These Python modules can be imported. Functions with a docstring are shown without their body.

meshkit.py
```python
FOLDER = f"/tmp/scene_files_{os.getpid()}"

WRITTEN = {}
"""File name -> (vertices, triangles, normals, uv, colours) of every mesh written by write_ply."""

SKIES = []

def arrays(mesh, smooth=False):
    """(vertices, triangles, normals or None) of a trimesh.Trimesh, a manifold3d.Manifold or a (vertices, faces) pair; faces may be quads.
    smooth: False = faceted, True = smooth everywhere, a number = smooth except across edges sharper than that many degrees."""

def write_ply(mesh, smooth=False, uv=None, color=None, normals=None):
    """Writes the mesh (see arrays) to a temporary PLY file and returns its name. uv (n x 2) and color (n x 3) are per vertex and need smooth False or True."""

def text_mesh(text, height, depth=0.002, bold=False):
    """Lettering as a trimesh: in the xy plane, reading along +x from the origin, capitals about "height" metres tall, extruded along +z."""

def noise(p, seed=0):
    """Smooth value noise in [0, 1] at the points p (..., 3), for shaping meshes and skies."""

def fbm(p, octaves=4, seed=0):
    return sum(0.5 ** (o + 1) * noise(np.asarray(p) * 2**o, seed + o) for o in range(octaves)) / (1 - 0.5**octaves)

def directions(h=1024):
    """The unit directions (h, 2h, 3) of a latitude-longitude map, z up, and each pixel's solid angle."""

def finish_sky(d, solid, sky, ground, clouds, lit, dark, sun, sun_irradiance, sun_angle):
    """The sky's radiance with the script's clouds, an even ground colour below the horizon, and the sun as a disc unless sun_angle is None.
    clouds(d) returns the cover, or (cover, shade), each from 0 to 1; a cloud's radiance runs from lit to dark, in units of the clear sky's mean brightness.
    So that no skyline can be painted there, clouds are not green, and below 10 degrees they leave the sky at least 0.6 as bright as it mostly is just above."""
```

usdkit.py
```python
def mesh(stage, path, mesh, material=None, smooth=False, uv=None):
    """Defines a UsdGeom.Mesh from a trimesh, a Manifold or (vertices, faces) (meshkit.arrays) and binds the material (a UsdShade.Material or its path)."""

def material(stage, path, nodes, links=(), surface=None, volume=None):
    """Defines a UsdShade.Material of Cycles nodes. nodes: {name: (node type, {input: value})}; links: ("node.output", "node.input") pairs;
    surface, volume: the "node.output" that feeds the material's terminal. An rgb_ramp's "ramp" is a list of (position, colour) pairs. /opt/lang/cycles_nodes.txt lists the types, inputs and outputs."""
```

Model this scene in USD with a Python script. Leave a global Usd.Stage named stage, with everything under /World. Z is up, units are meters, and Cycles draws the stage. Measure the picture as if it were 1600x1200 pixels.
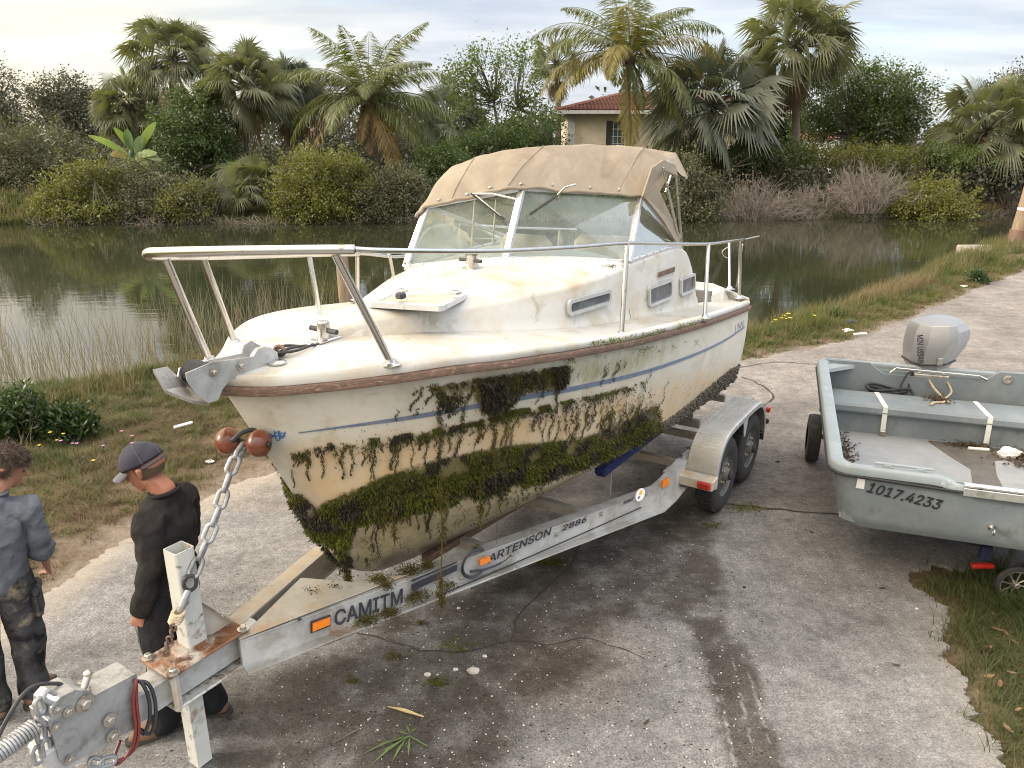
import math, random
import numpy as np, trimesh, usdkit, meshkit
import shapely, shapely.geometry as sg
from scipy.spatial import Delaunay, cKDTree
from pxr import Usd, UsdGeom, UsdLux, UsdShade, Gf, Sdf, Vt

stage = Usd.Stage.CreateInMemory()
UsdGeom.SetStageUpAxis(stage, 'Z'); UsdGeom.SetStageMetersPerUnit(stage, 1.0)
UsdGeom.Xform.Define(stage, '/World'); UsdGeom.Scope.Define(stage, '/World/Looks')

# ------------------------------------------------------------------ camera, sky, sun
F, YH, H = 1165.0, 225.0, 3.0                      # focal length and horizon of the 1600 x 1200 photograph in pixels, eye height in metres
P = math.atan((600 - YH) / F)
cam = UsdGeom.Camera.Define(stage, '/World/camera')
cam.AddTranslateOp().Set(Gf.Vec3d(0, 0, H)); cam.AddRotateXOp().Set(90 - math.degrees(P))
cam.CreateHorizontalApertureAttr(36.0); cam.CreateVerticalApertureAttr(27.0); cam.CreateFocalLengthAttr(36.0 * F / 1600)
cam.CreateClippingRangeAttr(Gf.Vec2f(0.05, 5000)); cam.CreateExposureAttr(1.55)
SUN_AZ, SUN_EL = math.atan2(-0.99, -0.12), math.radians(24)
sundir = np.array([math.sin(SUN_AZ) * math.cos(SUN_EL), math.cos(SUN_AZ) * math.cos(SUN_EL), math.sin(SUN_EL)])
sky_mat = usdkit.material(stage, '/World/Looks/sky', {
    'sky': ('sky_texture', {'sky_type': 'single_scattering', 'sun_disc': False, 'sun_elevation': SUN_EL, 'sun_rotation': SUN_AZ, 'altitude': 10.0, 'aerosol_density': 1.6, 'ozone_density': 1.0}),
    'tc': ('texture_coordinate', {}), 'sep': ('separate_xyz', {}),
    'zz': ('math', {'math_type': 'maximum', 'value2': 0.0}), 'zp': ('math', {'math_type': 'add', 'value2': 0.14}),
    'dx': ('math', {'math_type': 'divide'}), 'dy': ('math', {'math_type': 'divide'}), 'comb': ('combine_xyz', {'z': 0.0}),
    'map': ('mapping', {'scale': (0.55, 1.25, 1.0), 'rotation': (0, 0, 0.5), 'location': (3.1, 1.7, 0)}),
    'n1': ('noise_texture', {'scale': 1.0, 'detail': 9.0, 'roughness': 0.56, 'distortion': 0.25}),
    'cover': ('rgb_ramp', {'ramp': [(0.0, (0.55,) * 3), (0.36, (0.62,) * 3), (0.52, (0.86,) * 3), (1.0, (0.97,) * 3)]}),
    'n2': ('noise_texture', {'scale': 1.5, 'detail': 8.0, 'roughness': 0.55, 'distortion': 0.2}),
    'shade': ('rgb_ramp', {'ramp': [(0.36, (2.45, 2.52, 2.68)), (0.60, (3.55, 3.45, 3.30))]}),
    'dot': ('vector_math', {'vector2': tuple(sundir), 'vector1': (0, 0, 1), 'math_type': 'dot_product'}),
    'glow': ('rgb_ramp', {'ramp': [(0.0, (0.90, 0.94, 1.03)), (0.12, (0.97, 0.98, 1.0)), (0.28, (1.12, 1.07, 0.95)), (0.42, (1.38, 1.21, 0.93)), (0.56, (1.75, 1.45, 1.02)), (1.0, (2.3, 1.9, 1.4))]}),
    'cl': ('mix', {'mix_type': 'multiply', 'fac': 1.0}), 'zen': ('rgb_ramp', {'ramp': [(0.0, (1, 1, 1)), (0.2, (1.0, 1.0, 1.0)), (1.0, (3.15, 3.25, 3.42))]}), 'cz': ('mix', {'mix_type': 'multiply', 'fac': 1.0}),
    'mix': ('mix', {'mix_type': 'mix'}), 'bg': ('background_shader', {'strength': 0.1})},
    [('tc.generated', 'sep.vector'), ('sep.z', 'zz.value1'), ('zz.value', 'zp.value1'), ('sep.x', 'dx.value1'), ('zp.value', 'dx.value2'), ('sep.y', 'dy.value1'), ('zp.value', 'dy.value2'),
     ('dx.value', 'comb.x'), ('dy.value', 'comb.y'), ('comb.vector', 'map.vector'), ('map.vector', 'n1.vector'), ('map.vector', 'n2.vector'), ('n1.fac', 'cover.fac'), ('n2.fac', 'shade.fac'),
     ('tc.generated', 'dot.vector1'), ('dot.value', 'glow.fac'), ('shade.color', 'cl.color1'), ('glow.color', 'cl.color2'),
     ('cover.color', 'mix.fac'), ('sky.color', 'mix.color1'), ('cl.color', 'cz.color1'), ('zz.value', 'zen.fac'), ('zen.color', 'cz.color2'), ('cz.color', 'mix.color2'), ('mix.color', 'bg.color')], surface='bg.background')
sky = UsdLux.DomeLight.Define(stage, '/World/sky'); UsdShade.MaterialBindingAPI.Apply(sky.GetPrim()).Bind(sky_mat)
sky.GetPrim().SetCustomDataByKey('kind', 'structure')
sun = UsdLux.DistantLight.Define(stage, '/World/sun')
sun.CreateNormalizeAttr(True); sun.CreateIntensityAttr(0.4); sun.CreateAngleAttr(10.0); sun.CreateColorAttr(Gf.Vec3f(1.0, 0.95, 0.88))
sun.AddRotateZOp().Set(-math.degrees(SUN_AZ)); sun.AddRotateXOp().Set(-(90 - math.degrees(SUN_EL)))

# ------------------------------------------------------------------ where a pixel of the photograph lies in the place
_R, _F, _U, _C = np.array([1, 0, 0.]), np.array([0, math.cos(P), -math.sin(P)]), np.array([0, math.sin(P), math.cos(P)]), np.array([0, 0, H])
def ray(px, py): return (px - 800) / F * _R - (py - 600) / F * _U + _F
def atz(px, py, z=0.0):
    d = ray(px, py); return _C + d * ((z - H) / d[2])
def aty(px, py, y):
    d = ray(px, py); return _C + d * (y / d[1])
def onplane(px, py, o, n):
    d = ray(px, py); return _C + d * (((o - _C) @ n) / (d @ n))

# ------------------------------------------------------------------ helpers
used, place = {}, {}
def numbered(parent, name):
    k = (parent, name); used[k] = used.get(k, -1) + 1
    return f'{parent}/{name}' if used[k] == 0 else f'{parent}/{name}_{used[k]:03d}'
def meta(p, label=None, cat=None, group=None, kind=None):
    for k, v in (('label', label), ('category', cat), ('group', group), ('kind', kind)):
        if v: p.SetCustomDataByKey(k, v)
    return p
def rotz(a): return np.array([[math.cos(a), -math.sin(a), 0], [math.sin(a), math.cos(a), 0], [0, 0, 1.]])
def thing(name, label, cat, loc=(0, 0, 0), rot=0.0, group=None):
    path = numbered('/World', name); x = UsdGeom.Xform.Define(stage, path)
    x.AddTranslateOp().Set(Gf.Vec3d(*map(float, loc))); x.AddRotateZOp().Set(math.degrees(rot))
    place[path] = (np.asarray(loc, float), rotz(rot)); meta(x.GetPrim(), label, cat, group); return path
def copy_of(src, name, loc, rot, label, cat, group=None, scale=None):
    path = numbered('/World', name); x = UsdGeom.Xform.Define(stage, path)
    x.GetPrim().GetReferences().AddInternalReference(src)
    x.ClearXformOpOrder(); x.AddTranslateOp().Set(Gf.Vec3d(*map(float, loc))); x.AddRotateZOp().Set(math.degrees(rot))
    if scale is not None: x.AddScaleOp().Set(Gf.Vec3f(*([scale] * 3 if np.ndim(scale) == 0 else scale)))
    x.GetPrim().SetInstanceable(True); meta(x.GetPrim(), label, cat, group); return path
def VF(m):
    if isinstance(m, trimesh.Trimesh): return np.array(m.vertices), np.array(m.faces)
    if hasattr(m, 'to_mesh'): k = m.to_mesh(); return np.array(k.vert_properties[:, :3], float), np.array(k.tri_verts, int)
    v, f = np.asarray(m[0], float), np.asarray(m[1], int)
    if f.ndim == 2 and f.shape[1] == 4: f = np.vstack([f[:, [0, 1, 2]], f[:, [0, 2, 3]]])
    return v, f
def cat(ms):
    vs, fs, n = [], [], 0
    for m in ms:
        v, f = VF(m); vs.append(v); fs.append(f + n); n += len(v)
    return np.vstack(vs), np.vstack(fs)
def part(parent, name, m, mat_, smooth=False, label=None, kind=None, world=False, attrs=None):
    """One Mesh under a thing, a part or /World; world=True: given in world coordinates."""
    v, f = VF(m)
    if world:
        root = '/'.join(parent.split('/')[:3]); o, r = place.get(root, (np.zeros(3), np.eye(3))); v = (v - o) @ r
    path = numbered(parent, name); me = usdkit.mesh(stage, path, (v, f), LOOK[mat_], smooth=smooth)
    for k, a in (attrs or {}).items():
        UsdGeom.PrimvarsAPI(me).CreatePrimvar(k, Sdf.ValueTypeNames.FloatArray, 'vertex').Set(Vt.FloatArray.FromNumpy(np.asarray(a, np.float32)))
    meta(me.GetPrim(), label, kind=kind); return path
def solo(name, m, mat_, label=None, cat_=None, group=None, kind=None, smooth=False, attrs=None):
    path = part('/World', name, m, mat_, smooth, attrs=attrs); meta(stage.GetPrimAtPath(path), label, cat_, group, kind); return path

def box(c, s, r=None):
    """Box centred at c with sides s; r = bevel."""
    s = np.asarray(s, float)
    if r:
        h = s / 2; r = min(r, h.min() * .9); pts = []
        for sx in (-1, 1):
            for sy in (-1, 1):
                for sz in (-1, 1):
                    k = np.array([sx, sy, sz])
                    for a in range(3):
                        q = h - r; q = q.copy(); q[a] = h[a]; pts.append(k * q)
        m = trimesh.convex.convex_hull(np.array(pts)); v, f = VF(m)
    else: v, f = VF(trimesh.creation.box(s))
    return v + np.asarray(c, float), f
def xf(m, M):
    v, f = VF(m); M = np.asarray(M, float)
    v = v @ M[:3, :3].T + (M[:3, 3] if M.shape[0] == 4 or M.shape[1] == 4 else 0)
    return v, (f if np.linalg.det(M[:3, :3]) > 0 else f[:, ::-1])
def move(m, d):
    v, f = VF(m); return v + np.asarray(d, float), f
def frame(o, x, z=(0, 0, 1)):
    """4x4 with local x along x, z near z, origin o."""
    x = np.asarray(x, float); x = x / np.linalg.norm(x); z = np.asarray(z, float)
    y = np.cross(z, x); y /= np.linalg.norm(y); z = np.cross(x, y); M = np.eye(4); M[:3, 0], M[:3, 1], M[:3, 2], M[:3, 3] = x, y, z, o; return M
def bar(a, b, w, h, up=(0, 0, 1), bev=0.0):
    """Rectangular bar from a to b, width w sideways, height h along up."""
    a, b = np.asarray(a, float), np.asarray(b, float); L = np.linalg.norm(b - a)
    return xf(box((L / 2, 0, 0), (L, w, h), bev or None), frame(a, b - a, up))
def spline(p, n=8, closed=False):
    p = np.asarray(p, float); out = []
    N = len(p)
    for i in range(N if closed else N - 1):
        p0, p1, p2, p3 = (p[(i - 1) % N] if closed or i else 2 * p[0] - p[1]), p[i], p[(i + 1) % N], (p[(i + 2) % N] if closed or i + 2 < N else 2 * p[-1] - p[-2])
        t = np.linspace(0, 1, n, endpoint=False)[:, None]
        out.append(.5 * (2 * p1 + (p2 - p0) * t + (2 * p0 - 5 * p1 + 4 * p2 - p3) * t ** 2 + (3 * p1 - p0 - 3 * p2 + p3) * t ** 3))
    if not closed: out.append(p[-1:])
    return np.vstack(out)
def tube(p, r, n=8, closed=False, caps=True):
    p = np.asarray(p, float); N = len(p); r = np.broadcast_to(r, (N,)).astype(float)
    t = (np.roll(p, -1, 0) - np.roll(p, 1, 0)) if closed else np.gradient(p, axis=0)
    t /= np.linalg.norm(t, axis=1, keepdims=True) + 1e-12
    a = np.cross(t[0], [0, 0, 1.] if abs(t[0][2]) < .9 else [1., 0, 0]); a /= np.linalg.norm(a); As = []
    for i in range(N):
        a = a - t[i] * (a @ t[i]); a /= np.linalg.norm(a) + 1e-12; As.append(a)
    As = np.array(As); Bs = np.cross(t, As); g = np.arange(n) * 2 * np.pi / n
    v = p[:, None] + r[:, None, None] * (np.cos(g)[None, :, None] * As[:, None] + np.sin(g)[None, :, None] * Bs[:, None])
    i, j = np.meshgrid(np.arange(N if closed else N - 1), np.arange(n), indexing='ij'); k = (i + 1) % N
    q = np.stack([i * n + j, i * n + (j + 1) % n, k * n + (j + 1) % n, k * n + j], -1).reshape(-1, 4)
    v, f = VF((v.reshape(-1, 3), q))
    if caps and not closed:
        v = np.vstack([v, p[0], p[-1]]); m = len(v); e = np.arange(n)
        f = np.vstack([f, np.stack([np.full(n, m - 2), (e + 1) % n, e], 1), np.stack([np.full(n, m - 1), (N - 1) * n + e, (N - 1) * n + (e + 1) % n], 1)])
    return v, f
def lathe(prof, n=20, o=(0, 0, 0), axis=(0, 0, 1)):
    """Revolves (radius, height) pairs about axis through o."""
    pr = np.asarray(prof, float); g = np.arange(n) * 2 * np.pi / n
    v = np.stack([pr[:, None, 0] * np.cos(g), pr[:, None, 0] * np.sin(g), np.broadcast_to(pr[:, None, 1], (len(pr), n))], -1).reshape(-1, 3)
    i, j = np.meshgrid(np.arange(len(pr) - 1), np.arange(n), indexing='ij')
    q = np.stack([i * n + j, i * n + (j + 1) % n, (i + 1) * n + (j + 1) % n, (i + 1) * n + j], -1).reshape(-1, 4)
    z = np.asarray(axis, float); z = z / np.linalg.norm(z); x = np.cross([0, 1., 0] if abs(z[1]) < .9 else [1., 0, 0], z); x /= np.linalg.norm(x)
    M = np.eye(4); M[:3, 0], M[:3, 1], M[:3, 2], M[:3, 3] = x, np.cross(z, x), z, o
    return xf((v, q), M)
def cyl(a, b, r, n=16, bev=.15):
    a, b = np.asarray(a, float), np.asarray(b, float); L = np.linalg.norm(b - a); e = min(bev * r, L * .4)
    return lathe([(0, 0), (r - e, 0), (r, e), (r, L - e), (r - e, L), (0, L)], n, a, b - a)
def bolt(o, axis, r=.012, h=.012):
    ax = np.asarray(axis, float) / np.linalg.norm(axis); o = np.asarray(o, float)
    return cat([lathe([(r * 1.7, 0), (r * 1.7, h * .25), (0, h * .25)], 12, o, ax), lathe([(r, 0), (r, h), (r * .7, h * 1.25), (0, h * 1.25)], 6, o, ax)])
def prism(poly, h, M=np.eye(4)):
    """Extrudes a polygon of the local xy plane by h along z, then M."""
    g = poly if hasattr(poly, 'exterior') else sg.Polygon(poly)
    return xf(trimesh.creation.extrude_polygon(g, h, engine='earcut'), M)
def loft(rings, closed=True, caps=True):
    R_ = np.asarray(rings, float); N, n = R_.shape[:2]
    i, j = np.meshgrid(np.arange(N - 1), np.arange(n if closed else n - 1), indexing='ij'); k = (j + 1) % n
    q = np.stack([i * n + j, i * n + k, (i + 1) * n + k, (i + 1) * n + j], -1).reshape(-1, 4); v, f = VF((R_.reshape(-1, 3), q))
    if caps and closed:
        v = np.vstack([v, R_[0].mean(0), R_[-1].mean(0)]); m = len(v); e = np.arange(n)
        f = np.vstack([f, np.stack([np.full(n, m - 2), (e + 1) % n, e], 1), np.stack([np.full(n, m - 1), (N - 1) * n + e, (N - 1) * n + (e + 1) % n], 1)])
    return v, f
def interp(x, pts):
    p = np.asarray(pts, float); return np.interp(x, p[:, 0], p[:, 1])
from scipy.interpolate import PchipInterpolator
def smoothfun(pts):
    p = np.asarray(pts, float); return PchipInterpolator(p[:, 0], p[:, 1], extrapolate=True)

# ------------------------------------------------------------------ materials
LOOK = {}
def mat(name, color, rough=.6, metal=0.0, var=.15, scale=6.0, bump=0.0, bscale=40.0, spots=None, spec=.5, space='object', stretch=None, coat=0.0, extra=None, leaf=0.0, island=0.0, edge=None):
    """Principled material: colour varied by noise (var), patches of other colours (spots: (colour, scale, from, to) ...), fine relief (bump)."""
    c = np.asarray(color, float)
    n = {'p': ('principled_bsdf', {'roughness': rough, 'metallic': metal, 'specular_ior_level': spec, 'coat_weight': coat}), 'tc': ('texture_coordinate', {}), 'geo': ('geometry', {})}
    L = []; src = 'tc.object' if space == 'object' else 'geo.position'
    if stretch:
        n['map'] = ('mapping', {'scale': stretch}); L.append((src, 'map.vector')); src = 'map.vector'
    n['n0'] = ('noise_texture', {'scale': scale, 'detail': 6.0, 'roughness': .62}); L.append((src, 'n0.vector'))
    n['r0'] = ('rgb_ramp', {'ramp': [(.28, tuple(c * (1 - var))), (.72, tuple(np.minimum(c * (1 + var), .95)))]}); L.append(('n0.fac', 'r0.fac')); out = 'r0.color'
    for i, (col, sc, lo, hi) in enumerate(spots or []):
        n[f's{i}'] = ('noise_texture', {'scale': sc, 'detail': 7.0, 'roughness': .65, 'distortion': .3})
        n[f'off{i}'] = ('mapping', {'location': (7.3 * i + 3, 2.1 * i, 5.7)}); L.append((src, f'off{i}.vector'))
        n[f'q{i}'] = ('map_range', {'from_min': lo, 'from_max': hi, 'clamp': True}); n[f'm{i}'] = ('mix', {'color2': tuple(col)})
        L += [(f'off{i}.vector', f's{i}.vector'), (f's{i}.fac', f'q{i}.value'), (f'q{i}.result', f'm{i}.fac'), (out, f'm{i}.color1')]; out = f'm{i}.color'
    if island:
        n['hs'] = ('hsv', {'fac': 1.0}); n['iv'] = ('map_range', {'from_min': 0., 'from_max': 1., 'to_min': 1 - island, 'to_max': 1 + island}); n['ih'] = ('map_range', {'from_min': 0., 'from_max': 1., 'to_min': .5 - island * .06, 'to_max': .5 + island * .06})
        n['wn'] = ('white_noise_texture', {'dimensions': '1D'})
        L += [('geo.random_per_island', 'iv.value'), ('iv.result', 'hs.value'), ('geo.random_per_island', 'wn.w'), ('wn.value', 'ih.value'), ('ih.result', 'hs.hue'), (out, 'hs.color')]; out = 'hs.color'
    if extra: out = extra(n, L, out, src)
    L.append((out, 'p.base_color'))
    if bump:
        n['nb'] = ('noise_texture', {'scale': bscale, 'detail': 5.0, 'roughness': .6}); n['b'] = ('bump', {'strength': bump, 'distance': .02})
        L += [(src, 'nb.vector'), ('nb.fac', 'b.height'), ('b.normal', 'p.normal')]
    surf = 'p.BSDF'
    if leaf:
        n['tl'] = ('translucent_bsdf', {}); n['tm'] = ('mix', {'mix_type': 'multiply', 'fac': 1.0, 'color2': (1.25, 1.3, .6)}); n['mc'] = ('mix_closure', {'fac': leaf})
        L += [(out, 'tm.color1'), ('tm.color', 'tl.color'), ('p.BSDF', 'mc.closure1'), ('tl.BSDF', 'mc.closure2')]; surf = 'mc.closure'
    LOOK[name] = usdkit.material(stage, f'/World/Looks/{name}', n, L, surface=surf); return name
# ------------------------------------------------------------------ the ground, the road and the canal
rng = np.random.default_rng(7)
WATER = -0.5
near_pts = [(-900, -200), (-60, 4), (-20, 8), (-7.5, 9.3), (-6.9, 9.7), (-6.5, 10.2), (-5.7, 10.6), (-5.1, 11.5), (-3, 12.4), (0, 12.8), (4.5, 13.5), (6.65, 15.5), (9.45, 18.2), (16.2, 26.1), (21, 29.5), (27, 31), (60, 33), (900, 100)]
far_pts = [(-900, 20), (-60, 33), (-20, 34.5), (-11, 35.0), (0, 35.9), (12, 37.0), (20, 37.9), (27, 40), (60, 46), (900, 160)]
def shore_near(x): return interp(x, near_pts) + .22 * (meshkit.noise(np.stack([x * 1.1, x * 0, x * 0 + 3], -1)) - .5) + .15 * (meshkit.noise(np.stack([x * 4.1, x * 0, x * 0 + 9], -1)) - .5)
def shore_far(x): return interp(x, far_pts) + .9 * (meshkit.noise(np.stack([x * .5, x * 0 + 5, x * 0], -1)) - .5)
left_edge = np.array([(-3.1, -9), (-3.2, 0), (-3.34, 3.2), (-3.34, 4.14), (-3.29, 4.58), (-3.12, 5.21), (-2.79, 5.86), (-2.33, 6.52), (-1.2, 7.7), (1, 9.2), (3.43, 10.5), (4.43, 11.05), (5.78, 11.89), (7.18, 13.21), (9.31, 15.31), (12.61, 18.32), (22, 26), (40, 38)])
right_edge = np.array([(40, 22), (24, 12), (12, 6.4), (6, 5.0), (3.9, 4.92), (3.05, 4.85), (2.87, 4.28), (2.7, 3.83), (2.57, 3.34), (2.46, 2.99), (2.3, 2.2), (2.2, 0), (2.2, -9)])
def rough_line(p, amp, seed):
    s = spline(p, 70); d = np.gradient(s, axis=0); nrm = np.stack([-d[:, 1], d[:, 0]], 1); nrm /= np.linalg.norm(nrm, axis=1, keepdims=True)
    q = np.column_stack([s * 3.0, np.full(len(s), seed)]); q2 = np.column_stack([s * 11.0, np.full(len(s), seed + 5)]); return s + nrm * ((meshkit.fbm(q, 4, seed) - .5) * amp + (meshkit.fbm(q2 * 1.7, 4, seed) - .5) * amp * .30 + np.interp(np.arange(len(s)), np.arange(0, len(s), 3), np.random.default_rng(seed).normal(0, .012, len(np.arange(0, len(s), 3)))))[:, None]
road_poly = sg.Polygon(np.vstack([rough_line(left_edge, .22, 1), rough_line(right_edge, .28, 2)])).buffer(0)
if road_poly.geom_type != 'Polygon': road_poly = max(road_poly.geoms, key=lambda g: g.area)
shapely.prepare(road_poly)
def height(x, y):
    d1 = y - shore_near(x); d2 = shore_far(x) - y
    inw = np.minimum(d1, d2); h = np.zeros_like(x)
    slope = np.where(d1 < d2, 1.6, 2.2)
    wat = np.clip(inw, -50, 12)
    near = (-.5) * np.clip((d1 + slope) / slope, 0, 1) ** 1.3          # the near bank falls to the waterline
    h = np.where(d1 < 0, near, h)
    h = np.where(wat > 0, -.5 - .35 * np.minimum(wat, 3) ** .7, h)
    far = -d2
    h = np.where((d2 < 0) & (d1 > 0), -.5 + 1.05 * np.clip(far / 4.5, 0, 1) ** .6 + np.clip(far - 4.5, 0, 60) * .012, h)
    return h
def axis_pts(lo, hi, step, out_lo, out_hi, grow=1.13):
    a = list(np.arange(lo, hi, step)); s = step
    while a[-1] < out_hi: s *= grow; a.append(a[-1] + s)
    s = step; b = [lo]
    while b[0] > out_lo: s *= grow; b.insert(0, b[0] - s)
    return np.array(b[:-1] + a)
gx, gy = axis_pts(-9, 13, .11, -900, 900), axis_pts(1.0, 17, .11, -60, 1500)
X, Y = np.meshgrid(gx, gy, indexing='ij'); x, y = X.ravel(), Y.ravel()
z = height(x, y)
pts2 = shapely.points(x, y); near_sel = (np.abs(x) < 60) & (np.abs(y) < 60)
dist = np.full(len(x), 50.0); inside = np.zeros(len(x), bool)
dist[near_sel] = shapely.distance(road_poly.exterior, pts2[near_sel]); inside[near_sel] = shapely.contains(road_poly, pts2[near_sel])
sd = np.where(inside, -dist, dist)
relief = (meshkit.fbm(np.stack([x * .9, y * .9, x * 0], -1), 5, 3) - .45) * .16 + (meshkit.fbm(np.stack([x * 5, y * 5, x * 0], -1), 3, 8) - .5) * .05
dry = z > -.52
z = z + np.where(dry, relief * np.clip(sd / .8, 0, 1), 0) - .018
z = np.where(sd < -.15, z - .12, z); z = np.where(sd < .02, np.minimum(z, -.03), z)
n0, n1 = len(gx), len(gy)
I, J = np.meshgrid(np.arange(n0 - 1), np.arange(n1 - 1), indexing='ij')
quads = np.stack([I * n1 + J, (I + 1) * n1 + J, (I + 1) * n1 + J + 1, I * n1 + J + 1], -1).reshape(-1, 4)
ground_tree = cKDTree(np.column_stack([x, y])[(np.abs(x) < 60) & (y < 70) & (y > -8)]); _gz = z[(np.abs(x) < 60) & (y < 70) & (y > -8)]
def ground_z(px, py):
    d, i = ground_tree.query(np.column_stack([px, py]), k=3); w = 1 / (d + 1e-3); return (_gz[i] * w).sum(1) / w.sum(1)
def road_sd(px, py):
    p = shapely.points(px, py); d = shapely.distance(road_poly.exterior, p); return np.where(shapely.contains(road_poly, p), -d, d)

def ground_extra(n, L, out, src):
    def nz(k, sc, loc=(0, 0, 0)):
        n[k] = ('noise_texture', {'scale': sc, 'detail': 7.0, 'roughness': .65}); n[k + 'm'] = ('mapping', {'location': loc}); L.append(('geo.position', k + 'm.vector')); L.append((k + 'm.vector', k + '.vector'))
    n['ed'] = ('attribute', {'attribute': 'edge'}); nz('gn', 1.3); nz('gf', 9.0, (4, 4, 4))
    n['jit'] = ('math', {'math_type': 'multiply_add', 'value2': 1.9, 'value3': -.95}); L.append(('gn.fac', 'jit.value1'))
    n['jit2'] = ('math', {'math_type': 'multiply_add', 'value2': .8, 'value3': -.4}); L.append(('gf.fac', 'jit2.value1'))
    n['sum'] = ('math', {'math_type': 'add'}); L += [('jit.value', 'sum.value1'), ('jit2.value', 'sum.value2')]
    n['e2'] = ('math', {'math_type': 'add'}); L += [('ed.fac', 'e2.value1'), ('sum.value', 'e2.value2')]
    n['er'] = ('map_range', {'from_min': -.4, 'from_max': 3.2, 'clamp': True}); L.append(('e2.value', 'er.value'))
    n['ramp'] = ('rgb_ramp', {'ramp': [(0, (.34, .29, .23)), (.12, (.26, .21, .16)), (.24, (.17, .13, .085)), (.42, (.19, .145, .085)), (.62, (.11, .10, .045)), (1, (.065, .075, .028))]}); L.append(('er.result', 'ramp.fac'))
    n['mul'] = ('mix', {'mix_type': 'multiply', 'fac': 1.0}); L += [(out, 'mul.color1'), ('ramp.color', 'mul.color2')]; return 'mul.color'
mat('soil', (.95, .95, .95), .95, var=.45, scale=22, bump=.9, bscale=55, spec=.15, space='world', extra=ground_extra)
solo('ground', (np.column_stack([x, y, z]), quads), 'soil', kind='structure', smooth=True, attrs={'edge': np.clip(np.where(y > 25, 4, sd + np.where((x > 1.8) & (y < 7), .9, 0)), -1, 6)})

# road: one sheet of old concrete, its stains carried as masks of their own outline
def grid_poly(poly, step, pad=0):
    b = poly.bounds; gx_, gy_ = np.meshgrid(np.arange(b[0], b[2], step), np.arange(b[1], b[3], step), indexing='ij'); q = np.column_stack([gx_.ravel(), gy_.ravel()])
    q += (np.random.default_rng(1).random(q.shape) - .5) * step * .3
    return q[shapely.contains(poly.buffer(-step * .4), shapely.points(q))]
def pxpoly(pts, z=0): return sg.Polygon([atz(a, b, z)[:2] for a, b in pts]).buffer(0)
fine = road_poly.intersection(sg.box(-4, 1.5, 7, 9)); mid = road_poly.difference(sg.box(-4, 1.5, 7, 9))
bnd = np.array(road_poly.exterior.segmentize(.045).coords)[:-1]
trk = pxpoly([(1040, 940), (1170, 940), (1260, 1230), (1090, 1230)])
RP = np.vstack([bnd, grid_poly(fine.difference(trk), .055), grid_poly(trk, .016), grid_poly(mid, .3)])
tri = Delaunay(RP).simplices; cen = RP[tri].mean(1); tri = tri[shapely.contains(road_poly, shapely.points(cen))]
a_, b_, c_ = RP[tri[:, 0]], RP[tri[:, 1]], RP[tri[:, 2]]; flip = ((b_ - a_)[:, 0] * (c_ - a_)[:, 1] - (b_ - a_)[:, 1] * (c_ - a_)[:, 0]) < 0; tri[flip] = tri[flip][:, ::-1]
rz = (meshkit.fbm(np.column_stack([RP * .7, RP[:, 0] * 0]), 4, 2) - .5) * .02 * np.clip(-road_sd(RP[:, 0], RP[:, 1]) / .4, 0, 1)
rz = rz * 0
nb = len(bnd); skirt = np.arange(nb); RV = np.vstack([np.column_stack([RP, rz]), np.column_stack([bnd, np.full(nb, -.09)])]); o2 = len(RP)
sk = np.stack([skirt, o2 + skirt, o2 + (skirt + 1) % nb, (skirt + 1) % nb], 1)
area2 = sg.LinearRing(bnd).is_ccw
sk = sk if area2 else sk[:, ::-1]
RF = np.vstack([tri, VF((RV, sk))[1]])
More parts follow.
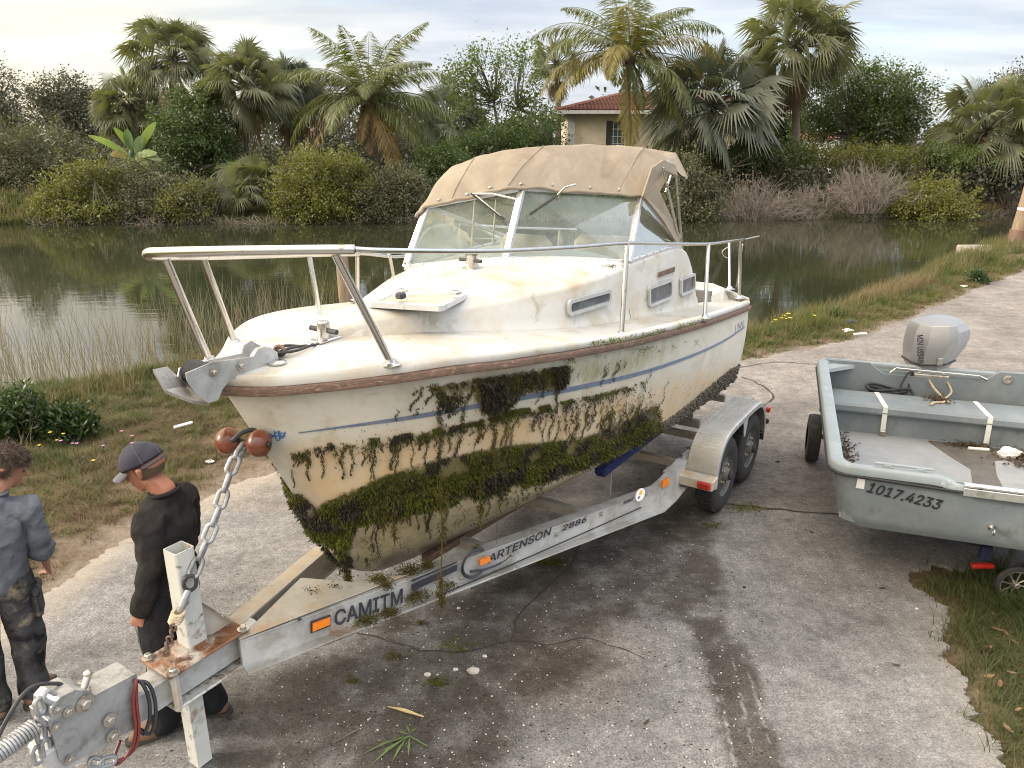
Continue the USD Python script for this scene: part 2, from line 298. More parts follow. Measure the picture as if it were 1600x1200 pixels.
def mask(poly, soft, q):
    p = shapely.points(q); d = shapely.distance(poly.boundary, p); d = np.where(shapely.contains(poly, p), d, -d); return np.clip(.5 + d / (2 * soft), 0, 1)
damp = pxpoly([(500, 1015), (560, 985), (640, 935), (760, 905), (850, 850), (950, 800), (1060, 770), (1130, 800), (1120, 850), (1118, 900), (1135, 950), (1080, 968), (1010, 962), (960, 985), (955, 1040), (905, 1085), (840, 1110), (800, 1180), (780, 1260), (300, 1260), (320, 1110), (420, 1050)])
track = pxpoly([(1066, 968), (1132, 958), (1150, 1000), (1180, 1010), (1190, 1060), (1212, 1130), (1232, 1215), (1135, 1215), (1112, 1110), (1098, 1040)])
track2 = pxpoly([(1036, 800), (1112, 790), (1136, 935), (1060, 950)])
puddle = pxpoly([(1120, 700), (1290, 690), (1310, 790), (1140, 785), (1080, 740)])
brown = pxpoly([(850, 985), (960, 975), (1010, 1010), (940, 1090), (830, 1100), (760, 1060)])
under = pxpoly([(860, 780), (990, 700), (1100, 640), (1130, 700), (1060, 770), (960, 800)])
q = RV[:, :2]
wetm = np.maximum.reduce([mask(damp, .13, q) * .86, mask(track, .065, q) * .96, mask(track2, .09, q) * .9])
ribs = sum(np.clip(1 - shapely.distance(sg.LineString([atz(a, b, 0)[:2] for a, b in l_]), shapely.points(q)) / .011, 0, 1) for l_ in ([(1126, 1085), (1150, 1205)], [(1144, 1025), (1160, 1100), (1178, 1180)], [(1161, 1025), (1185, 1100), (1206, 1172)], [(1112, 1050), (1128, 1120)])) * (meshkit.noise(np.column_stack([q * 16, q[:, :1] * 0])) > .33)
wetm = wetm * (1 - .75 * np.clip(ribs, 0, 1))
slab = mask(pxpoly([(1140, 797), (1700, 800), (1700, 300), (1400, 300), (300, 560), (300, 800)]), .03, q)
def road_extra(n, L, out, src):
    for k in ('wet', 'puddle', 'brown', 'slab', 'rim'): n[k] = ('attribute', {'attribute': k})
    def nz(k, sc, det=7.0, loc=(0, 0, 0)): n[k] = ('noise_texture', {'scale': sc, 'detail': det, 'roughness': .65}); n[k + 'm'] = ('mapping', {'location': loc}); L.append(('geo.position', k + 'm.vector')); L.append((k + 'm.vector', k + '.vector'))
    def math_(k, t, a=None, b=None, c=None):
        d = {'math_type': t}
        for s, v in (('value1', a), ('value2', b), ('value3', c)):
            if isinstance(v, str): L.append((v, f'{k}.{s}'))
            elif v is not None: d[s] = v
        n[k] = ('math', d); return k + '.value'
    def mixc(k, f, a, b, t='mix'):
        n[k] = ('mix', {'mix_type': t, **({'color2': b} if not isinstance(b, str) else {}), **({'fac': f} if not isinstance(f, str) else {})}); L.append((a, k + '.color1'))
        if isinstance(b, str): L.append((b, k + '.color2'))
        if isinstance(f, str): L.append((f, k + '.fac'))
        return k + '.color'
    nz('gr', 75, 5.0); n['grr'] = ('rgb_ramp', {'ramp': [(.3, (.50,) * 3), (.5, (1,) * 3), (.70, (1.55,) * 3)]}); L.append(('gr.fac', 'grr.fac')); out = mixc('x1', 1.0, out, 'grr.color', 'multiply')
    nz('bl', .9, 7.0, (3, 1, 0)); n['blr'] = ('rgb_ramp', {'ramp': [(.3, (.72, .71, .71)), (.5, (1,) * 3), (.7, (1.2, 1.2, 1.2))]}); L.append(('bl.fac', 'blr.fac')); out = mixc('x2', 1.0, out, 'blr.color', 'multiply')
    nz('bm', 6.0, 6.0, (8, 1, 0)); n['bmr'] = ('rgb_ramp', {'ramp': [(.32, (.76, .755, .75)), (.5, (1,) * 3), (.68, (1.2,) * 3)]}); L.append(('bm.fac', 'bmr.fac')); out = mixc('x3', 1.0, out, 'bmr.color', 'multiply')
    nz('b2', 19.0, 6.0, (4, 4, 0)); n['b2r'] = ('rgb_ramp', {'ramp': [(.34, (.78,) * 3), (.5, (1,) * 3), (.66, (1.22,) * 3)]}); L.append(('b2.fac', 'b2r.fac')); out = mixc('x3c', 1.0, out, 'b2r.color', 'multiply')
    nz('sp', 34, 2.0, (2, 9, 0)); n['spr'] = ('rgb_ramp', {'ramp': [(.30, (.55,) * 3), (.36, (1,) * 3), (.66, (1,) * 3), (.74, (1.5,) * 3)]}); L.append(('sp.fac', 'spr.fac')); out = mixc('x3b', 1.0, out, 'spr.color', 'multiply')
    n['vo'] = ('voronoi_texture', {'scale': 24.0}); L.append(('geo.position', 'vo.vector')); n['vor'] = ('rgb_ramp', {'ramp': [(0, (.75, .74, .72)), (.13, (.62, .61, .6)), (.16, (0, 0, 0)), (1, (0, 0, 0))]}); n['vw'] = ('white_noise_texture', {'dimensions': '3D'}); n['vg'] = ('math', {'math_type': 'greater_than', 'value2': .86}); n['vs'] = ('rgb_to_bw', {}); n['vm'] = ('math', {'math_type': 'multiply'})
    L += [('vo.distance', 'vor.fac'), ('vo.position', 'vw.vector'), ('vw.value', 'vg.value1'), ('vor.color', 'vs.color'), ('vs.val', 'vm.value1'), ('vg.value', 'vm.value2')]; spk = 'vm.value'
    out = mixc('x4', 'slab.fac', out, mixc('x4b', 1.0, out, (1.10, 1.03, .96), 'multiply'))
    nz('wn', 3.4, 9.0, (1, 5, 0)); j = math_('wj', 'multiply_add', 'wn.fac', 2.0, -1.0); w = math_('w0', 'add', 'wet.fac', j)
    n['wr'] = ('map_range', {'from_min': .38, 'from_max': .92, 'clamp': True}); L.append((w, 'wr.value')); wet = math_('w1', 'multiply', 'wr.result', math_('w2', 'minimum', math_('w3', 'multiply', 'wet.fac', 2.0), 1.0))
    out = mixc('x5', wet, out, mixc('x5b', 1.0, out, (.36, .325, .285), 'multiply'))
    out = mixc('x6', math_('br', 'multiply', 'brown.fac', 'wn.fac'), out, mixc('x6b', 1.0, out, (.85, .6, .45), 'multiply'))
    out = mixc('x7', math_('pu', 'multiply', 'puddle.fac', .8), out, mixc('x7b', 1.0, out, (.58, .6, .66), 'multiply'))
    out = mixc('x8', math_('ri', 'multiply', 'rim.fac', 'wn.fac'), out, (.42, .36, .28))
    out = mixc('x9', spk, out, (.50, .49, .46))
    n['ro'] = ('map_range', {'from_min': 0., 'from_max': 1., 'to_min': .95, 'to_max': .62}); L += [(wet, 'ro.value'), ('ro.result', 'p.roughness')]
    return out
mat('old_concrete', (.188, .182, .177), .9, var=.18, scale=2.2, bump=.55, bscale=190, spec=.3, space='world', extra=road_extra)
solo('road', (RV, RF), 'old_concrete', kind='structure', smooth=30 and False, attrs={'wet': wetm, 'puddle': mask(puddle, .18, q), 'brown': mask(brown, .25, q), 'slab': slab, 'rim': np.clip(1.1 - np.where(q[:, 0] < 4, -road_sd(q[:, 0], q[:, 1]), 1) / .28, 0, 1) * np.where(q[:, 0] > 1, .3, 1)})

# water of the canal: nearly still, long low ripples
LOOK['canal_water'] = usdkit.material(stage, '/World/Looks/canal_water', {
    'geo': ('geometry', {}), 'm': ('mapping', {'scale': (.55, 1.5, 1)}), 'n': ('noise_texture', {'scale': 2.2, 'detail': 4.0, 'roughness': .5, 'distortion': .4}),
    'm2': ('mapping', {'scale': (.10, .22, 1)}), 'n2': ('noise_texture', {'scale': 1.0, 'detail': 3.0}), 'mul': ('math', {'math_type': 'multiply'}),
    'b': ('bump', {'strength': .10, 'distance': .05}), 'p': ('principled_bsdf', {'base_color': (.010, .011, .006), 'roughness': .012, 'ior': 1.33, 'specular_ior_level': .95})},
    [('geo.position', 'm.vector'), ('m.vector', 'n.vector'), ('geo.position', 'm2.vector'), ('m2.vector', 'n2.vector'), ('n.fac', 'mul.value1'), ('n2.fac', 'mul.value2'), ('mul.value', 'b.height'), ('b.normal', 'p.normal')], surface='p.BSDF')
wx = np.concatenate([np.linspace(-900, -60, 20, endpoint=False), np.linspace(-60, 60, 240), np.linspace(60, 900, 20)[1:]])
wa, wb = np.column_stack([wx, shore_near(wx) - .8, wx * 0 + WATER]), np.column_stack([wx, shore_far(wx) + .8, wx * 0 + WATER]); nw = len(wx); k = np.arange(nw - 1)
solo('water', (np.vstack([wa, wb]), np.stack([k, k + 1, nw + k + 1, nw + k], 1)), 'canal_water', kind='structure')
# ------------------------------------------------------------------ the cabin boat: local x = aft from the jack, y = starboard, z = up
PHI = math.radians(57.0); ORG = np.array([-1.60, 3.00, 0.0])
AX, BX = np.array([math.cos(PHI), math.sin(PHI), 0]), np.array([math.sin(PHI), -math.cos(PHI), 0])
def S(s, v, w): return np.array([s, -v, w], float)
def SS(p): p = np.asarray(p, float); return np.column_stack([p[:, 0], -p[:, 1], p[:, 2]])
def to_world(p): p = np.asarray(p, float); return ORG + p[..., :1] * AX - p[..., 1:2] * BX + p[..., 2:3] * np.array([0, 0, 1.])
def to_local(p): p = np.asarray(p, float) - ORG; return np.stack([p @ AX, -(p @ BX), p[..., 2]], -1)
def pv(px, py, v): return to_local(onplane(px, py, ORG + v * BX, BX))
def pw_(px, py, w): return to_local(atz(px, py, w))
def project(p):
    p = np.asarray(p, float) - _C; f = p @ _F; return np.stack([800 + F * (p @ _R) / f, 600 - F * (p @ _U) / f], -1)

U_ = [0, .03, .07, .12, .18, .26, .36, .5, .7, .85, 1]
SHEER = [(.41, 0, 1.93), (.52, .20, 1.928), (.70, .37, 1.93), (.92, .58, 1.945), (1.16, .74, 1.952), (1.6, .91, 1.92), (2.12, .985, 1.862), (2.92, 1.04, 1.768), (4.0, 1.05, 1.655), (4.9, 1.02, 1.565), (5.74, .98, 1.49)]
CHINE = [(.82, 0, 1.10), (.90, .12, 1.08), (1.0, .24, 1.05), (1.15, .37, 1.02), (1.35, .51, .98), (1.75, .68, .93), (2.25, .81, .89), (3.0, .91, .86), (4.05, .95, .79), (4.9, .94, .73), (5.70, .92, .70)]
PAD = [(.82, 0, 1.10), (.88, .012, .97), (.97, .02, .80), (1.12, .03, .58), (1.38, .05, .44), (1.8, .11, .40), (2.3, .19, .39), (3.0, .24, .38), (4.0, .25, .40), (4.85, .25, .43), (5.66, .25, .46)]
sheer, chine, pad = (PchipInterpolator(U_, np.array(a, float)) for a in (SHEER, CHINE, PAD))
uu = np.linspace(0, 1, 170) ** 1.45
def hull_half():
    rows = []
    A_, B_, C_ = sheer(uu), chine(uu), pad(uu)
    hh = np.linspace(0, 1, 30)
    for h in hh:
        p = A_ * (1 - h) + B_ * h; fl = np.interp(uu, [0, .04, .2, .45, .7, 1], [0, -.02, -.055, -.01, .025, .03]); p = p.copy(); p[:, 1] = np.maximum(p[:, 1] + fl * math.sin(math.pi * h), 0) * (uu > 0); rows.append(p)
    for h in np.linspace(0, 1, 14)[1:]:
        p = B_ * (1 - h) + C_ * h; p = p.copy(); p[:, 1] += .02 * math.sin(math.pi * h) * np.minimum(uu * 8, 1); rows.append(p)
    K = C_.copy(); K[:, 1] = 0; K[:, 2] -= .012; rows.append(K)
    return np.array(rows)                                              # rows x columns x 3
HALF = hull_half(); nr, nc = HALF.shape[:2]
i_, j_ = np.meshgrid(np.arange(nr - 1), np.arange(nc - 1), indexing='ij')
qf = np.stack([i_ * nc + j_, i_ * nc + j_ + 1, (i_ + 1) * nc + j_ + 1, (i_ + 1) * nc + j_], -1).reshape(-1, 4)
port_v = SS(HALF.reshape(-1, 3)); hv, hf = VF((port_v, qf))
t_ = trimesh.Trimesh(hv, hf, process=False)
if (t_.face_normals * np.array([0, -1, 0])).sum() < 0: hf = hf[:, ::-1]
star_v = hv * np.array([1, -1, 1]); HV = np.vstack([hv, star_v]); HF = np.vstack([hf, hf[:, ::-1] + len(hv)])
hullmesh = trimesh.Trimesh(to_world(hv), hf, process=False)
def hull_hits(px):
    """Where the sight lines through these pixels of the photograph meet the hull's port side: world points, normals, found."""
    px = np.asarray(px, float); d = np.array([ray(a, b) for a, b in px]); o = np.repeat(_C[None], len(px), 0)
    loc, ri, ti = hullmesh.ray.intersects_location(o, d, multiple_hits=False)
    P_ = np.full((len(px), 3), np.nan); N_ = np.zeros((len(px), 3)); P_[ri] = loc; N_[ri] = hullmesh.face_normals[ti]
    N_ *= np.where((N_ * (_C - np.nan_to_num(P_))).sum(1) < 0, -1, 1)[:, None]
    return P_, N_, ~np.isnan(P_[:, 0])
hpx = project(to_world(hv)); hpt = shapely.points(hpx)
def pmask(poly, soft):
    g = sg.Polygon(poly).buffer(0); d = shapely.distance(g.boundary, hpt); d = np.where(shapely.contains(g, hpt), d, -d); m = np.clip(.5 + d / (2 * soft), 0, 1); return np.concatenate([m, m])
M_HEAVY = [(478, 800), (520, 778), (600, 742), (700, 712), (800, 694), (900, 684), (960, 668), (1026, 628), (1032, 678), (985, 700), (930, 726), (870, 742), (840, 752), (760, 756), (690, 790), (640, 800), (600, 812), (560, 815), (548, 838), (552, 905), (528, 900), (522, 852), (500, 836)]
M_TOP = [(676, 602), (740, 590), (890, 568), (884, 600), (872, 606), (820, 610), (800, 632), (770, 645), (742, 642), (735, 612), (700, 644), (684, 632)]
M_BARN = [(1160, 566), (1152, 604), (1120, 636), (1060, 664), (1000, 700), (940, 716), (980, 690), (1030, 664), (1064, 640), (1110, 602), (1140, 578)]
M_GREY = [(900, 690), (960, 660), (1030, 640), (1034, 682), (985, 704), (930, 724), (880, 735)]
yel = pmask([(440, 690), (700, 660), (1000, 600), (1150, 560), (1160, 590), (1030, 690), (600, 910), (470, 800)], 25)
grn = np.maximum(pmask([(860, 572), (1000, 540), (1060, 535), (1040, 560), (980, 590), (880, 612)], 16) * .8, pmask([(390, 615), (700, 590), (1160, 505), (1150, 545), (700, 650), (470, 660)], 30) * .38)
film = np.maximum.reduce([pmask(M_HEAVY, 7), pmask(M_TOP, 5) * .8, pmask([(445, 700), (600, 683), (800, 640), (1010, 596), (1010, 612), (800, 658), (600, 703), (450, 718)], 5) * .45])
low = pmask([(548, 836), (600, 812), (690, 790), (850, 752), (1000, 700), (1000, 760), (620, 930), (540, 910)], 12)
keeld = pmask([(590, 870), (700, 840), (830, 785), (900, 740), (1000, 720), (1000, 800), (600, 930)], 14)
barn = np.maximum(pmask(M_BARN, 6), pmask(M_GREY, 10) * .5)
def hull_extra(n, L, out, src):
    for k in ('yel', 'grn', 'film', 'low', 'keeld', 'barn'): n[k] = ('attribute', {'attribute': k})
    def nz(k, sc, det=7.0, loc=(0, 0, 0), st=(1, 1, 1)): n[k] = ('noise_texture', {'scale': sc, 'detail': det, 'roughness': .66}); n[k + 'm'] = ('mapping', {'location': loc, 'scale': st}); L.append(('tc.object', k + 'm.vector')); L.append((k + 'm.vector', k + '.vector'))
    def lay(k, attr, noise, gain, lo, hi, col):
        n[k + 'a'] = ('math', {'math_type': 'multiply_add', 'value2': gain, 'value3': -gain / 2}); n[k + 'b'] = ('math', {'math_type': 'add'}); n[k + 'r'] = ('map_range', {'from_min': lo, 'from_max': hi, 'clamp': True}); n[k + 'x'] = ('mix', {'color2': col})
        n[k + 'c'] = ('math', {'math_type': 'minimum'}); n[k + 'd'] = ('math', {'math_type': 'multiply', 'value2': 3.0})
        L.extend([(noise, k + 'a.value1'), (k + 'a.value', k + 'b.value1'), (attr, k + 'b.value2'), (k + 'b.value', k + 'r.value'), (attr, k + 'd.value1'), (k + 'r.result', k + 'c.value1'), (k + 'd.value', k + 'c.value2'), (k + 'c.value', k + 'x.fac'), (state[0], k + 'x.color1')]); state[0] = k + 'x.color'
    state = [out]
    nz('h1', 3.0, 8); nz('h2', 9.0, 7, (3, 3, 1), (1, 1, .22)); nz('h3', 26, 6, (1, 5, 2)); nz('h4', 30, 4, (1, 2, 2), (1.6, 1.6, .12))
    lay('l1', 'yel.fac', 'h1.fac', 1.6, .35, 1.25, (.46, .32, .17)); lay('l2', 'grn.fac', 'h2.fac', 1.7, .35, 1.2, (.26, .25, .12))
    lay('l2b', 'grn.fac', 'h4.fac', 2.4, .75, 1.2, (.20, .19, .12)); lay('l3', 'yel.fac', 'h2.fac', 2.6, 1.1, 1.9, (.23, .17, .08))
    lay('l4', 'low.fac', 'h1.fac', 1.0, .3, 1.1, (.30, .25, .15)); lay('l4b', 'low.fac', 'h3.fac', 2.2, .9, 1.5, (.16, .15, .06)); lay('l5', 'keeld.fac', 'h2.fac', 1.2, .3, .9, (.10, .075, .045))
    lay('l6', 'film.fac', 'h3.fac', 1.5, .42, .85, (.12, .10, .04)); lay('l7', 'barn.fac', 'h3.fac', 1.3, .42, .8, (.16, .13, .09))
    return state[0]
mat('hull_gelcoat', (.48, .455, .39), .38, var=.07, scale=2.5, bump=.06, bscale=30, spots=[((.34, .30, .22), 3.2, .50, .74), ((.26, .24, .15), 8, .60, .78), ((.10, .08, .05), 60, .72, .77)], spec=.45, extra=hull_extra)
mat('gelcoat', (.485, .475, .445), .38, var=.06, scale=1.8, bump=.05, bscale=25, spots=[((.38, .32, .22), 2.6, .46, .72), ((.26, .25, .15), 6.0, .56, .74), ((.12, .10, .07), 45, .74, .78)], spec=.45)
mat('rub_wood', (.125, .075, .052), .7, var=.35, scale=14, bump=.4, bscale=60, spots=[((.30, .20, .15), 25, .55, .7)], stretch=(1, 1, 3))
mat('steel', (.62, .60, .57), .20, 1.0, var=.08, scale=10, bump=.02, spots=[((.30, .23, .15), 18, .62, .75)])
mat('dull_steel', (.45, .42, .37), .42, 1.0, var=.15, scale=20, spots=[((.22, .15, .08), 22, .55, .7)])
mat('aluminium', (.62, .63, .64), .42, .9, var=.10, scale=8, bump=.08, bscale=60, spots=[((.35, .34, .31), 12, .58, .75)])
mat('canvas', (.285, .240, .185), .92, var=.10, scale=5, bump=.35, bscale=200, spots=[((.22, .175, .125), 2.6, .54, .76), ((.35, .29, .22), 5, .60, .77)], spec=.15)
mat('black_rubber', (.022, .022, .024), .6, var=.3, scale=20, bump=.2)
mat('dark_glass', (.045, .05, .055), .16, var=.6, scale=7, spots=[((.13, .14, .14), 5, .5, .7)], spec=.6)
mat('seat_vinyl', (.46, .38, .27), .55, var=.12, scale=5)
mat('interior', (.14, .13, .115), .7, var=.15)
mat('amber_roller', (.10, .026, .010), .28, var=.35, scale=9, spots=[((.42, .17, .05), 10, .62, .75)], coat=.4)
mat('navy_tape', (.115, .145, .20), .45, var=.2, scale=20, spots=[((.30, .31, .31), 30, .62, .7)])
mat('logo_blue', (.03, .12, .32), .5, var=.3, scale=60)
mat('moss_green', (.185, .20, .034), .9, var=.4, scale=8, island=.55, leaf=.15, spec=.2)
mat('moss_olive', (.165, .135, .036), .9, var=.4, scale=8, island=.5, leaf=.1, spec=.2)
mat('moss_dark', (.055, .045, .026), .8, var=.4, scale=8, island=.5, spec=.3)
mat('barnacle', (.22, .185, .135), .95, var=.4, scale=30, island=.5)
LOOK['pane'] = usdkit.material(stage, '/World/Looks/pane', {'fr0': ('fresnel', {'IOR': 1.4}), 'fr': ('math', {'math_type': 'multiply', 'value2': .6}), 'tr': ('transparent_bsdf', {'color': (.84, .88, .87)}), 'gl': ('glossy_bsdf', {'color': (.95, .98, .97), 'roughness': .02}), 'm1': ('mix_closure', {}),
    'df': ('diffuse_bsdf', {'color': (.46, .50, .48)}), 'tc': ('texture_coordinate', {}), 'n': ('noise_texture', {'scale': 2.6, 'detail': 6.0}), 'r': ('map_range', {'from_min': .3, 'from_max': .75, 'to_min': .015, 'to_max': .10, 'clamp': True}), 'm2': ('mix_closure', {})},
    [('fr0.fac', 'fr.value1'), ('fr.value', 'm1.fac'), ('tr.BSDF', 'm1.closure1'), ('gl.BSDF', 'm1.closure2'), ('tc.object', 'n.vector'), ('n.fac', 'r.value'), ('r.result', 'm2.fac'), ('m1.closure', 'm2.closure1'), ('df.BSDF', 'm2.closure2')], surface='m2.closure')

boat = thing('cabin_boat', 'mossy white cabin boat with tan canvas top standing on the trailer', 'boat', ORG, PHI)
hull = part(boat, 'hull', (HV, HF), 'hull_gelcoat', smooth=True, attrs=dict(yel=yel, grn=grn, film=film, low=low, keeld=keeld, barn=barn))
tr = [S(5.74, v, w) for v, w in ((.98, 1.49), (.98, 1.55), (.6, 1.66), (-.6, 1.66), (-.98, 1.55), (-.98, 1.49), (-.955, 1.1), (-.92, .70), (-.25, .46), (.25, .46), (.92, .70), (.955, 1.1))]
tv = np.array(tr); tv2 = tv + np.array([-.06, 0, 0]); part(boat, 'transom', loft([tv2, tv]), 'gelcoat')
# deck with a low gunwale lip, from the stem to the stern
us = np.linspace(0, 1, 110) ** 1.3; sh = sheer(us)
def deck_rows():
    rows = []
    for k, dw in ((1.0, -.012), (1.012, .012), (1.004, .034), (.985, .042), (.955, .030)):
        p = sh.copy(); p[:, 1] *= k; p[:, 2] += dw; p[:, 0] -= (k - 1) * 1.2 * np.exp(-us * 20); rows.append(p)
    for f in (.9, .8, .7, .55, .4, .2, 0.0):
        p = sh.copy(); p[:, 1] *= f; p[:, 0] += (1 - f) * .10 * np.exp(-us * 14); p[:, 2] += .030 + .018 * (1 - f * f); rows.append(p)
    return np.array(rows)
DR = deck_rows(); a_ = DR.copy(); full = np.concatenate([a_, (a_ * np.array([1, -1, 1]))[::-1][1:]])
# aft of the windshield the middle is open: the cockpit
keep = []
fr, fc = full.shape[:2]
for i in range(fr - 1):
    for j in range(fc - 1):
        c = (full[i, j] + full[i + 1, j + 1]) / 2
        if 3.35 < c[0] < 5.2 and abs(c[1]) < .70: continue
        keep.append((i * fc + j, i * fc + j + 1, (i + 1) * fc + j + 1, (i + 1) * fc + j))
dv = SS(full.reshape(-1, 3)); df_ = np.array(keep)
part(boat, 'deck', (dv, df_[:, ::-1]), 'gelcoat', smooth=40)
part(boat, 'cockpit_floor', box((4.3, 0, 1.05), (2.0, 1.5, .04)), 'interior')
part(boat, 'cockpit_wall', box((5.25, 0, 1.36), (.06, 1.5, .62)), 'interior')
# raised aft coaming with rounded corners
ac = [[S(s, v, 1.50 + .16 * k - .012 * abs(v) * 4) for s, v in ((5.20 + .06 * k, .80 - .05 * k), (5.66 - .02 * k, .84 - .08 * k), (5.735 - .02 * k, .6), (5.735 - .02 * k, -.6), (5.66 - .02 * k, -.84 + .08 * k), (5.20 + .06 * k, -.80 + .05 * k))] for k in (0, .6, .9, 1.0)]
part(boat, 'aft_coaming', loft(ac), 'gelcoat', smooth=50)
def strake(name, us_, off, dz, w, h, mat_, both=True):
    for sgn in (1, -1):
        p = sheer(us_); d = np.gradient(p, axis=0); nrm = np.stack([-d[:, 1], d[:, 0], d[:, 2] * 0], 1); nrm /= np.linalg.norm(nrm, axis=1, keepdims=True); nrm *= np.sign(nrm[:, 1:2] + 1e-9); nrm[0] = [-1, 0, 0]
        c = p + nrm * off; c[:, 2] += dz; ring = np.stack([c + nrm * w * a + np.array([0, 0, h * b]) for a, b in ((-.5, -.5), (.35, -.5), (.5, -.3), (.5, .3), (.35, .5), (-.5, .5))], 1)
        ring[..., 1] *= sgn; part(boat, name, loft(SS(ring.reshape(-1, 3)).reshape(ring.shape)), mat_, smooth=40)
strake('rub_rail', np.linspace(0, 1, 120) ** 1.3, .012, -.034, .034, .042, 'rub_wood')
# cabin trunk
TP = smoothfun([(1.07, 0.0), (1.12, .055), (1.25, .11), (1.42, .175), (1.76, .35), (2.2, .55), (2.65, .675), (3.1, .715), (3.64, .735), (4.85, .755)])
TT = smoothfun([(1.07, 2.0), (1.16, 2.045), (1.42, 2.07), (1.76, 2.085), (2.3, 2.12), (2.83, 2.135), (3.2, 2.15), (3.5, 2.165), (4.3, 2.19), (4.55, 2.12), (4.85, 1.72)])
TB = lambda s: np.interp(s, [1.07, 1.6, 2.2, 3, 4, 5], [1.96, 1.945, 1.885, 1.79, 1.68, 1.58])
def trunk_ring(s):
    v, wt, wb = float(TP(s)), float(TT(s)), float(TB(s)); cr = .075 * min(1, (s - 1.07) / .8); fl = .03
    half = [(v + fl, wb - .02), (v + .012, wb + .03), (v, wb + .08 if wt - wb > .1 else (wb + wt) / 2), (v * .985, wt - .04), (v * .96, wt - .008), (v * .90, wt + .008 + cr * .1)] + [(v * k, wt + .01 + cr * (1 - k * k)) for k in (.75, .5, .25)]
    pts = half + [(0, wt + .01 + cr)] + [(-a, b) for a, b in half[::-1]]
    return [S(s, a, b) for a, b in pts]
ss_ = np.concatenate([[1.075, 1.09, 1.11, 1.14, 1.18, 1.24, 1.32], np.linspace(1.42, 3.42, 34)])
part(boat, 'cabin_trunk', loft([trunk_ring(s) for s in ss_]), 'gelcoat', smooth=35)
for sg_ in (1, -1):
    rings = []
    for s in np.linspace(3.42, 4.85, 26):
        v, wt, wb = float(TP(s)), float(TT(s)), float(TB(s)); rings.append([S(s, sg_ * a, b) for a, b in ((v + .03, wb - .02), (v + .012, wb + .03), (v, wb + .08), (v * .985, wt - .03), (v * .965, wt), (v * .90, wt), (v * .88, wt - .03), (v * .88, wb - .05))])
    part(boat, 'cockpit_side', loft(rings), 'gelcoat', smooth=35)
part(boat, 'bulkhead', box((3.40, 0, 1.62), (.04, 1.30, 1.0)), 'interior')
# windows of the trunk side
def side_window(px, wpx, hpx_, shear_, curved):
    c = pv(px[0], px[1], .742 if px[0] > 1000 else .705); s0 = c[0]; v0 = float(TP(s0)); dv_ = float(TP(s0 + .05) - TP(s0 - .05)) / .1
    x = np.array([1, -dv_, 0]); x /= np.linalg.norm(x); zz = np.array([0, 0, 1.]); y = np.cross(zz, x); o = S(s0, v0 + .004, c[2])
    M = np.eye(4); M[:3, 0], M[:3, 1], M[:3, 2], M[:3, 3] = x, zz, -y, o + (-y) * -0.004
    def rr(w, h, r):
        g = sg.box(-w / 2 + r, -h / 2 + r, w / 2 - r, h / 2 - r).buffer(r, 6); return shapely.affinity.affine_transform(g, [1, shear_, 0, 1, 0, 0])
    W, Hh = wpx, hpx_
    fr_ = rr(W, Hh, .035).difference(rr(W - .05, Hh - .05, .02))
    w_ = part(boat, 'window', prism(rr(W - .045, Hh - .045, .02), .008, M), 'dark_glass'); part(w_, 'window_frame', prism(fr_, .022, M), 'aluminium')
import shapely.affinity
side_window((922, 472), .53, .108, -.02, 0); side_window((1030, 457), .46, .17, -.18, 0); side_window((1071, 444), .33, .165, -.18, 0)
# foredeck hatch, samson post, cleat, nameplate
hq = np.array([pw_(x, y, 2.155) for x, y in ((572, 470), (690, 477), (732, 456), (612, 453))]); hp2 = sg.Polygon(hq[:, :2]).buffer(-.03).buffer(.03, 5); Mh = np.eye(4); Mh[2, 3] = 2.118
ht = part(boat, 'hatch', prism(hp2.buffer(-.02), .024, Mh), 'gelcoat', smooth=30)
part(ht, 'hatch_frame', prism(hp2.difference(hp2.buffer(-.05)), .030, Mh), 'aluminium', smooth=30); part(ht, 'hatch_pane', prism(hp2.buffer(-.055), .027, Mh), 'seat_vinyl')
lc = pw_(626, 462, 2.18); part(ht, 'hatch_latch', box(lc, (.05, .05, .035), .008), 'black_rubber')
for x, y in ((712, 457), (628, 454)): part(ht, 'hatch_hinge', box(pw_(x, y, 2.178), (.05, .06, .02), .006), 'steel')
sp = pv(738, 420, 0.02); o = S(sp[0], .02, 2.20)
po = part(boat, 'mooring_post', cat([lathe([(.045, .0), (.045, .075), (.05, .085), (.05, .125), (.042, .137), (0, .137)], 20, o), lathe([(.085, -.035), (.085, 0), (.06, .012), (0, .012)], 20, o)]), 'steel', smooth=35)
part(po, 'post_pin', cyl(o + [-.02, -.09, .06], o + [-.02, .09, .06], .012), 'black_rubber')
cl = pv(508, 545, .02); o = np.array([cl[0], cl[1], 2.005])
c_ = part(boat, 'deck_cleat', cat([box(o + [0, 0, .0], (.16, .10, .016), .004), lathe([(.035, 0), (.035, .09), (.028, .10), (0, .10)], 16, o)]), 'steel', smooth=35)
part(c_, 'cleat_bar', cyl(o + [0, -.10, .05], o + [0, .10, .05], .014), 'black_rubber')
for a_, b_, c2 in ((0.55, -.03, .0), (.62, -.10, 0), (.70, .10, 0)):
    part(boat, 'deck_fitting', lathe([(.045, 0), (.045, .008), (.03, .014), (0, .014)], 16, (a_ + .05, b_, 1.978)), 'steel', smooth=35)
nm = pv(1044, 425, .76); part(boat, 'nameplate', box(S(nm[0], float(TP(nm[0])) + .004, nm[2]), (.34, .006, .04), .002), 'rub_wood', label='brown nameplate on the cabin side')
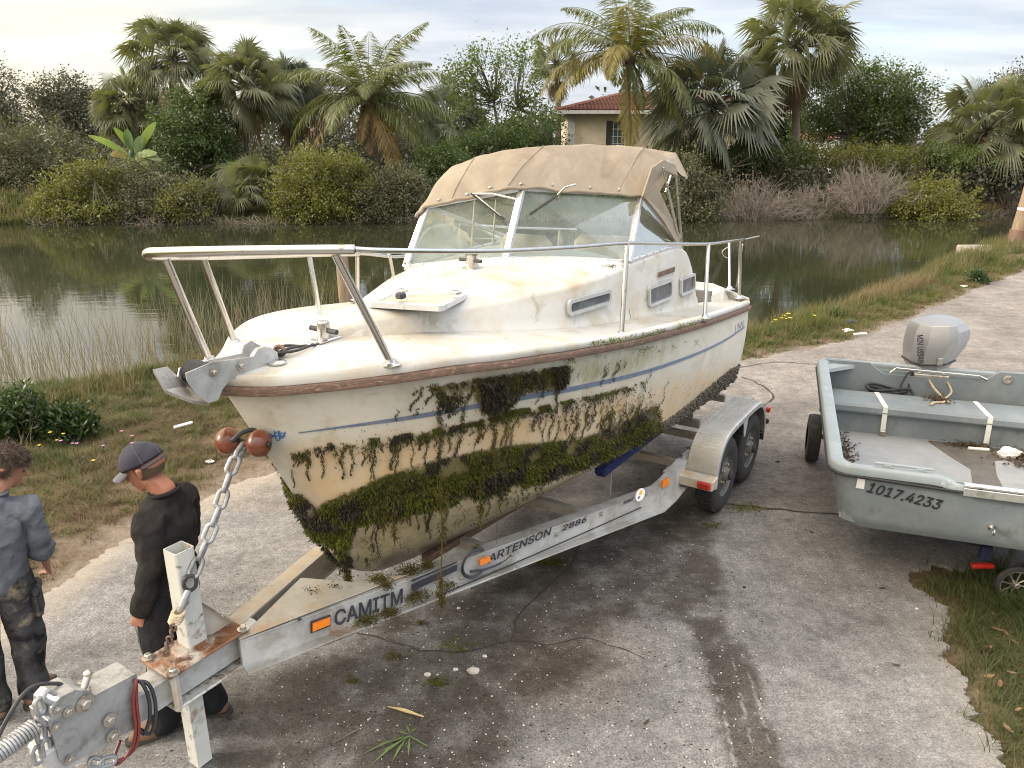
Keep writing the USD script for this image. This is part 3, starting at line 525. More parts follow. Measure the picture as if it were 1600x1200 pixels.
# windshield: two raked front panes and a side pane on each side
C0, Ct = S(2.85, 0, 2.205), S(3.07, 0, 2.69); Pb, Pt, Ab = S(3.45, .69, 2.165), S(3.92, .555, 2.625), S(4.42, .715, 2.185)
Sb, St, Asb = S(2.55, -.69, 2.13), S(2.72, -.60, 2.565), S(4.0, -.71, 2.18); At, Ast = Ab + [-.04, 0, .03], Asb + [-.04, 0, .03]
def pane(name, pts, k=.006):
    pts = np.array(pts); n_ = np.cross(pts[1] - pts[0], pts[2] - pts[0]); n_ /= np.linalg.norm(n_); part(boat, name, loft([pts + n_ * k * .5, pts - n_ * k * .5]), 'pane')
pane('windshield_pane', [C0, Pb, Pt, Ct]); pane('windshield_pane', [Sb, C0, Ct, St]); pane('side_pane', [Pb, Ab, At, Pt]); pane('side_pane', [Sb, Asb, Ast, St])
def post(name, a, b, w=.045, h=.03, up=(0, 0, 1)): return part(boat, name, bar(a, b, w, h, up, .004), 'aluminium')
for a, b in ((C0, Ct), (Pb, Pt), (Sb, St)):
    pp = post('windshield_post', a, b, .05, .034, (1, 0, 0))
    for t in np.linspace(.06, .94, 8): part(pp, 'screw', bolt(a + (b - a) * t + np.array([-.017, 0, .006]), (-1, 0, .3), .006, .005), 'dull_steel')
for a, b in ((Sb, C0), (C0, Pb), (Pb, Ab), (Sb, Asb)):
    pp = post('windshield_sill', a, b, .035, .045)
    for t in np.linspace(.05, .95, 8): part(pp, 'screw', bolt(a + (b - a) * t + np.array([-.012, -.014, .022]), (-.5, -.5, .6), .006, .005), 'dull_steel')
for a, b in ((St, Ct), (Ct, Pt), (Pt, At), (St, Ast)): post('windshield_header', a, b, .03, .03)
# wipers
def wiper(p, q, r0):
    p, q, r0 = map(np.asarray, (p, q, r0)); w_ = part(boat, 'wiper', tube([r0, (r0 + p) / 2 + [-.02, 0, .02], p], .008, 6), 'steel', smooth=True); part(w_, 'wiper_blade', bar(p + (p - q) * .02, q, .012, .022, (1, 0, 0)), 'black_rubber')
def on_pane(px, py, a, b, c, off=.03):
    a, b, c = to_world(a), to_world(b), to_world(c); n_ = np.cross(b - a, c - a); n_ /= np.linalg.norm(n_); n_ *= np.sign(n_ @ (_C - a)); return to_local(onplane(px, py, a + n_ * off, n_))
w1 = lambda x, y: on_pane(x, y, Sb, C0, St); w2 = lambda x, y: on_pane(x, y, C0, Pb, Ct)
wiper(w1(738, 303), w1(788, 343), w1(806, 311)); wiper(w2(870, 306), w2(828, 335), w2(899, 288))
part(boat, 'wiper_arm', tube([w1(742, 304), w1(782, 338)], .007, 6), 'steel')
# helm seats seen through the glass
for px, w_ in ((805, .46), (918, .40), (962, .36)):
    c = pv(px, 398, .25 if px > 880 else -.1); st = part(boat, 'seat', box(c + [0.15, 0, -.12], (.14, w_, .52), .06), 'seat_vinyl', smooth=40); part(st, 'seat_base', box(c + [.38, 0, -.42], (.5, w_, .14), .05), 'seat_vinyl', smooth=40)
# canvas top
FE = np.array([S(2.66, -.66, 2.49), St + [-.045, 0, .0], (St + Ct) / 2 + [-.045, 0, .004], Ct + [-.045, 0, .008], (Ct + Pt) / 2 + [-.045, -.01, .004], Pt + [-.045, -.02, .0], S(3.98, .64, 2.55)])
R1 = np.array([S(2.92, -.645, 2.73), S(3.02, -.60, 2.83), S(3.18, -.32, 2.935), S(3.55, 0.0, 2.985), S(4.02, .30, 2.985), S(4.22, .57, 2.945), S(4.30, .66, 2.84)])
R2 = np.array([S(4.05, -.72, 2.66), S(4.05, -.62, 2.80), S(4.15, -.32, 2.90), S(4.35, 0, 2.955), S(4.50, .33, 2.955), S(4.56, .57, 2.925), S(4.60, .67, 2.74)])
def sharp(a):
    m = spline(a[1:-1], 10); return np.vstack([np.linspace(a[0], a[1], 6, endpoint=False), m, np.linspace(a[-2], a[-1], 7)[1:]])
fe, r1, r2 = (sharp(a) for a in (FE, R1, R2)); rows = []
for t in np.linspace(0, 1, 16):
    p = fe * (1 - t) + r1 * t; p[:, 2] += .028 * np.sin(math.pi * t) * np.clip(1 - 1.0 * np.abs(np.linspace(-1, 1, len(p))) ** 4, 0, 1); rows.append(p)
for t in np.linspace(0, 1, 9)[1:]:
    p = r1 * (1 - t) + r2 * t; p[:, 2] -= .03 * np.sin(math.pi * t); rows.append(p)
CV = np.array(rows); jj = np.linspace(0, 1, CV.shape[1])[None, :]; ii = np.linspace(0, 1, CV.shape[0])[:, None]
fold = .026 * (meshkit.fbm(np.stack([jj * 16 + ii * 2.2, ii * 2.2 + jj * 0, ii * 0 + jj * 0], -1), 3, 5) - .5) + .007 * np.sin(jj * 57 + ii * 9) * np.exp(-((ii - .25) / .35) ** 2)
CV[..., 2] += fold; CV[..., 0] -= fold * .7
n0_, n1_ = CV.shape[:2]; a, b = np.meshgrid(np.arange(n0_ - 1), np.arange(n1_ - 1), indexing='ij'); q4 = np.stack([a * n1_ + b, a * n1_ + b + 1, (a + 1) * n1_ + b + 1, (a + 1) * n1_ + b], -1).reshape(-1, 4)
v_, f_ = VF((CV.reshape(-1, 3), q4)); th = trimesh.Trimesh(v_, f_, process=False).vertex_normals * .006
if th[:, 2].mean() < 0: th = -th
can = part(boat, 'canvas_top', (np.vstack([v_ + th, v_ - th]), np.vstack([f_, f_[:, ::-1] + len(v_)])), 'canvas', smooth=True)
def edge_tube(path, r, name='hem', parent=None, m='canvas'): return part(parent or can, name, tube(path, r, 6), m, smooth=True)
edge_tube(CV[0] + [0, 0, .0], .013); edge_tube(CV[-1], .010)
for c_ in (12, 24, 42): edge_tube(CV[:, min(c_, n1_ - 1)] + [-.004, 0, .006], .0045, 'seam')
for k_ in np.linspace(4, n1_ - 5, 9).astype(int): part(can, 'snap', lathe([(.013, 0), (.011, .008), (0, .010)], 10, CV[1, k_] + [-.008, 0, .004], (-.8, -.25, .45)), 'dull_steel', smooth=True)
flap = [pv(1003, 307, .64), pv(1018, 262, .665), pv(1036, 250, .67), pv(1055, 258, .68), pv(1058, 274, .69), pv(1038, 266, .69), pv(1025, 290, .68)]
strip = [pv(1004, 303, .64), pv(1025, 288, .68), pv(1043, 328, .70), pv(1063, 370, .72), pv(1058, 382, .735), pv(1036, 345, .715)]
for nm_, poly in (('canvas_side', flap), ('canvas_strap', strip)):
    poly = np.array(poly); k2 = np.array([0, -.006, 0]); part(boat, nm_, loft([poly - k2, poly + k2]), 'canvas')
for (x0, y0), (x1, y1), v in (((1036, 262), (1062, 380), .70), ((1056, 268), (1066, 390), .64), ((1040, 300), (1052, 262), .2)):
    part(boat, 'canopy_pole', tube([pv(x0, y0, v), pv(x1, y1, v + .03)], .011, 8), 'steel', smooth=True)
part(boat, 'canopy_bow', tube(r1 + [0, 0, -.018], .011, 8), 'steel', smooth=True); part(boat, 'canopy_bow', tube(r2 + [0, 0, -.018], .011, 8), 'steel', smooth=True)
for px in (742, 775): part(boat, 'canopy_pole', tube([pv(px, 312, -.5), pv(px - 6, 392, -.5)], .008, 6), 'seat_vinyl')

# bow pulpit, stanchions and side rails
tip = pv(232, 397, 0.0)
prt = [pv(x, y, v) for x, y, v in ((555, 390, .74), (523, 390, .68), (440, 391, .52), (360, 392, .36), (300, 393, .22), (255, 394, .10))]
stb = [pv(x, y, v) for x, y, v in ((262, 401, -.17), (318, 401, -.40), (400, 399, -.56), (483, 397, -.66), (560, 396, -.74))]
pul = spline(prt + [pv(233, 395, .01), pv(233, 400, -.05)] + stb, 8)
rail = part(boat, 'pulpit_rail', tube(pul, .021, 12), 'steel', smooth=True, label='thick polished bow rail')
def stanchion(top, foot, r=.0165, base=True):
    s_ = part(boat, 'stanchion', tube([foot, top], r, 10), 'steel', smooth=True)
    if base: part(s_, 'base_plate', cat([lathe([(.052, 0), (.052, .006), (.03, .012), (.022, .03), (0, .03)], 18, foot)]), 'steel', smooth=35)
stanchion(pv(523, 396, .67), pw_(612, 570, 1.975), .019); stanchion(pv(258, 403, -.15), pw_(328, 566, 1.965), .019); stanchion(pv(318, 403, -.40), pw_(368, 538, 1.96), .0175); stanchion(pv(483, 398, -.66), pw_(502, 506, 1.90))
rails = [pv(555, 390, .74), pv(620, 392, .80), pv(780, 392, .88), pv(900, 386, .93), pv(980, 380, .95), pv(1045, 381, .97), pv(1107, 381, .98), pv(1140, 377, .95), pv(1163, 374, .88)]
part(boat, 'side_rail', tube(spline(rails, 6), .0125, 8), 'steel', smooth=True)
part(boat, 'side_rail', tube(spline([stb[-1], pv(640, 398, -.80), S(3.3, -.98, 2.35), S(4.6, -.98, 2.22), S(5.6, -.9, 2.12)], 6), .0125, 8), 'steel', smooth=True)
stanchion(pv(980, 380, .95), pw_(971, 525, 1.80)); stanchion(pv(1107, 381, .98), pw_(1101, 497, 1.66)); stanchion(pv(1157, 375, .90), pw_(1155, 466, 1.56)); stanchion(pv(1139, 377, .66), S(5.66, .80, 1.632), .013)
stanchion(S(2.3, -.92, 2.28), S(2.3, -.95, 1.9)); stanchion(S(3.6, -.97, 2.31), S(3.6, -.99, 1.73)); stanchion(S(5.3, -.94, 2.14), S(5.3, -.95, 1.56)); stanchion(pv(608, 398, -.76), pv(616, 438, -.92))
part(boat, 'rail_brace', tube([pv(1160, 382, .86), pv(1150, 448, .72)], .008, 6), 'steel')
part(boat, 'rail_end', tube([pv(1163, 374, .88), pv(1186, 369, .80)], .007, 6), 'dull_steel'); part(boat, 'rail_tie', tube(spline([pv(1139, 385, .62), pv(1129, 392, .6), pv(1131, 400, .6), pv(1141, 405, .62)], 4), .005, 5), 'seat_vinyl')

# anchor roller on the stem head
def stem_plate(pix, v0, th_, mat_, name):
    p = np.array([pv(x, y, v0) for x, y in pix]); k_ = np.array([0, th_ / 2, 0]); poly = sg.Polygon([(a[0], a[2]) for a in p]); M = np.eye(4); M[:3, :3] = np.array([[1, 0, 0], [0, 0, -1], [0, 1, 0]]).astype(float); M[:3, 3] = [0, -v0 + th_ / 2, 0]
    return part(boat, name, prism(poly.buffer(.008).buffer(-.008), th_, M), mat_)
mat('galvanised', (.40, .40, .385), .55, .75, var=.22, scale=9, bump=.15, bscale=45, spots=[((.25, .245, .23), 5, .52, .7), ((.28, .17, .09), 14, .66, .8)])
outline = [(302, 578), (330, 566), (395, 557), (402, 545), (415, 541), (428, 550), (431, 578), (400, 584), (360, 592), (347, 608), (340, 625), (325, 630), (305, 615), (292, 595), (290, 583)]
stem_plate(outline, .075, .008, 'galvanised', 'roller_cheek')
stem_plate([(x - 4, y + 1) for x, y in outline[:5]] + [(402, 538), (392, 532), (380, 540), (378, 552), (330, 562), (280, 575), (275, 600), (300, 612)], -.06, .008, 'galvanised', 'roller_cheek')
rc = pv(302, 592, .0) + np.array([.03, 0, .02])
part(boat, 'bow_roller', lathe([(0, -.06), (.05, -.06), (.058, -.05)] + [(.052 + .006 * (k % 2), -.045 + .09 * k / 10) for k in range(11)] + [(.058, .05), (.05, .06), (0, .06)], 20, rc, (0, 1, 0)), 'black_rubber')
lip = [pv(239, 580, .02), pv(262, 575, -.06), pv(300, 612, -.05), pv(328, 632, .05), pv(300, 628, .09), pv(258, 612, .06)]
lp = np.array(lip); part(boat, 'anchor_chute', loft([lp + [0, 0, .008], lp - [0, 0, .008]]), 'dull_steel', label='flared dark lip of the anchor roller')
stem_plate([(395, 584), (396, 556), (404, 545), (416, 541), (428, 549), (434, 583)], .04, .05, 'galvanised', 'roller_stop')
for x, y in ((334, 582), (376, 572)): part(boat, 'bolt', bolt(pv(x, y, .085), (0, -1, 0), .012, .012), 'dull_steel')
for k_ in range(3):
    a0, b0 = pv(424, 553 + 3 * k_, .03), pv(500, 541 + 2 * k_, .03); m_ = (a0 + b0) / 2
    part(boat, 'deck_line', tube(spline([a0, m_ + [-.05, .05 * (k_ - 1), .015 + .012 * k_], m_ + [.08, -.03 + .04 * k_, .012], b0], 8), .008, 6), 'black_rubber', smooth=True)
part(boat, 'shackle', lathe([(.03, -.012), (.035, 0), (.03, .012), (.02, .012), (.016, 0), (.02, -.012), (.03, -.012)], 12, pv(437, 548, .03), (1, .5, .2)), 'rub_wood', smooth=True)

# the blue stripe, the small blue emblem, faded lettering at the stern: flat tape on the hull
def ribbon(pix, wid, off=.003, n=60):
    p = spline(np.array(pix, float), n); P_, N_, ok = hull_hits(p); P_, N_ = P_[ok], N_[ok]; w_ = np.broadcast_to(np.interp(np.linspace(0, 1, len(P_)), np.linspace(0, 1, np.size(wid)), np.atleast_1d(wid)), (len(P_),))
    d = np.gradient(P_, axis=0); d /= np.linalg.norm(d, axis=1, keepdims=True) + 1e-12; s_ = np.cross(N_, d); s_ /= np.linalg.norm(s_, axis=1, keepdims=True) + 1e-12; o_ = P_ + N_ * off
    v = np.vstack([o_ + s_ * w_[:, None] / 2, o_ - s_ * w_[:, None] / 2]); n_ = len(P_); k = np.arange(n_ - 1)
    f = np.stack([k, k + 1, n_ + k + 1, n_ + k], 1); return to_local(v), VF((v, f))[1]
part(boat, 'stripe', ribbon([(466, 676), (640, 652), (800, 624), (900, 606), (1000, 583), (1080, 556), (1130, 533), (1163, 511)], [.006, .032, .036, .033, .028, .024, .02]), 'navy_tape', label='blue grey stripe along the hull')
em = [[(421, 676), (430, 682), (440, 676), (446, 678)], [(424, 684), (434, 674), (437, 686)], [(428, 672), (433, 688), (440, 683)], [(436, 672), (441, 684), (446, 674)], [(422, 680), (446, 681)]]
part(boat, 'emblem', cat([ribbon(e, .006, .003, 8) for e in em]), 'logo_blue', label='small blue emblem near the bow')
lt = [[(1149, 522), (1149, 508)], [(1153, 520), (1153, 505)], [(1153, 505), (1156, 512)], [(1157, 517), (1158, 503), (1160, 509), (1159, 516)], [(1162, 512), (1162, 500)]]
part(boat, 'lettering', cat([ribbon(e, .012, .003, 8) for e in lt]), 'navy_tape', label='faded lettering near the stern')
# ------------------------------------------------------------------ algae and weed on the hull: small fronds that grow out of the skin and hang
def leaflets(P_, D_, N_, L_, W_, r, bend=.35):
    """Pointed two-piece blades at P_ along D_, N_ the side they face, length L_, width W_."""
    n = len(P_); D_ = D_ / (np.linalg.norm(D_, axis=1, keepdims=True) + 1e-9); s_ = np.cross(D_, N_); s_ /= np.linalg.norm(s_, axis=1, keepdims=True) + 1e-9
    L_, W_ = np.broadcast_to(L_, (n,))[:, None], np.broadcast_to(W_, (n,))[:, None]; nn = np.cross(s_, D_)
    m = P_ + D_ * L_ * .5 + nn * L_ * bend * .25; t = P_ + D_ * L_ + nn * L_ * bend * -.1
    v = np.stack([P_, m - s_ * W_ / 2, m + s_ * W_ / 2, t], 1).reshape(-1, 3); k = np.arange(n)[:, None] * 4
    return v, np.vstack([k + [0, 2, 1], k + [1, 2, 3]])
def sample_poly(poly, n, r):
    g = sg.Polygon(poly).buffer(0); b = g.bounds; out = []
    while len(out) < n:
        q = r.random((n * 2, 2)) * [b[2] - b[0], b[3] - b[1]] + b[:2]; out += list(q[shapely.contains(g, shapely.points(q))])
    return np.array(out[:n])
mr = np.random.default_rng(11)
def moss(px, size, mat_list, weights, thick=.02, hang=.8):
    P_, N_, ok = hull_hits(px); P_, N_ = P_[ok], N_[ok]; n = len(P_); sz = size * (.55 + .9 * mr.random(n))
    D_ = N_ * (.35 + .8 * mr.random((n, 1))) + mr.normal(0, .55, (n, 3)) + np.array([0, 0, -hang]); N2 = N_ + mr.normal(0, .5, (n, 3))
    P2 = P_ + N_ * (mr.random((n, 1)) * thick); c = mr.choice(len(mat_list), n, p=weights)
    clump = meshkit.noise(P_ * 9.0, 4); c = np.where(clump < .36, len(mat_list) - 1, c); c = np.where((clump > .62) & (mr.random(n) < .75), 0, c)
    for k in range(len(mat_list)):
        s_ = c == k
        if s_.any(): MOSS.setdefault(mat_list[k], []).append(leaflets(P2[s_], D_[s_], N2[s_], sz[s_], sz[s_] * .27, mr))
MOSS = {}; TRI = ['moss_green', 'moss_olive', 'moss_dark']
def gated(q, scale, lo, seed=0):                                      # ragged edge: drop what falls in the gaps of a noise
    return q[meshkit.fbm(np.column_stack([q * scale, q[:, :1] * 0]), 3, seed) > lo]
moss(gated(sample_poly(M_HEAVY, 36000, mr), .055, .44, 3), .021, TRI, [.5, .32, .18], .03)
moss(gated(sample_poly([(520, 800), (700, 745), (900, 705), (1020, 650), (1000, 690), (850, 748), (690, 786), (560, 812), (545, 850), (530, 850)], 13000, mr), .04, .36, 9), .028, TRI, [.6, .22, .18], .05)
moss(gated(sample_poly(M_TOP, 6500, mr), .05, .42, 5), .018, ['moss_olive', 'moss_dark', 'moss_dark'], [.45, .3, .25], .02)
moss(sample_poly([(748, 590), (785, 585), (788, 632), (762, 640), (750, 632)], 2200, mr), .026, ['moss_dark', 'moss_olive', 'moss_dark'], [.6, .1, .3], .05)
moss(sample_poly([(862, 572), (884, 569), (880, 602), (868, 606)], 1100, mr), .020, ['moss_dark', 'moss_olive', 'moss_dark'], [.6, .1, .3], .03)
moss(gated(sample_poly([(448, 765), (470, 770), (492, 790), (500, 812), (520, 850), (512, 852), (486, 822), (465, 800)], 1800, mr), .06, .40, 2), .019, TRI, [.3, .4, .3], .02)
moss(gated(sample_poly(M_GREY, 4200, mr), .05, .30, 7), .020, ['barnacle', 'moss_olive', 'moss_dark'], [.62, .23, .15], .02, .3)
# thin band along the old waterline, with runs below it
band = spline(np.array([(452, 704), (520, 690), (600, 684), (650, 676), (700, 668), (760, 656), (800, 642), (840, 637), (880, 628), (940, 616), (1005, 598)], float), 60)
q = band[mr.integers(0, len(band), 9000)] + np.column_stack([mr.normal(0, 3, 9000), np.abs(mr.normal(0, 6.5, 9000)) - 3.5]); moss(gated(q, .06, .47, 6), .016, TRI, [.42, .38, .2], .012, 1.2)
def drip(x0, y0, x1, y1, w, n=None):
    L_ = math.hypot(x1 - x0, y1 - y0); n = n or int(L_ * w * .8) + 8; t = mr.random(n) ** .8
    wob = 2.2 * np.sin(t * 9 + x0) + mr.normal(0, 1, n) * w * .55 * (1 - .6 * t)
    moss(np.column_stack([x0 + (x1 - x0) * t + wob, y0 + (y1 - y0) * t]), .013, ['moss_olive', 'moss_green', 'moss_dark'], [.45, .25, .3], .008, 2.0)
for d in [(688, 616, 686, 735, 7), (731, 612, 712, 712, 5), (774, 618, 770, 700, 7), (806, 588, 792, 642, 6), (879, 572, 866, 640, 6), (868, 640, 848, 728, 3), (882, 636, 860, 700, 4), (834, 640, 831, 672, 4), (806, 650, 790, 712, 3.5), (790, 652, 782, 710, 4), (664, 600, 639, 640, 4), (682, 597, 665, 630, 4.5), (655, 634, 647, 647, 2.5), (619, 680, 611, 732, 6), (608, 680, 612, 705, 4), (636, 680, 634, 696, 5), (660, 672, 655, 694, 6), (668, 672, 667, 690, 5), (500, 695, 497, 712, 5), (478, 698, 480, 726, 7), (456, 705, 458, 716, 3), (465, 702, 466, 722, 3), (700, 660, 702, 676, 4), (750, 652, 748, 690, 5), (757, 656, 755, 684, 3), (538, 690, 537, 712, 3), (520, 692, 519, 700, 3), (715, 640, 698, 650, 3), (820, 590, 806, 625, 5), (840, 585, 828, 610, 4), (850, 584, 842, 602, 3), (620, 632, 619, 655, 1.5), (1045, 590, 1028, 640, 2), (930, 640, 900, 690, 3), (1017, 575, 1005, 610, 2)]: drip(*d)
for k in range(46):
    x = 452 + 430 * mr.random(); y = np.interp(x, [452, 600, 880], [706, 688, 632]); l_ = 15 + 55 * mr.random() ** 2; drip(x, y, x - l_ * .12 * (x > 700), y + l_, 1.5 + 2.2 * mr.random())
q = sample_poly([(552, 840), (690, 795), (850, 756), (900, 742), (860, 775), (640, 880), (560, 890)], 2600, mr); moss(gated(q, .07, .60, 4), .013, ['moss_olive', 'moss_green', 'moss_dark'], [.5, .2, .3], .006, 1.5)
for k in range(30):
    x = 560 + 300 * mr.random(); y = np.interp(x, [560, 700, 860], [815, 786, 752]); l_ = 12 + 45 * mr.random() ** 2; drip(x, y - 6, x - 2, y + l_, 1.5 + 2.5 * mr.random())
for k in range(26):
    x = 650 + 340 * mr.random(); y = np.interp(x, [650, 990], [600, 556]) + 6 * mr.random(); l_ = 10 + 45 * mr.random() ** 2; drip(x, y, x - l_ * .35, y + l_, 1.2 + 2 * mr.random())
for k in range(70):
    x = 885 + 135 * mr.random(); y = 622 - (x - 885) * .17 + mr.random() * 40; l_ = 12 + 40 * mr.random() ** 1.5; drip(x, y, x - l_ * .28, y + l_, 1.2 + 2.2 * mr.random())
q = np.column_stack([520 + 560 * mr.random(420), np.zeros(420)]); q[:, 1] = 735 - (q[:, 0] - 520) * .2 - mr.random(420) ** 1.6 * 70; moss(q, .011, ['moss_dark', 'moss_olive', 'moss_dark'], [.5, .3, .2], .004)
q = np.column_stack([880 + 210 * mr.random(900), np.zeros(900)]); q[:, 1] = 552 - (q[:, 0] - 880) * .135 + np.abs(mr.normal(0, 5, 900)) + 6; moss(gated(q, .05, .5, 8), .012, ['moss_green', 'moss_olive', 'moss_olive'], [.4, .4, .2], .006)
for m_, l_ in MOSS.items():
    v, f = cat(l_); v = to_local(v); part(boat, 'algae', cat([(v, f), (v * [1, -1, 1], f)]), m_, kind='stuff', label={'moss_green': 'green algae on the hull', 'moss_olive': 'olive brown algae on the hull', 'moss_dark': 'black weed on the hull', 'barnacle': 'grey crust on the hull'}[m_])
# barnacles under the stern: small blunt cones
P_, N_, ok = hull_hits(sample_poly(M_BARN, 2600, mr)); P_, N_ = P_[ok], N_[ok]; n = len(P_); rr_ = .006 + .013 * mr.random(n)
t1 = np.cross(N_, mr.normal(0, 1, (n, 3))); t1 /= np.linalg.norm(t1, axis=1, keepdims=True); t2 = np.cross(N_, t1); g = np.arange(5) * 2 * np.pi / 5
base_ = P_[:, None] + rr_[:, None, None] * (np.cos(g)[None, :, None] * t1[:, None] + np.sin(g)[None, :, None] * t2[:, None]); top_ = P_[:, None] + N_[:, None] * rr_[:, None, None] * 1.2 + (base_ - P_[:, None]) * .45
bvv = np.concatenate([base_, top_], 1).reshape(-1, 3); k = np.arange(n)[:, None, None] * 10; j = np.arange(5)[None, :, None]; j2 = (j + 1) % 5
bf = np.concatenate([np.concatenate([k + j, k + j2, k + 5 + j2, k + 5 + j], 2).reshape(-1, 4)[:, [0, 1, 2]], np.concatenate([k + j, k + j2, k + 5 + j2, k + 5 + j], 2).reshape(-1, 4)[:, [0, 2, 3]], (k[:, 0] + np.array([[5, 6, 7]])), (k[:, 0] + np.array([[5, 7, 8]])), (k[:, 0] + np.array([[5, 8, 9]]))])
bl = to_local(bvv); part(boat, 'barnacle_crust', cat([(bl, bf), (bl * [1, -1, 1], bf)]), 'barnacle', kind='stuff')
# moss tufts along the gunwale edge
def tuft_line(pix, n, spread, z, size, ml):
    p = spline(np.array(pix, float), 30); q = p[mr.integers(0, len(p), n)] + mr.normal(0, spread, (n, 2)); q = gated(q, .06, .46, 3)
    P_ = np.array([atz(a, b, z_) for (a, b), z_ in zip(q, np.interp(q[:, 0], [p[0, 0], p[-1, 0]], z))]); D_ = mr.normal(0, .6, P_.shape) + [0, 0, .5]
    part(boat, 'algae', (lambda m: (to_local(m[0]), m[1]))(leaflets(P_, D_, mr.normal(0, 1, P_.shape), size * (.5 + mr.random(len(P_))), size * .5, mr)), ml, kind='stuff', label='green algae along the gunwale')
tuft_line([(925, 538), (980, 530), (1040, 517), (1090, 505)], 800, 2.2, (1.875, 1.70), .012, 'moss_green'); tuft_line([(940, 415), (965, 417), (978, 414)], 160, 1.5, (2.17, 2.17), .012, 'moss_olive')
# strands of weed hanging free below the hull
def strand(pix, v, r0, clumps, name='weed_strand'):
    p = spline(np.array([to_world(pv(x, y, v)) for x, y in pix]), 8); ms = [tube(p, np.linspace(r0, r0 * .5, len(p)), 5)]
    for t, L_, n in clumps:
        c = p[int(t * (len(p) - 1))]; P_ = c + mr.normal(0, 1, (n, 3)) * [L_ * .3, L_ * .3, L_]; D_ = mr.normal(0, .5, (n, 3)) + [0, 0, -1.]; ms.append(leaflets(P_, D_, mr.normal(0, 1, (n, 3)), .022 * (.6 + mr.random(n)), .007, mr))
    v_, f_ = cat(ms); part(boat, name, (to_local(v_), f_), 'moss_olive')
strand([(688, 768), (691, 830), (689, 900), (690, 945)], .62, .006, [(.05, .06, 160), (.35, .05, 90), (.72, .02, 60), (.85, .05, 220), (.97, .02, 60)])
strand([(749, 745), (751, 790), (750, 825)], .70, .006, [(.2, .04, 120), (.6, .03, 90), (.9, .02, 60)])
strand([(775, 700), (775, 780), (776, 850)], .80, .0025, [(.1, .03, 40)])
strand([(615, 785), (616, 820), (617, 855)], .42, .006, [(.3, .04, 110), (.7, .02, 60)]); strand([(600, 800), (600, 845)], .38, .005, [(.4, .03, 60)]); strand([(573, 860), (573, 888)], .12, .004, [(.4, .02, 50)])
strand([(536, 820), (538, 870), (545, 912)], .03, .010, [(.0, .06, 420), (.3, .06, 420), (.6, .05, 360), (.9, .035, 320), (1.0, .03, 240)])

# ------------------------------------------------------------------ the boat trailer (same local axes)
mat('trailer_zinc', (.42, .42, .405), .55, .5, var=.22, scale=4.0, bump=.10, bscale=50, spots=[((.30, .285, .25), 6, .46, .64), ((.52, .52, .50), 11, .60, .74), ((.24, .14, .07), 4.5, .60, .74), ((.10, .09, .07), 40, .74, .78)])
mat('dirty_zinc', (.40, .375, .32), .6, .35, var=.2, scale=6, bump=.1, spots=[((.42, .28, .15), 5, .45, .72), ((.16, .12, .05), 10, .60, .70)])
mat('rusty_zinc', (.46, .45, .41), .6, .4, var=.2, scale=8, bump=.15, spots=[((.15, .075, .04), 7, .50, .66), ((.06, .032, .02), 16, .56, .68)])
mat('tyre', (.020, .020, .021), .8, var=.35, scale=20, bump=.3, bscale=80, spots=[((.09, .08, .065), 12, .58, .8)])
mat('rim_grey', (.13, .13, .125), .5, .5, var=.2, spots=[((.15, .13, .1), 10, .55, .7)])
mat('orange_lens', (.62, .17, .015), .2, var=.15, scale=60, coat=.5); mat('red_lens', (.30, .015, .010), .2, var=.2, scale=60, coat=.5)
mat('decal_black', (.018, .02, .026), .5, var=.3, scale=30, spots=[((.30, .30, .29), 34, .70, .74)]); mat('decal_white', (.75, .75, .73), .5, var=.1); mat('decal_yellow', (.75, .42, .04), .5); mat('carpet_navy', (.012, .020, .085), .95, var=.3, scale=40, bump=.5, bscale=200)
mat('red_cable', (.13, .022, .018), .4, var=.25, scale=20); mat('rope_tan', (.42, .34, .23), .9, var=.3, scale=60, bump=.4, bscale=150)
mat('rust_plate', (.36, .33, .28), .75, .2, var=.25, scale=9, bump=.25, spots=[((.19, .085, .038), 5.5, .40, .54), ((.09, .042, .024), 13, .52, .62)])
mat('post_paint', (.46, .46, .42), .5, .2, var=.12, scale=5, bump=.1, spots=[((.16, .13, .09), 16, .58, .68), ((.20, .10, .05), 5, .60, .72)])
mat('tread_plate', (.38, .38, .37), .5, .6, var=.15, scale=5, spots=[((.33, .31, .27), 6, .5, .7)])
trailer = thing('boat_trailer', 'grey galvanised tandem axle boat trailer under the cabin boat', 'trailer', ORG, PHI)
ZT, HB = .52, .165
zt = lambda px: float(np.interp(px, [350, 1040], [.645, .50]))
def beam(name, path, w, h, m, lab=None, zc=0.0, parent=None, off=0.0):
    p = np.array(path, float); d = np.gradient(p, axis=0); 
    for i in range(1, len(p) - 1):
        a, b = p[i] - p[i - 1], p[i + 1] - p[i]; d[i] = a / np.linalg.norm(a) + b / np.linalg.norm(b)
    s_ = np.cross(d, [0, 0, 1.]); s_ /= np.linalg.norm(s_, axis=1, keepdims=True); c = p + [0, 0, zc] + s_ * off
    ring = np.stack([c + s_ * a * w / 2 + np.array([0, 0, b * h / 2]) for a, b in ((-1, -1), (1, -1), (1, 1), (-1, 1))], 1); return part(parent or trailer, name, loft(ring), m, label=lab)
pr = [pw_(374, 1000, zt(374)), pw_(700, 882, zt(700)), pw_(1030, 764, .50), pw_(1048, 748, .51), pw_(1070, 722, .53)]
k2 = pr[-1]; pr = pr + [k2 + [.5, -.02, .02], k2 + [1.4, -.02, .02], [5.7, k2[1] - .02, k2[2] + .02]]; pr = np.array(pr)
sr = pr * [1, -1, 1]; s0_, s1_ = pw_(352, 985, .645), pw_(508, 853, .58); sr[0], sr[1] = s0_, s1_; sr[2] = [2.9, .90, .50]
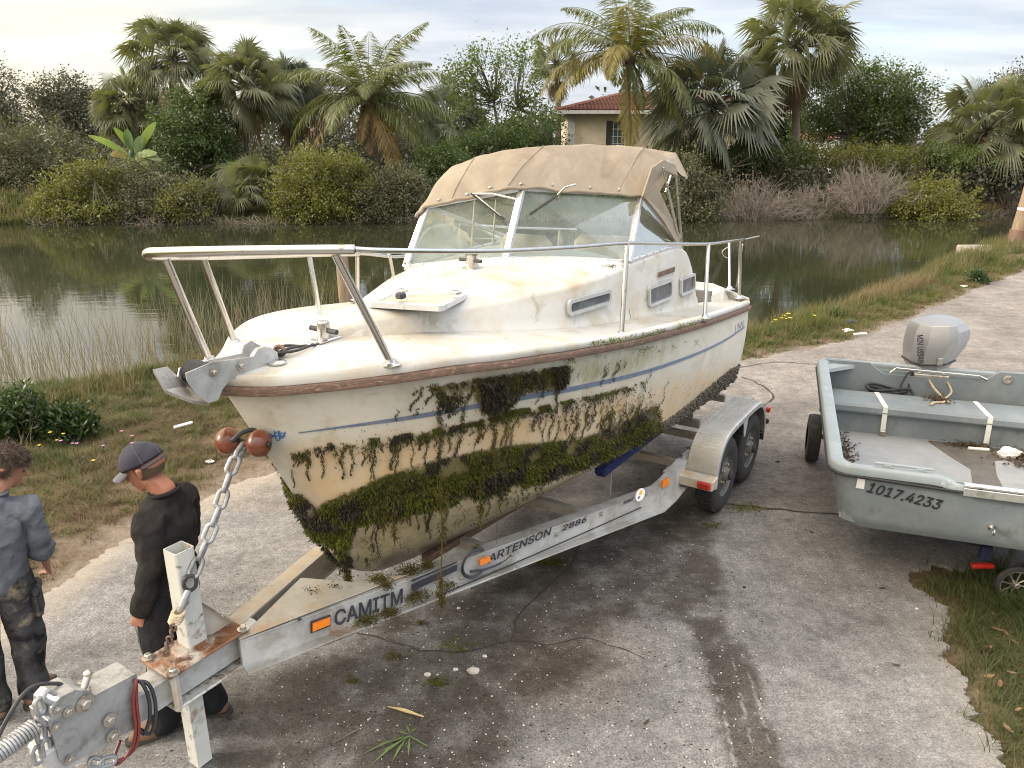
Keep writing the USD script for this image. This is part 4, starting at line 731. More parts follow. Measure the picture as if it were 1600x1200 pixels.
prt_ = beam('side_rail', pr, .012, HB, 'trailer_zinc', 'lettered port side rail', -HB / 2); beam('rail_flange', pr, .085, .012, 'trailer_zinc', None, -.003, prt_, -.0335); beam('rail_flange', pr, .10, .014, 'trailer_zinc', None, -HB, prt_, .012)
srt_ = beam('side_rail', sr, .012, HB, 'dirty_zinc', None, -HB / 2); beam('rail_flange', sr, .10, .013, 'dirty_zinc', None, .002, srt_); beam('rail_flange', sr, .10, .014, 'trailer_zinc', None, -HB, srt_)
# gusset plate over the rails, tongue tube
gp = np.array([pw_(x, y, zt(x) + .012) for x, y in ((374, 1000), (402, 972), (470, 904), (520, 908), (575, 913), (640, 897))]); g2 = sg.Polygon(gp[:, :2]); gz = np.linalg.lstsq(np.column_stack([gp[:, :2], np.ones(len(gp))]), gp[:, 2], rcond=None)[0]; gv, gf = VF(prism(g2.buffer(0), .006)); gv[:, 2] += gv[:, :2] @ gz[:2] + gz[2]; part(trailer, 'gusset_plate', (gv, gf), 'dirty_zinc')
TW, TH = .125, .155; TZ = .60
part(trailer, 'tongue_tube', bar((-.66, 0, TZ - .035), (.42, 0, TZ - .035), TW, TH, (0, 0, 1), .012), 'trailer_zinc', smooth=30)
for s_, v_ in ((.02, .0), (1.7, .3), (.9, .25)): pass
# jack: square leg through a bolted plate, gusset and clamps
lz = .045
part(trailer, 'jack_leg', (lambda o_: cat([bar((.03, 0, lz - .03), (.03, 0, .48), .078, .078, (1, 0, 0)), ]))(0), 'post_paint')
hollow = sg.box(-.040, -.040, .040, .040).buffer(.010, 4).difference(sg.box(-.036, -.036, .036, .036).buffer(.008, 4)); Mz = np.eye(4); Mz[:3, 3] = [.085, 0, .66]
part(trailer, 'jack_post', prism(hollow, .55, Mz), 'post_paint', smooth=30, label='hollow upright post on the tongue'); part(trailer, 'post_foot', cat([bar((.085, 0, .665), (.085, 0, .715), .105, .105, (1, 0, 0), .012), lathe([(.10, .672), (.09, .682), (0, .687)], 16, (.085, 0, 0))]), 'rust_plate', smooth=30)
part(trailer, 'clamp_plate', box((.10, 0, .664), (.44, .23, .016), .005), 'rust_plate'); part(trailer, 'clamp_plate', box((.10, 0, .475), (.42, .22, .016), .005), 'rusty_zinc')
tri_ = [(.135, .674), (.31, .674), (.29, .69), (.145, .90)]
M = np.eye(4); M[:3, :3] = np.array([[1, 0, 0], [0, 0, -1], [0, 1, 0]]).astype(float); M[:3, 3] = [0, .004, 0]; part(trailer, 'post_gusset', prism(tri_, .008, M), 'dirty_zinc'); part(trailer, 'post_gusset', bar((.142, 0, .90), (.305, 0, .69), .055, .007, (1, 0, 1)), 'dirty_zinc')
for s_ in (-.09, .30):
    for v_ in (-.098, .098):
        part(trailer, 'clamp_rod', cyl(S(s_, v_, .46), S(s_, v_, .678), .013), 'dirty_zinc', smooth=35); part(trailer, 'bolt', bolt(S(s_, v_, .672), (0, 0, 1), .018, .02), 'dull_steel')
part(trailer, 'clamp_strap', cat([bar(S(.29, .100, .475), S(.29, .100, .657), .05, .018, (0, 1, 0), .004)]), 'trailer_zinc'); part(trailer, 'clamp_strap', cat([bar(S(-.09, .100, .475), S(-.09, .100, .657), .04, .016, (0, 1, 0), .004)]), 'dirty_zinc')
# coupler at the very front
def side_poly(pix, v0, v1, m, name, par=None, bev=0):
    p = np.array([pv(x, y, v1) for x, y in pix]); poly = sg.Polygon([(a[0], a[2]) for a in p]).buffer(0); M = np.eye(4); M[:3, :3] = np.array([[1, 0, 0], [0, 0, -1], [0, 1, 0]]).astype(float); M[:3, 3] = [0, -v0, 0]; return part(par or trailer, name, prism(poly.buffer(-.006).buffer(.006, 3), v1 - v0, M), m)
mat('coupler_zinc', (.33, .335, .335), .5, .8, var=.2, scale=9, bump=.2, bscale=40, spots=[((.17, .165, .15), 7, .5, .68), ((.22, .13, .07), 12, .68, .8)])
cp = side_poly([(74, 1126), (130, 1096), (214, 1052), (218, 1108), (216, 1136), (150, 1170), (102, 1198), (92, 1186), (86, 1160)], -.075, .075, 'coupler_zinc', 'coupler')
side_poly([(79, 1128), (80, 1106), (94, 1090), (118, 1078), (140, 1080), (153, 1092), (168, 1080), (190, 1072), (200, 1060), (130, 1100)], -.06, .082, 'coupler_zinc', 'coupler_plate', cp)
for x, y, r_ in ((133, 1099, .030), (107, 1112, .018), (91, 1109, .014), (172, 1125, .024), (177, 1150, .024), (109, 1187, .014), (89, 1136, .014)): part(cp, 'bolt', bolt(pv(x, y, .086), (0, -1, 0), r_ * .75, r_ * .6), 'dull_steel')
part(cp, 'latch_knob', cat([tube(spline([pv(128, 1082, .05), pv(134, 1066, .04), pv(137, 1054, .03)], 4), .015, 8), trimesh.creation.icosphere(1, .019).apply_translation(pv(137, 1053, .03))]), 'dull_steel', smooth=True)
part(cp, 'bolt_cap', cat([lathe([(.045, 0), (.045, .012), (.026, .02), (.026, .05), (.015, .055), (0, .055)], 14, pv(191, 1068, .0))]), 'steel', smooth=35)
part(cp, 'latch_ring', tube([pv(118, 1088, .0) + np.array([.05 * math.cos(a), .055 * math.sin(a), .02]) for a in np.linspace(0, 2 * np.pi, 16, endpoint=False)], .010, 6, True), 'dull_steel', smooth=True)
def helix(a, b, R, r, turns, n=8):
    a, b = np.array(a), np.array(b); M = frame(a, b - a); L_ = np.linalg.norm(b - a); t = np.linspace(0, 1, turns * n); return tube((np.column_stack([t * L_, R * np.cos(t * turns * 2 * np.pi), R * np.sin(t * turns * 2 * np.pi)]) @ M[:3, :3].T) + a, r, 5)
part(cp, 'coil_spring', helix(pv(-10, 1182, .06), pv(56, 1134, .05), .032, .0075, 13, 10), 'coupler_zinc', smooth=True)
part(cp, 'spring_rod', tube([pv(-14, 1185, .06), pv(62, 1130, .05)], .016, 8), 'dull_steel', smooth=True)
def link(c, ax, nrm, L_=.11, W=.062, r=.0105):
    ax = np.asarray(ax, float) / np.linalg.norm(ax); nrm = np.asarray(nrm, float); b = np.cross(nrm, ax); b /= np.linalg.norm(b); h, w = (L_ - W) / 2, W / 2 - r
    pts = [c + ax * (h + w * math.sin(t)) + b * w * math.cos(t) for t in np.linspace(0, np.pi, 7)] + [c - ax * (h + w * math.sin(t)) - b * w * math.cos(t) for t in np.linspace(0, np.pi, 7)]; return tube(pts, r, 7, True)
for x, y, dx, dy in ((62, 1104, .3, 1), (70, 1122, .9, .4), (64, 1146, .1, 1), (72, 1168, .2, 1), (58, 1180, .2, 1), (80, 1090, 1, .5), (150, 1192, 1, .2), (168, 1190, 1, -.3)): part(cp, 'safety_link', link(pv(x, y, .05), pv(x + dx * 10, y + dy * 10, .05) - pv(x, y, .05), (.3, -1, .2), .095, .055, .010), 'coupler_zinc', smooth=True)
part(trailer, 'brake_cable', tube(spline([pv(-20, 1190, .03), pv(14, 1118, .03), pv(46, 1076, .02), pv(85, 1068, .0), pv(108, 1074, .0)], 8), .0085, 7), 'black_rubber', smooth=True)
for dx in (0, 9): part(trailer, 'black_cable', tube(spline([pv(214, 1064, .05), pv(222 + dx, 1068, .085), pv(232 + dx, 1090, .09), pv(234 + dx, 1120, .085), pv(226 + dx, 1146, .07), pv(219, 1140, .05)], 8), .0085, 7), 'black_rubber', smooth=True)
for dx in (0, 5): part(trailer, 'red_cable', tube(spline([pv(202, 1060, .03), pv(212, 1066, .09), pv(208 + dx, 1096, .095), pv(212 + dx, 1140, .09), pv(204 + dx, 1172, .07), pv(184, 1194 - dx, .05), pv(178, 1186, .03), pv(188, 1156, .0)], 8), .0075, 7), 'red_cable', smooth=True)
# cross-members, axles, bunks
for s_, vv, z_ in ((1.95, .42, .42), (2.75, .78, .42), (4.9, .86, .46), (5.66, .86, .50)): part(trailer, 'cross_member', bar(S(s_, -vv, z_), S(s_, vv, z_), .06, .075, (0, 0, 1), .004), 'dirty_zinc')
for sg_ in (1, -1):
    b0, b1 = S(3.0, .74 * sg_, .655), S(5.5, .76 * sg_, .64); part(trailer, 'bunk', bar(b0, b1, .10, .075, (0, 0, 1), .02), 'carpet_navy', smooth=30)
    for s_ in (3.12, 4.9): part(trailer, 'bunk_bracket', bar(S(s_, .76 * sg_, .42), S(s_, .76 * sg_, .62), .05, .012, (1, 0, 0)), 'trailer_zinc')
    part(trailer, 'keel_guide', bar(S(1.6, .20 * sg_, .455), S(2.9, .24 * sg_, .40), .06, .05), 'rub_wood')
# wheels and fenders
wc0 = pw_(1127, 796, 0); WR, WW = .325, .185; VO = -wc0[1] + .02; SF, SR_ = wc0[0] + .02, wc0[0] + .02 + .70
def wheel(s_, sg_):
    o = S(s_, (VO - WW) * sg_, WR); ax = np.array([0, -1., 0]) * sg_; prof = [(.19, .01), (.24, 0), (WR - .04, .004), (WR - .012, .02), (WR, .04), (WR, WW - .04), (WR - .012, WW - .02), (WR - .04, WW - .004), (.24, WW), (.19, WW - .012)]
    w_ = part(trailer, 'wheel', lathe(prof, 40, o, ax), 'tyre', smooth=35); part(w_, 'rim', lathe([(.19, WW - .012), (.185, WW - .03), (.165, WW - .05), (.12, WW - .035), (.07, WW - .03), (.06, WW - .005), (.035, WW + .02), (0, WW + .022)], 28, o, ax), 'rim_grey', smooth=35)
    tb = [xf(box((0, 0, 0), (.022, .030, .012)), frame(o + ax * (.045 + .031 * (k % 4)) + np.array([math.cos(a), 0, math.sin(a)]) * (WR + .002), (-math.sin(a), 0, math.cos(a)), (math.cos(a), 0, math.sin(a)))) for k, a in enumerate(np.linspace(0, 2 * np.pi, 176, endpoint=False))]
    part(w_, 'tread', cat(tb), 'tyre', kind='stuff'); part(w_, 'hub_cap', lathe([(.042, WW), (.042, WW + .03), (.03, WW + .04), (0, WW + .042)], 16, o, ax), 'black_rubber', smooth=35)
    for a in np.arange(5) * 2 * np.pi / 5: part(w_, 'wheel_nut', bolt(o + ax * (WW - .03) + .085 * np.array([math.cos(a), 0, math.sin(a)]), ax, .012, .02), 'dull_steel')
for sg_ in (1, -1):
    for s_ in (SF, SR_): wheel(s_, sg_)
    prof = spline([(SF - .385, .34), (SF - .375, .44), (SF - .33, .58), (SF - .22, .70), (SF - .05, .755), (SF + .35, .765), (SR_ + .05, .755), (SR_ + .22, .70), (SR_ + .33, .58), (SR_ + .375, .44), (SR_ + .385, .36)], 5)
    vi, vo = VO - .235, VO + .02
    sh_ = [[S(s_, a * sg_, w_) for a, w_ in ((vi, w_), (vo - .012, w_), (vo, w_ - .012), (vo, w_ - .05), (vo - .006, w_ - .05), (vo - .012, w_ - .016), (vi, w_ - .006))] for s_, w_ in prof]
    # the lip follows the curve inwards
    cen = np.array([(SF + SR_) / 2, .30]); sh_ = np.array(sh_)
    for i, (s_, w_) in enumerate(prof):
        t = prof[min(i + 1, len(prof) - 1)] - prof[max(i - 1, 0)]; nn = np.array([t[1], -t[0]]); nn /= np.linalg.norm(nn)
        for j, (a, e) in enumerate(((vi, 0), (vo - .012, 0), (vo, .012), (vo, .05), (vo - .006, .05), (vo - .012, .016), (vi, .006))): sh_[i, j] = S(s_ + nn[0] * e, a * sg_, w_ + nn[1] * e)
    fd = part(trailer, 'fender', loft(sh_), 'tread_plate', smooth=35)
    # raised bars of the tread plate, front slope and top
    tp = []
    for i in range(0, len(prof) - 1):
        p0, p1 = prof[i], prof[i + 1]; t = (p1 - p0); nrm = np.array([-t[1], t[0]]) / np.linalg.norm(t); n_ = max(1, int(np.linalg.norm(t) / .026))
        for k in range(n_):
            for j in range(8):
                c2 = p0 + t * (k + .5) / n_ + nrm * .001; a = vi + .02 + j * .0275 + .0137 * (k % 2); dirv = np.array([t[0], 0, t[1]]) / np.linalg.norm(t); x_ = dirv * .7 + np.array([0, (1 if (j + k) % 2 else -1), 0]) * .7
                tp.append(xf(trimesh.creation.box((.022, .006, .004)), frame(S(c2[0], a * sg_, c2[1]), x_, (nrm[0], 0, nrm[1]))))
    part(fd, 'tread_bars', cat(tp), 'tread_plate', kind='stuff')
    part(fd, 'fender_drop', prism([(SF + .28, .71), (SF + .42, .71), (SF + .37, .56), (SF + .34, .56)], .006, np.array([[1, 0, 0, 0], [0, 0, -1, -sg_ * (VO + .012)], [0, 1, 0, 0], [0, 0, 0, 1.]])), 'trailer_zinc')
    st_ = part(trailer, 'fender_step', box(S(SF - .47, (VO - .17) * sg_, .43), (.13, .42, .085), .008), 'dirty_zinc'); part(st_, 'red_light', box(S(SF - .538, (VO - .03) * sg_, .43), (.03, .11, .062), .012), 'red_lens')
    part(fd, 'rear_light', box(S(SR_ + .36, (VO + .03) * sg_, .60), (.05, .04, .055), .01), 'red_lens'); part(fd, 'rear_reflector', box(S(SR_ + .39, (VO + .02) * sg_, .47), (.03, .04, .05), .01), 'black_rubber')
    part(trailer, 'mud_flap', box(S(SR_ + .375, (VO - .11) * sg_, .36), (.012, .24, .16)), 'black_rubber')
for s_ in (SF, SR_): part(trailer, 'axle', bar(S(s_, -VO + .18, WR), S(s_, VO - .18, WR), .06, .06), 'dirty_zinc')
# lettering, lamps and sticker on the port rail
def on_rail(px, py):
    """Point on the outer face of the port rail's web, and the rail's direction there."""
    a, b = (pr[0], pr[2]) if px < 1032 else (pr[2], pr[4]); d = (b - a) * [1, 1, 0]; d /= np.linalg.norm(d); n_ = np.array([d[1], -d[0], 0]); W0 = to_world(a + n_ * .0075); nw_ = to_world(a + n_) - to_world(a); return to_local(onplane(px, py, W0, nw_)), d, n_
def lettering(text, px0, py0, px1, py1, hgt, m='decal_black', slant=0.0, bold=True, name='lettering'):
    p0, d, n_ = on_rail(px0, py0); p1, _, _ = on_rail(px1, py1); x = p1 - p0; w = np.linalg.norm(x); x /= w; t = meshkit.text_mesh(text, hgt, .0015, bold); v, f = VF(t); v = v.copy(); v[:, 0] -= v[:, 0].min(); v[:, 0] += v[:, 1] * slant; v[:, 0] *= w / v[:, 0].max()
    y = np.cross(n_, x); M = np.eye(4); M[:3, 0], M[:3, 1], M[:3, 2], M[:3, 3] = x, y, n_, p0; return part(prt_, name, xf((v, f), M), m)
lettering('CAMITM', 523, 978, 629, 941, .088); lettering('ARTENSON', 762, 880, 862, 834, .052, slant=.22); lettering('2886', 878, 830, 916, 815, .040, slant=.22); lettering('ADEEF', 974, 788, 990, 781, .022)
def rail_quad(pix, m, name, th_=.003):
    p = np.array([on_rail(x, y)[0] for x, y in pix]); n_ = on_rail(*pix[0])[2]; return part(prt_, name, loft([p, p + n_ * th_]), m)
rail_quad([(643, 924), (714, 891), (714, 882), (643, 913)], 'decal_black', 'stripe_decal'); rail_quad([(643, 909), (714, 879), (714, 877), (643, 906)], 'decal_black', 'stripe_decal')
cc = [on_rail(742 + 20 * math.cos(a) * (1 if math.cos(a) < .3 else 1.0), 880 + 20 * math.sin(a) - 8 * math.cos(a))[0] for a in np.linspace(-.9, -5.3, 22)]
part(prt_, 'logo_swoosh', tube(np.array(cc) + on_rail(742, 880)[2] * .002, .011, 4), 'decal_black'); part(prt_, 'logo_swoosh', tube(spline([on_rail(x, y)[0] for x, y in ((735, 893), (760, 889), (786, 878), (800, 866))], 5), [.009] * 10 + [.005] * 6, 4), 'decal_black')
rail_quad([(487, 985), (514, 974), (514, 963), (487, 973)], 'orange_lens', 'marker_lamp', .016); rail_quad([(485, 989), (516, 977), (516, 960), (485, 971)], 'decal_black', 'lamp_base', .006)
rail_quad([(748, 882), (764, 875), (763, 868), (747, 873)], 'orange_lens', 'marker_lamp', .02); rail_quad([(1033, 762), (1043, 757), (1043, 746), (1033, 751)], 'orange_lens', 'marker_lamp', .014)
sc, d_, n_ = on_rail(1000, 773); stk = part(prt_, 'sticker', lathe([(.052, 0), (.052, .003), (0, .003)], 24, sc, n_), 'decal_white'); part(stk, 'sticker_mark', lathe([(.018, .003), (.018, .0045), (0, .0045)], 14, sc + d_ * .004 + [0, 0, .018], n_), 'decal_yellow'); part(stk, 'sticker_mark', lathe([(.014, .003), (.014, .0045), (0, .0045)], 4, sc - d_ * .014 + [0, 0, -.016], n_), 'navy_tape')
for px_, py_ in ((640, 962), (720, 925), (800, 889), (870, 858), (940, 826), (1010, 795)): bo, d_, n_ = on_rail(px_, py_ - 32); part(prt_, 'bolt', bolt(bo + [0, 0, -.045], n_, .009, .008), 'dull_steel')
part(trailer, 'wire', tube(spline([on_rail(x, y)[0] + on_rail(x, y)[2] * .012 for x, y in ((400, 1040), (520, 1000), (640, 948), (760, 897), (880, 845), (1000, 792))], 6), .005, 5), 'black_rubber', smooth=True)
for s_, v_ in ((468, 968), (533, 869), (524, 875)): part(srt_, 'bolt_hole', lathe([(.012, 0), (.012, .002), (0, .002)], 10, pw_(s_, v_, zt(s_) + .009)), 'black_rubber')
for x, y in ((985, 758), (1000, 748), (1064, 712), (1075, 700)): part(prt_, 'bolt_hole', lathe([(.018, 0), (.018, .002), (0, .002)], 10, pw_(x, y, ZT + .010 + (.02 if x > 1050 else 0))), 'black_rubber')
# weed dropped on the trailer
for i, (x, y, z_, sx, n) in enumerate(((592, 908, ZT + .01, .05, 420), (640, 893, ZT + .01, .06, 420), (668, 884, ZT + .01, .035, 240), (606, 918, ZT + .01, .03, 160), (648, 932, .40, .06, 520), (572, 968, .36, .06, 420), (606, 958, .36, .05, 400), (668, 886, ZT + .01, .02, 60), (700, 915, .36, .03, 160), (745, 860, ZT, .02, 90), (486, 926, ZT + .02, .035, 40), (522, 919, ZT + .02, .03, 40))):
    c = atz(x, y, zt(x) + .012) if z_ > .5 else to_world(on_rail(x, y)[0] + on_rail(x, y)[2] * .02); P_ = c + mr.normal(0, 1, (n, 3)) * [sx * .62, sx * .5, .012] + [0, 0, .012]; m_ = leaflets(P_, mr.normal(0, 1, (n, 3)) * [1, 1, .5] + [0, 0, .1], mr.normal(0, 1, (n, 3)), .020 * (.5 + mr.random(n)), .006, mr)
    solo('weed_clump', m_, 'moss_olive' if i < 10 else 'moss_dark', ['olive weed clump on the trailer rail above the lettering, nearest the front', 'olive weed lying on the rail top under the hull', 'small weed lump on the rail top behind the largest one', 'weed scrap between the gusset plate and the rail', 'brown weed hanging over the rail right of the big lettering', 'dark weed under the big black lettering', 'weed clump on the lower flange below the last big letter', 'tiny weed lump on the rail top behind the striped decal', 'weed scrap below the striped decal', 'tiny weed scrap on the rail above the swoosh logo', 'mud and weed crumbs on the front of the gusset plate', 'mud and weed crumbs on the back of the gusset plate'][i], 'weed', kind='stuff')
# ------------------------------------------------------------------ brown bow roller and the chain
ro = thing('bow_stop_roller', 'pair of brown rubber bells on the stem of the cabin boat', 'roller', to_world(pv(380, 692, 0)), PHI)
c0, c1 = to_world(pv(358, 689, -.075)), to_world(pv(404, 693, .085)); ax = (c1 - c0) / np.linalg.norm(c1 - c0)
bell = [(0, -.05), (.03, -.055), (.058, -.04), (.070, -.012), (.068, .012), (.052, .034), (.034, .045), (.03, .06), (0, .06)]
part(ro, 'roller_bell', lathe(bell, 24, c0, -ax * -1), 'amber_roller', smooth=True, world=True); part(ro, 'roller_bell', lathe(bell, 24, c1, -ax), 'amber_roller', smooth=True, world=True)
part(ro, 'axle', cyl(c0 - ax * .065, c1 + ax * .065, .016), 'black_rubber', smooth=35, world=True); part(ro, 'strap', tube(spline([to_world(pv(x, y, v_)) for x, y, v_ in ((362, 690, -.02), (375, 678, .0), (392, 672, .02), (404, 676, .04))], 6), .012, 8), 'black_rubber', smooth=True, world=True)
ch = thing('chain', 'steel chain from the bow roller down to the trailer post', 'chain', to_world(pv(340, 800, .06)), PHI)
cpts = spline([to_world(pv(x, y, v_)) for x, y, v_ in ((379, 700, .02), (366, 722, .04), (352, 762, .05), (338, 806, .06), (320, 852, .065), (307, 884, .07), (298, 906, .075))], 40)
cl_ = np.concatenate([[0], np.cumsum(np.linalg.norm(np.diff(cpts, axis=0), axis=1))]); step = .083; nl = int(cl_[-1] / step)
for k in range(nl + 1):
    at_ = lambda l_: np.array([np.interp(l_, cl_, cpts[:, i]) for i in range(3)]); c = at_(k * step + .02); a = at_(k * step + .05) - at_(max(k * step - .01, 0)); nrm = np.array([.2, -1, .25]) if k % 2 else np.array([1., .35, .25]); part(ch, 'link', link(c, a, np.cross(a, np.cross(nrm, a)), .112, .066, .0115), 'coupler_zinc', smooth=True, world=True)
W_ = lambda x, y, v_=.075: to_world(pv(x, y, v_))
part(ch, 'ring', tube([W_(297, 911) + .038 * (math.cos(t) * np.array([.8, .55, 0]) * .75 + math.sin(t) * np.array([0, 0, 1.0])) for t in np.linspace(0, 2 * np.pi, 18, endpoint=False)], .009, 7, True), 'black_rubber', smooth=True, world=True)
part(ch, 'hook', tube([W_(294, 922), W_(287, 940), W_(281, 956)], [.014, .019, .014], 8), 'coupler_zinc', smooth=True, world=True)
for k in range(4): part(ch, 'rope_wrap', tube([W_(279 - 1.5 * k, 957 + 4 * k) + .026 * (math.cos(t) * np.array([.85, .5, 0]) + math.sin(t) * np.array([-.5, .85, .25])) for t in np.linspace(0, 2 * np.pi, 12, endpoint=False)], .009, 6, True), 'rope_tan', smooth=True, world=True)
for k, (x, y) in enumerate(((271, 980), (268, 990), (265, 1000), (261, 1010), (259, 1020))): part(ch, 'small_link', link(W_(x, y, .09), np.array([-.1, -.1, 1]), np.array([1, .3, 0]) if k % 2 else np.array([.3, -1, 0]), .052, .030, .006), 'rub_wood', smooth=True, world=True)
# ------------------------------------------------------------------ the grey skiff
mat('skiff_grey', (.165, .193, .208), .55, var=.10, scale=3, bump=.06, bscale=60, spots=[((.23, .245, .24), 4, .50, .75), ((.09, .092, .082), 5, .58, .76)])
mat('skiff_floor', (.25, .26, .268), .75, var=.12, scale=5, bump=.15, bscale=90, spots=[((.17, .16, .14), 3.0, .58, .72), ((.08, .06, .045), 26, .70, .76)])
mat('skiff_rim', (.25, .29, .305), .45, var=.10, scale=5, spots=[((.55, .58, .58), 8, .6, .8)])
mat('motor_grey', (.235, .24, .25), .34, .25, var=.06, scale=4, coat=.3, spots=[((.26, .25, .24), 5, .6, .8)])
mat('strap_white', (.68, .67, .62), .8, var=.12, scale=30); mat('dead_leaf', (.13, .065, .03), .85, var=.4, scale=20, island=.6); mat('water_stain', (.095, .085, .07), .5, var=.3, scale=9)
SK, SKR = np.array([2.2, 4.7, 0.0]), math.radians(-19.0)
skiff = thing('skiff', 'open grey skiff with a bench seat on a small trailer', 'boat', SK, SKR)
W, Ln = 2.02, 2.42
gz_ = lambda y: .905 + .045 * y
def rrect(x0, y0, x1, y1, r, n=6):
    g = np.linspace(0, np.pi / 2, n); out = []
    for (cx, cy), a in (((x1 - r, y1 - r), 0), ((x0 + r, y1 - r), np.pi / 2), ((x0 + r, y0 + r), np.pi), ((x1 - r, y0 + r), 1.5 * np.pi)): out += [(cx + r * math.cos(a + t), cy + r * math.sin(a + t)) for t in g]
    return np.array(out)
def ring_at(ins, z, r=.12, ylift=True): q = rrect(ins, ins * .5, W - ins, Ln - ins * .2, r); return np.column_stack([q, (gz_(q[:, 1]) - .905 if ylift else 0) + np.full(len(q), z)])
part(skiff, 'hull', loft([ring_at(.012, .89), ring_at(.05, .68), ring_at(.09, .53), ring_at(.125, .44, ylift=False), ring_at(.30, .40, ylift=False), ring_at(.9, .39, .05, ylift=False)], caps=False), 'skiff_grey', smooth=40)
def dip(p):                                                            # the gunwale drops along the right of the front edge
    p = p.copy(); k = np.clip((p[:, 0] - .66) / .12, 0, 1) * np.clip((.35 - p[:, 1]) / .2, 0, 1); p[:, 2] -= .045 * k; return p
def fine_ring(ins, z, r):
    q = rrect(ins, ins * .6, W - ins, Ln - ins * .6, r, 8); q = np.array(sg.LinearRing(q).segmentize(.05).coords)[:-1]; t = np.array([sg.LineString(q).project(sg.Point(a)) for a in q]); return dip(np.column_stack([q, z + .055 + .045 * q[:, 1]]))
def res(ring, n=150):
    c = np.vstack([ring, ring[:1]]); l_ = np.concatenate([[0], np.cumsum(np.linalg.norm(np.diff(c, axis=0), axis=1))]); t = np.linspace(0, l_[-1], n, endpoint=False); return np.column_stack([np.interp(t, l_, c[:, i]) for i in range(3)])
rims = [res(fine_ring(i, z, r)) for i, z, r in ((.006, .80, .12), (-.016, .80, .13), (-.02, .815, .13), (-.016, .845, .13), (.0, .862, .12), (.05, .866, .10), (.075, .855, .09), (.08, .80, .09))]
part(skiff, 'gunwale', loft(rims, caps=False), 'skiff_rim', smooth=40)
part(skiff, 'rub_strip', tube(dip(np.column_stack([rrect(-.018, -.012, W + .018, Ln, .13, 8), gz_(rrect(-.018, -.012, W + .018, Ln, .13, 8)[:, 1]) - .058])), .011, 6, True), 'black_rubber', smooth=True)
part(skiff, 'inner_wall', loft([res(fine_ring(.078, .835, .09)) - [0, 0, 0], np.column_stack([res(fine_ring(.10, .835, .08))[:, :2], np.full(150, .47)])], caps=False), 'skiff_grey', smooth=30)
part(skiff, 'floor', box((W / 2, Ln / 2, .49), (W - .20, Ln - .2, .03)), 'skiff_floor')
part(skiff, 'front_trim', bar((.80, -.004, .881), (W - .02, -.004, .881), .05, .018, (0, 0, 1), .004), 'aluminium'); part(skiff, 'front_trim', bar((.80, -.026, .84), (W - .02, -.026, .84), .012, .055, (0, 0, 1), .003), 'aluminium')
bn = part(skiff, 'bench', box((W / 2, 2.02, .60), (W - .24, .34, .22)), 'skiff_grey'); part(bn, 'bench_lid', box((W / 2, 2.0, .745), (W - .22, .44, .085), .02), 'skiff_grey', smooth=30)
# transom with its cut-out for the motor
tz = .98; M = np.eye(4); M[:3, :3] = np.array([[1, 0, 0], [0, 0, -1], [0, 1, 0]]).astype(float); M[:3, 3] = [0, Ln - .03, 0]
part(skiff, 'transom', prism(sg.Polygon([(.06, .5), (.06, 1.03), (.45, 1.03), (.50, .985), (.58, .935), (1.38, .935), (1.44, .985), (1.52, 1.045), (W - .06, 1.045), (W - .06, .5)]).buffer(.015).buffer(-.015), .055, M), 'skiff_grey')
part(skiff, 'corner_knee', prism([(.06, Ln - .08), (.32, Ln - .08), (.06, Ln - .32)], .035, np.array([[1, 0, 0, 0], [0, 1, 0, 0], [0, 0, 1, .965], [0, 0, 0, 1.]])), 'skiff_rim')
part(skiff, 'drain_fitting', lathe([(.04, 0), (.04, .012), (.025, .016), (.02, .006), (0, .006)], 16, (1.58, Ln - .086, .985), (0, -1, 0)), 'dull_steel', smooth=35)
part(skiff, 'wet_stain', prism(sg.Polygon([(.95, 1.80), (1.25, 1.83), (1.62, 1.76), (1.58, 1.62), (1.36, 1.52), (1.30, 1.2), (1.28, .8), (1.30, .30), (1.12, .25), (1.10, .8), (1.17, 1.25), (1.06, 1.5)]).buffer(.05).buffer(-.03), .002, np.array([[1, 0, 0, 0], [0, 1, 0, 0], [0, 0, 1, .505], [0, 0, 0, 1.]])), 'water_stain', label='dark damp stain on the floor')
for x in (.55, 1.36):
    part(skiff, 'strap', cat([bar((x - .03, 2.20, .790), (x, 1.78, .790), .04, .004), bar((x, 1.776, .79), (x + .01, 1.80, .56), .04, .004, (0, -1, 0))]), 'strap_white'); part(skiff, 'strap_buckle', box((x + .012, 1.80, .535), (.05, .02, .045), .006), 'dull_steel')
part(skiff, 'grab_handle', cat([bar((.26, .03, .945), (.62, .03, .945), .02, .016, (0, 0, 1), .004), box((.34, .03, .93), (.05, .03, .03), .004), box((.54, .03, .93), (.05, .03, .03), .004)]), 'skiff_rim')
def face_pt(px, py):
    n_ = rotz(SKR) @ np.array([0, -1., -.13]); n_ /= np.linalg.norm(n_); o = SK + rotz(SKR) @ np.array([.5, .016, .78]); return onplane(px, py, o + n_ * .006, n_), n_
p0, n_ = face_pt(1353, 768); p1, _ = face_pt(1466, 796); x = p1 - p0; wd = np.linalg.norm(x); x /= wd
v, f = VF(meshkit.text_mesh('1017.4233', .075, .002, True)); v = v.copy(); v[:, 0] = (v[:, 0] - v[:, 0].min()); v[:, 0] *= wd / v[:, 0].max(); v[:, 0] += .15 * v[:, 1]; M2 = np.eye(4); M2[:3, 0], M2[:3, 1], M2[:3, 2], M2[:3, 3] = x, np.cross(n_, x), n_, p0
part(skiff, 'registration_number', xf((v, f), M2), 'decal_black', world=True)
q_ = np.array([face_pt(a, b)[0] for a, b in ((1337, 762), (1350, 764), (1352, 748), (1340, 746))]); part(skiff, 'sticker', loft([q_, q_ + n_ * .003]), 'decal_white', world=True)
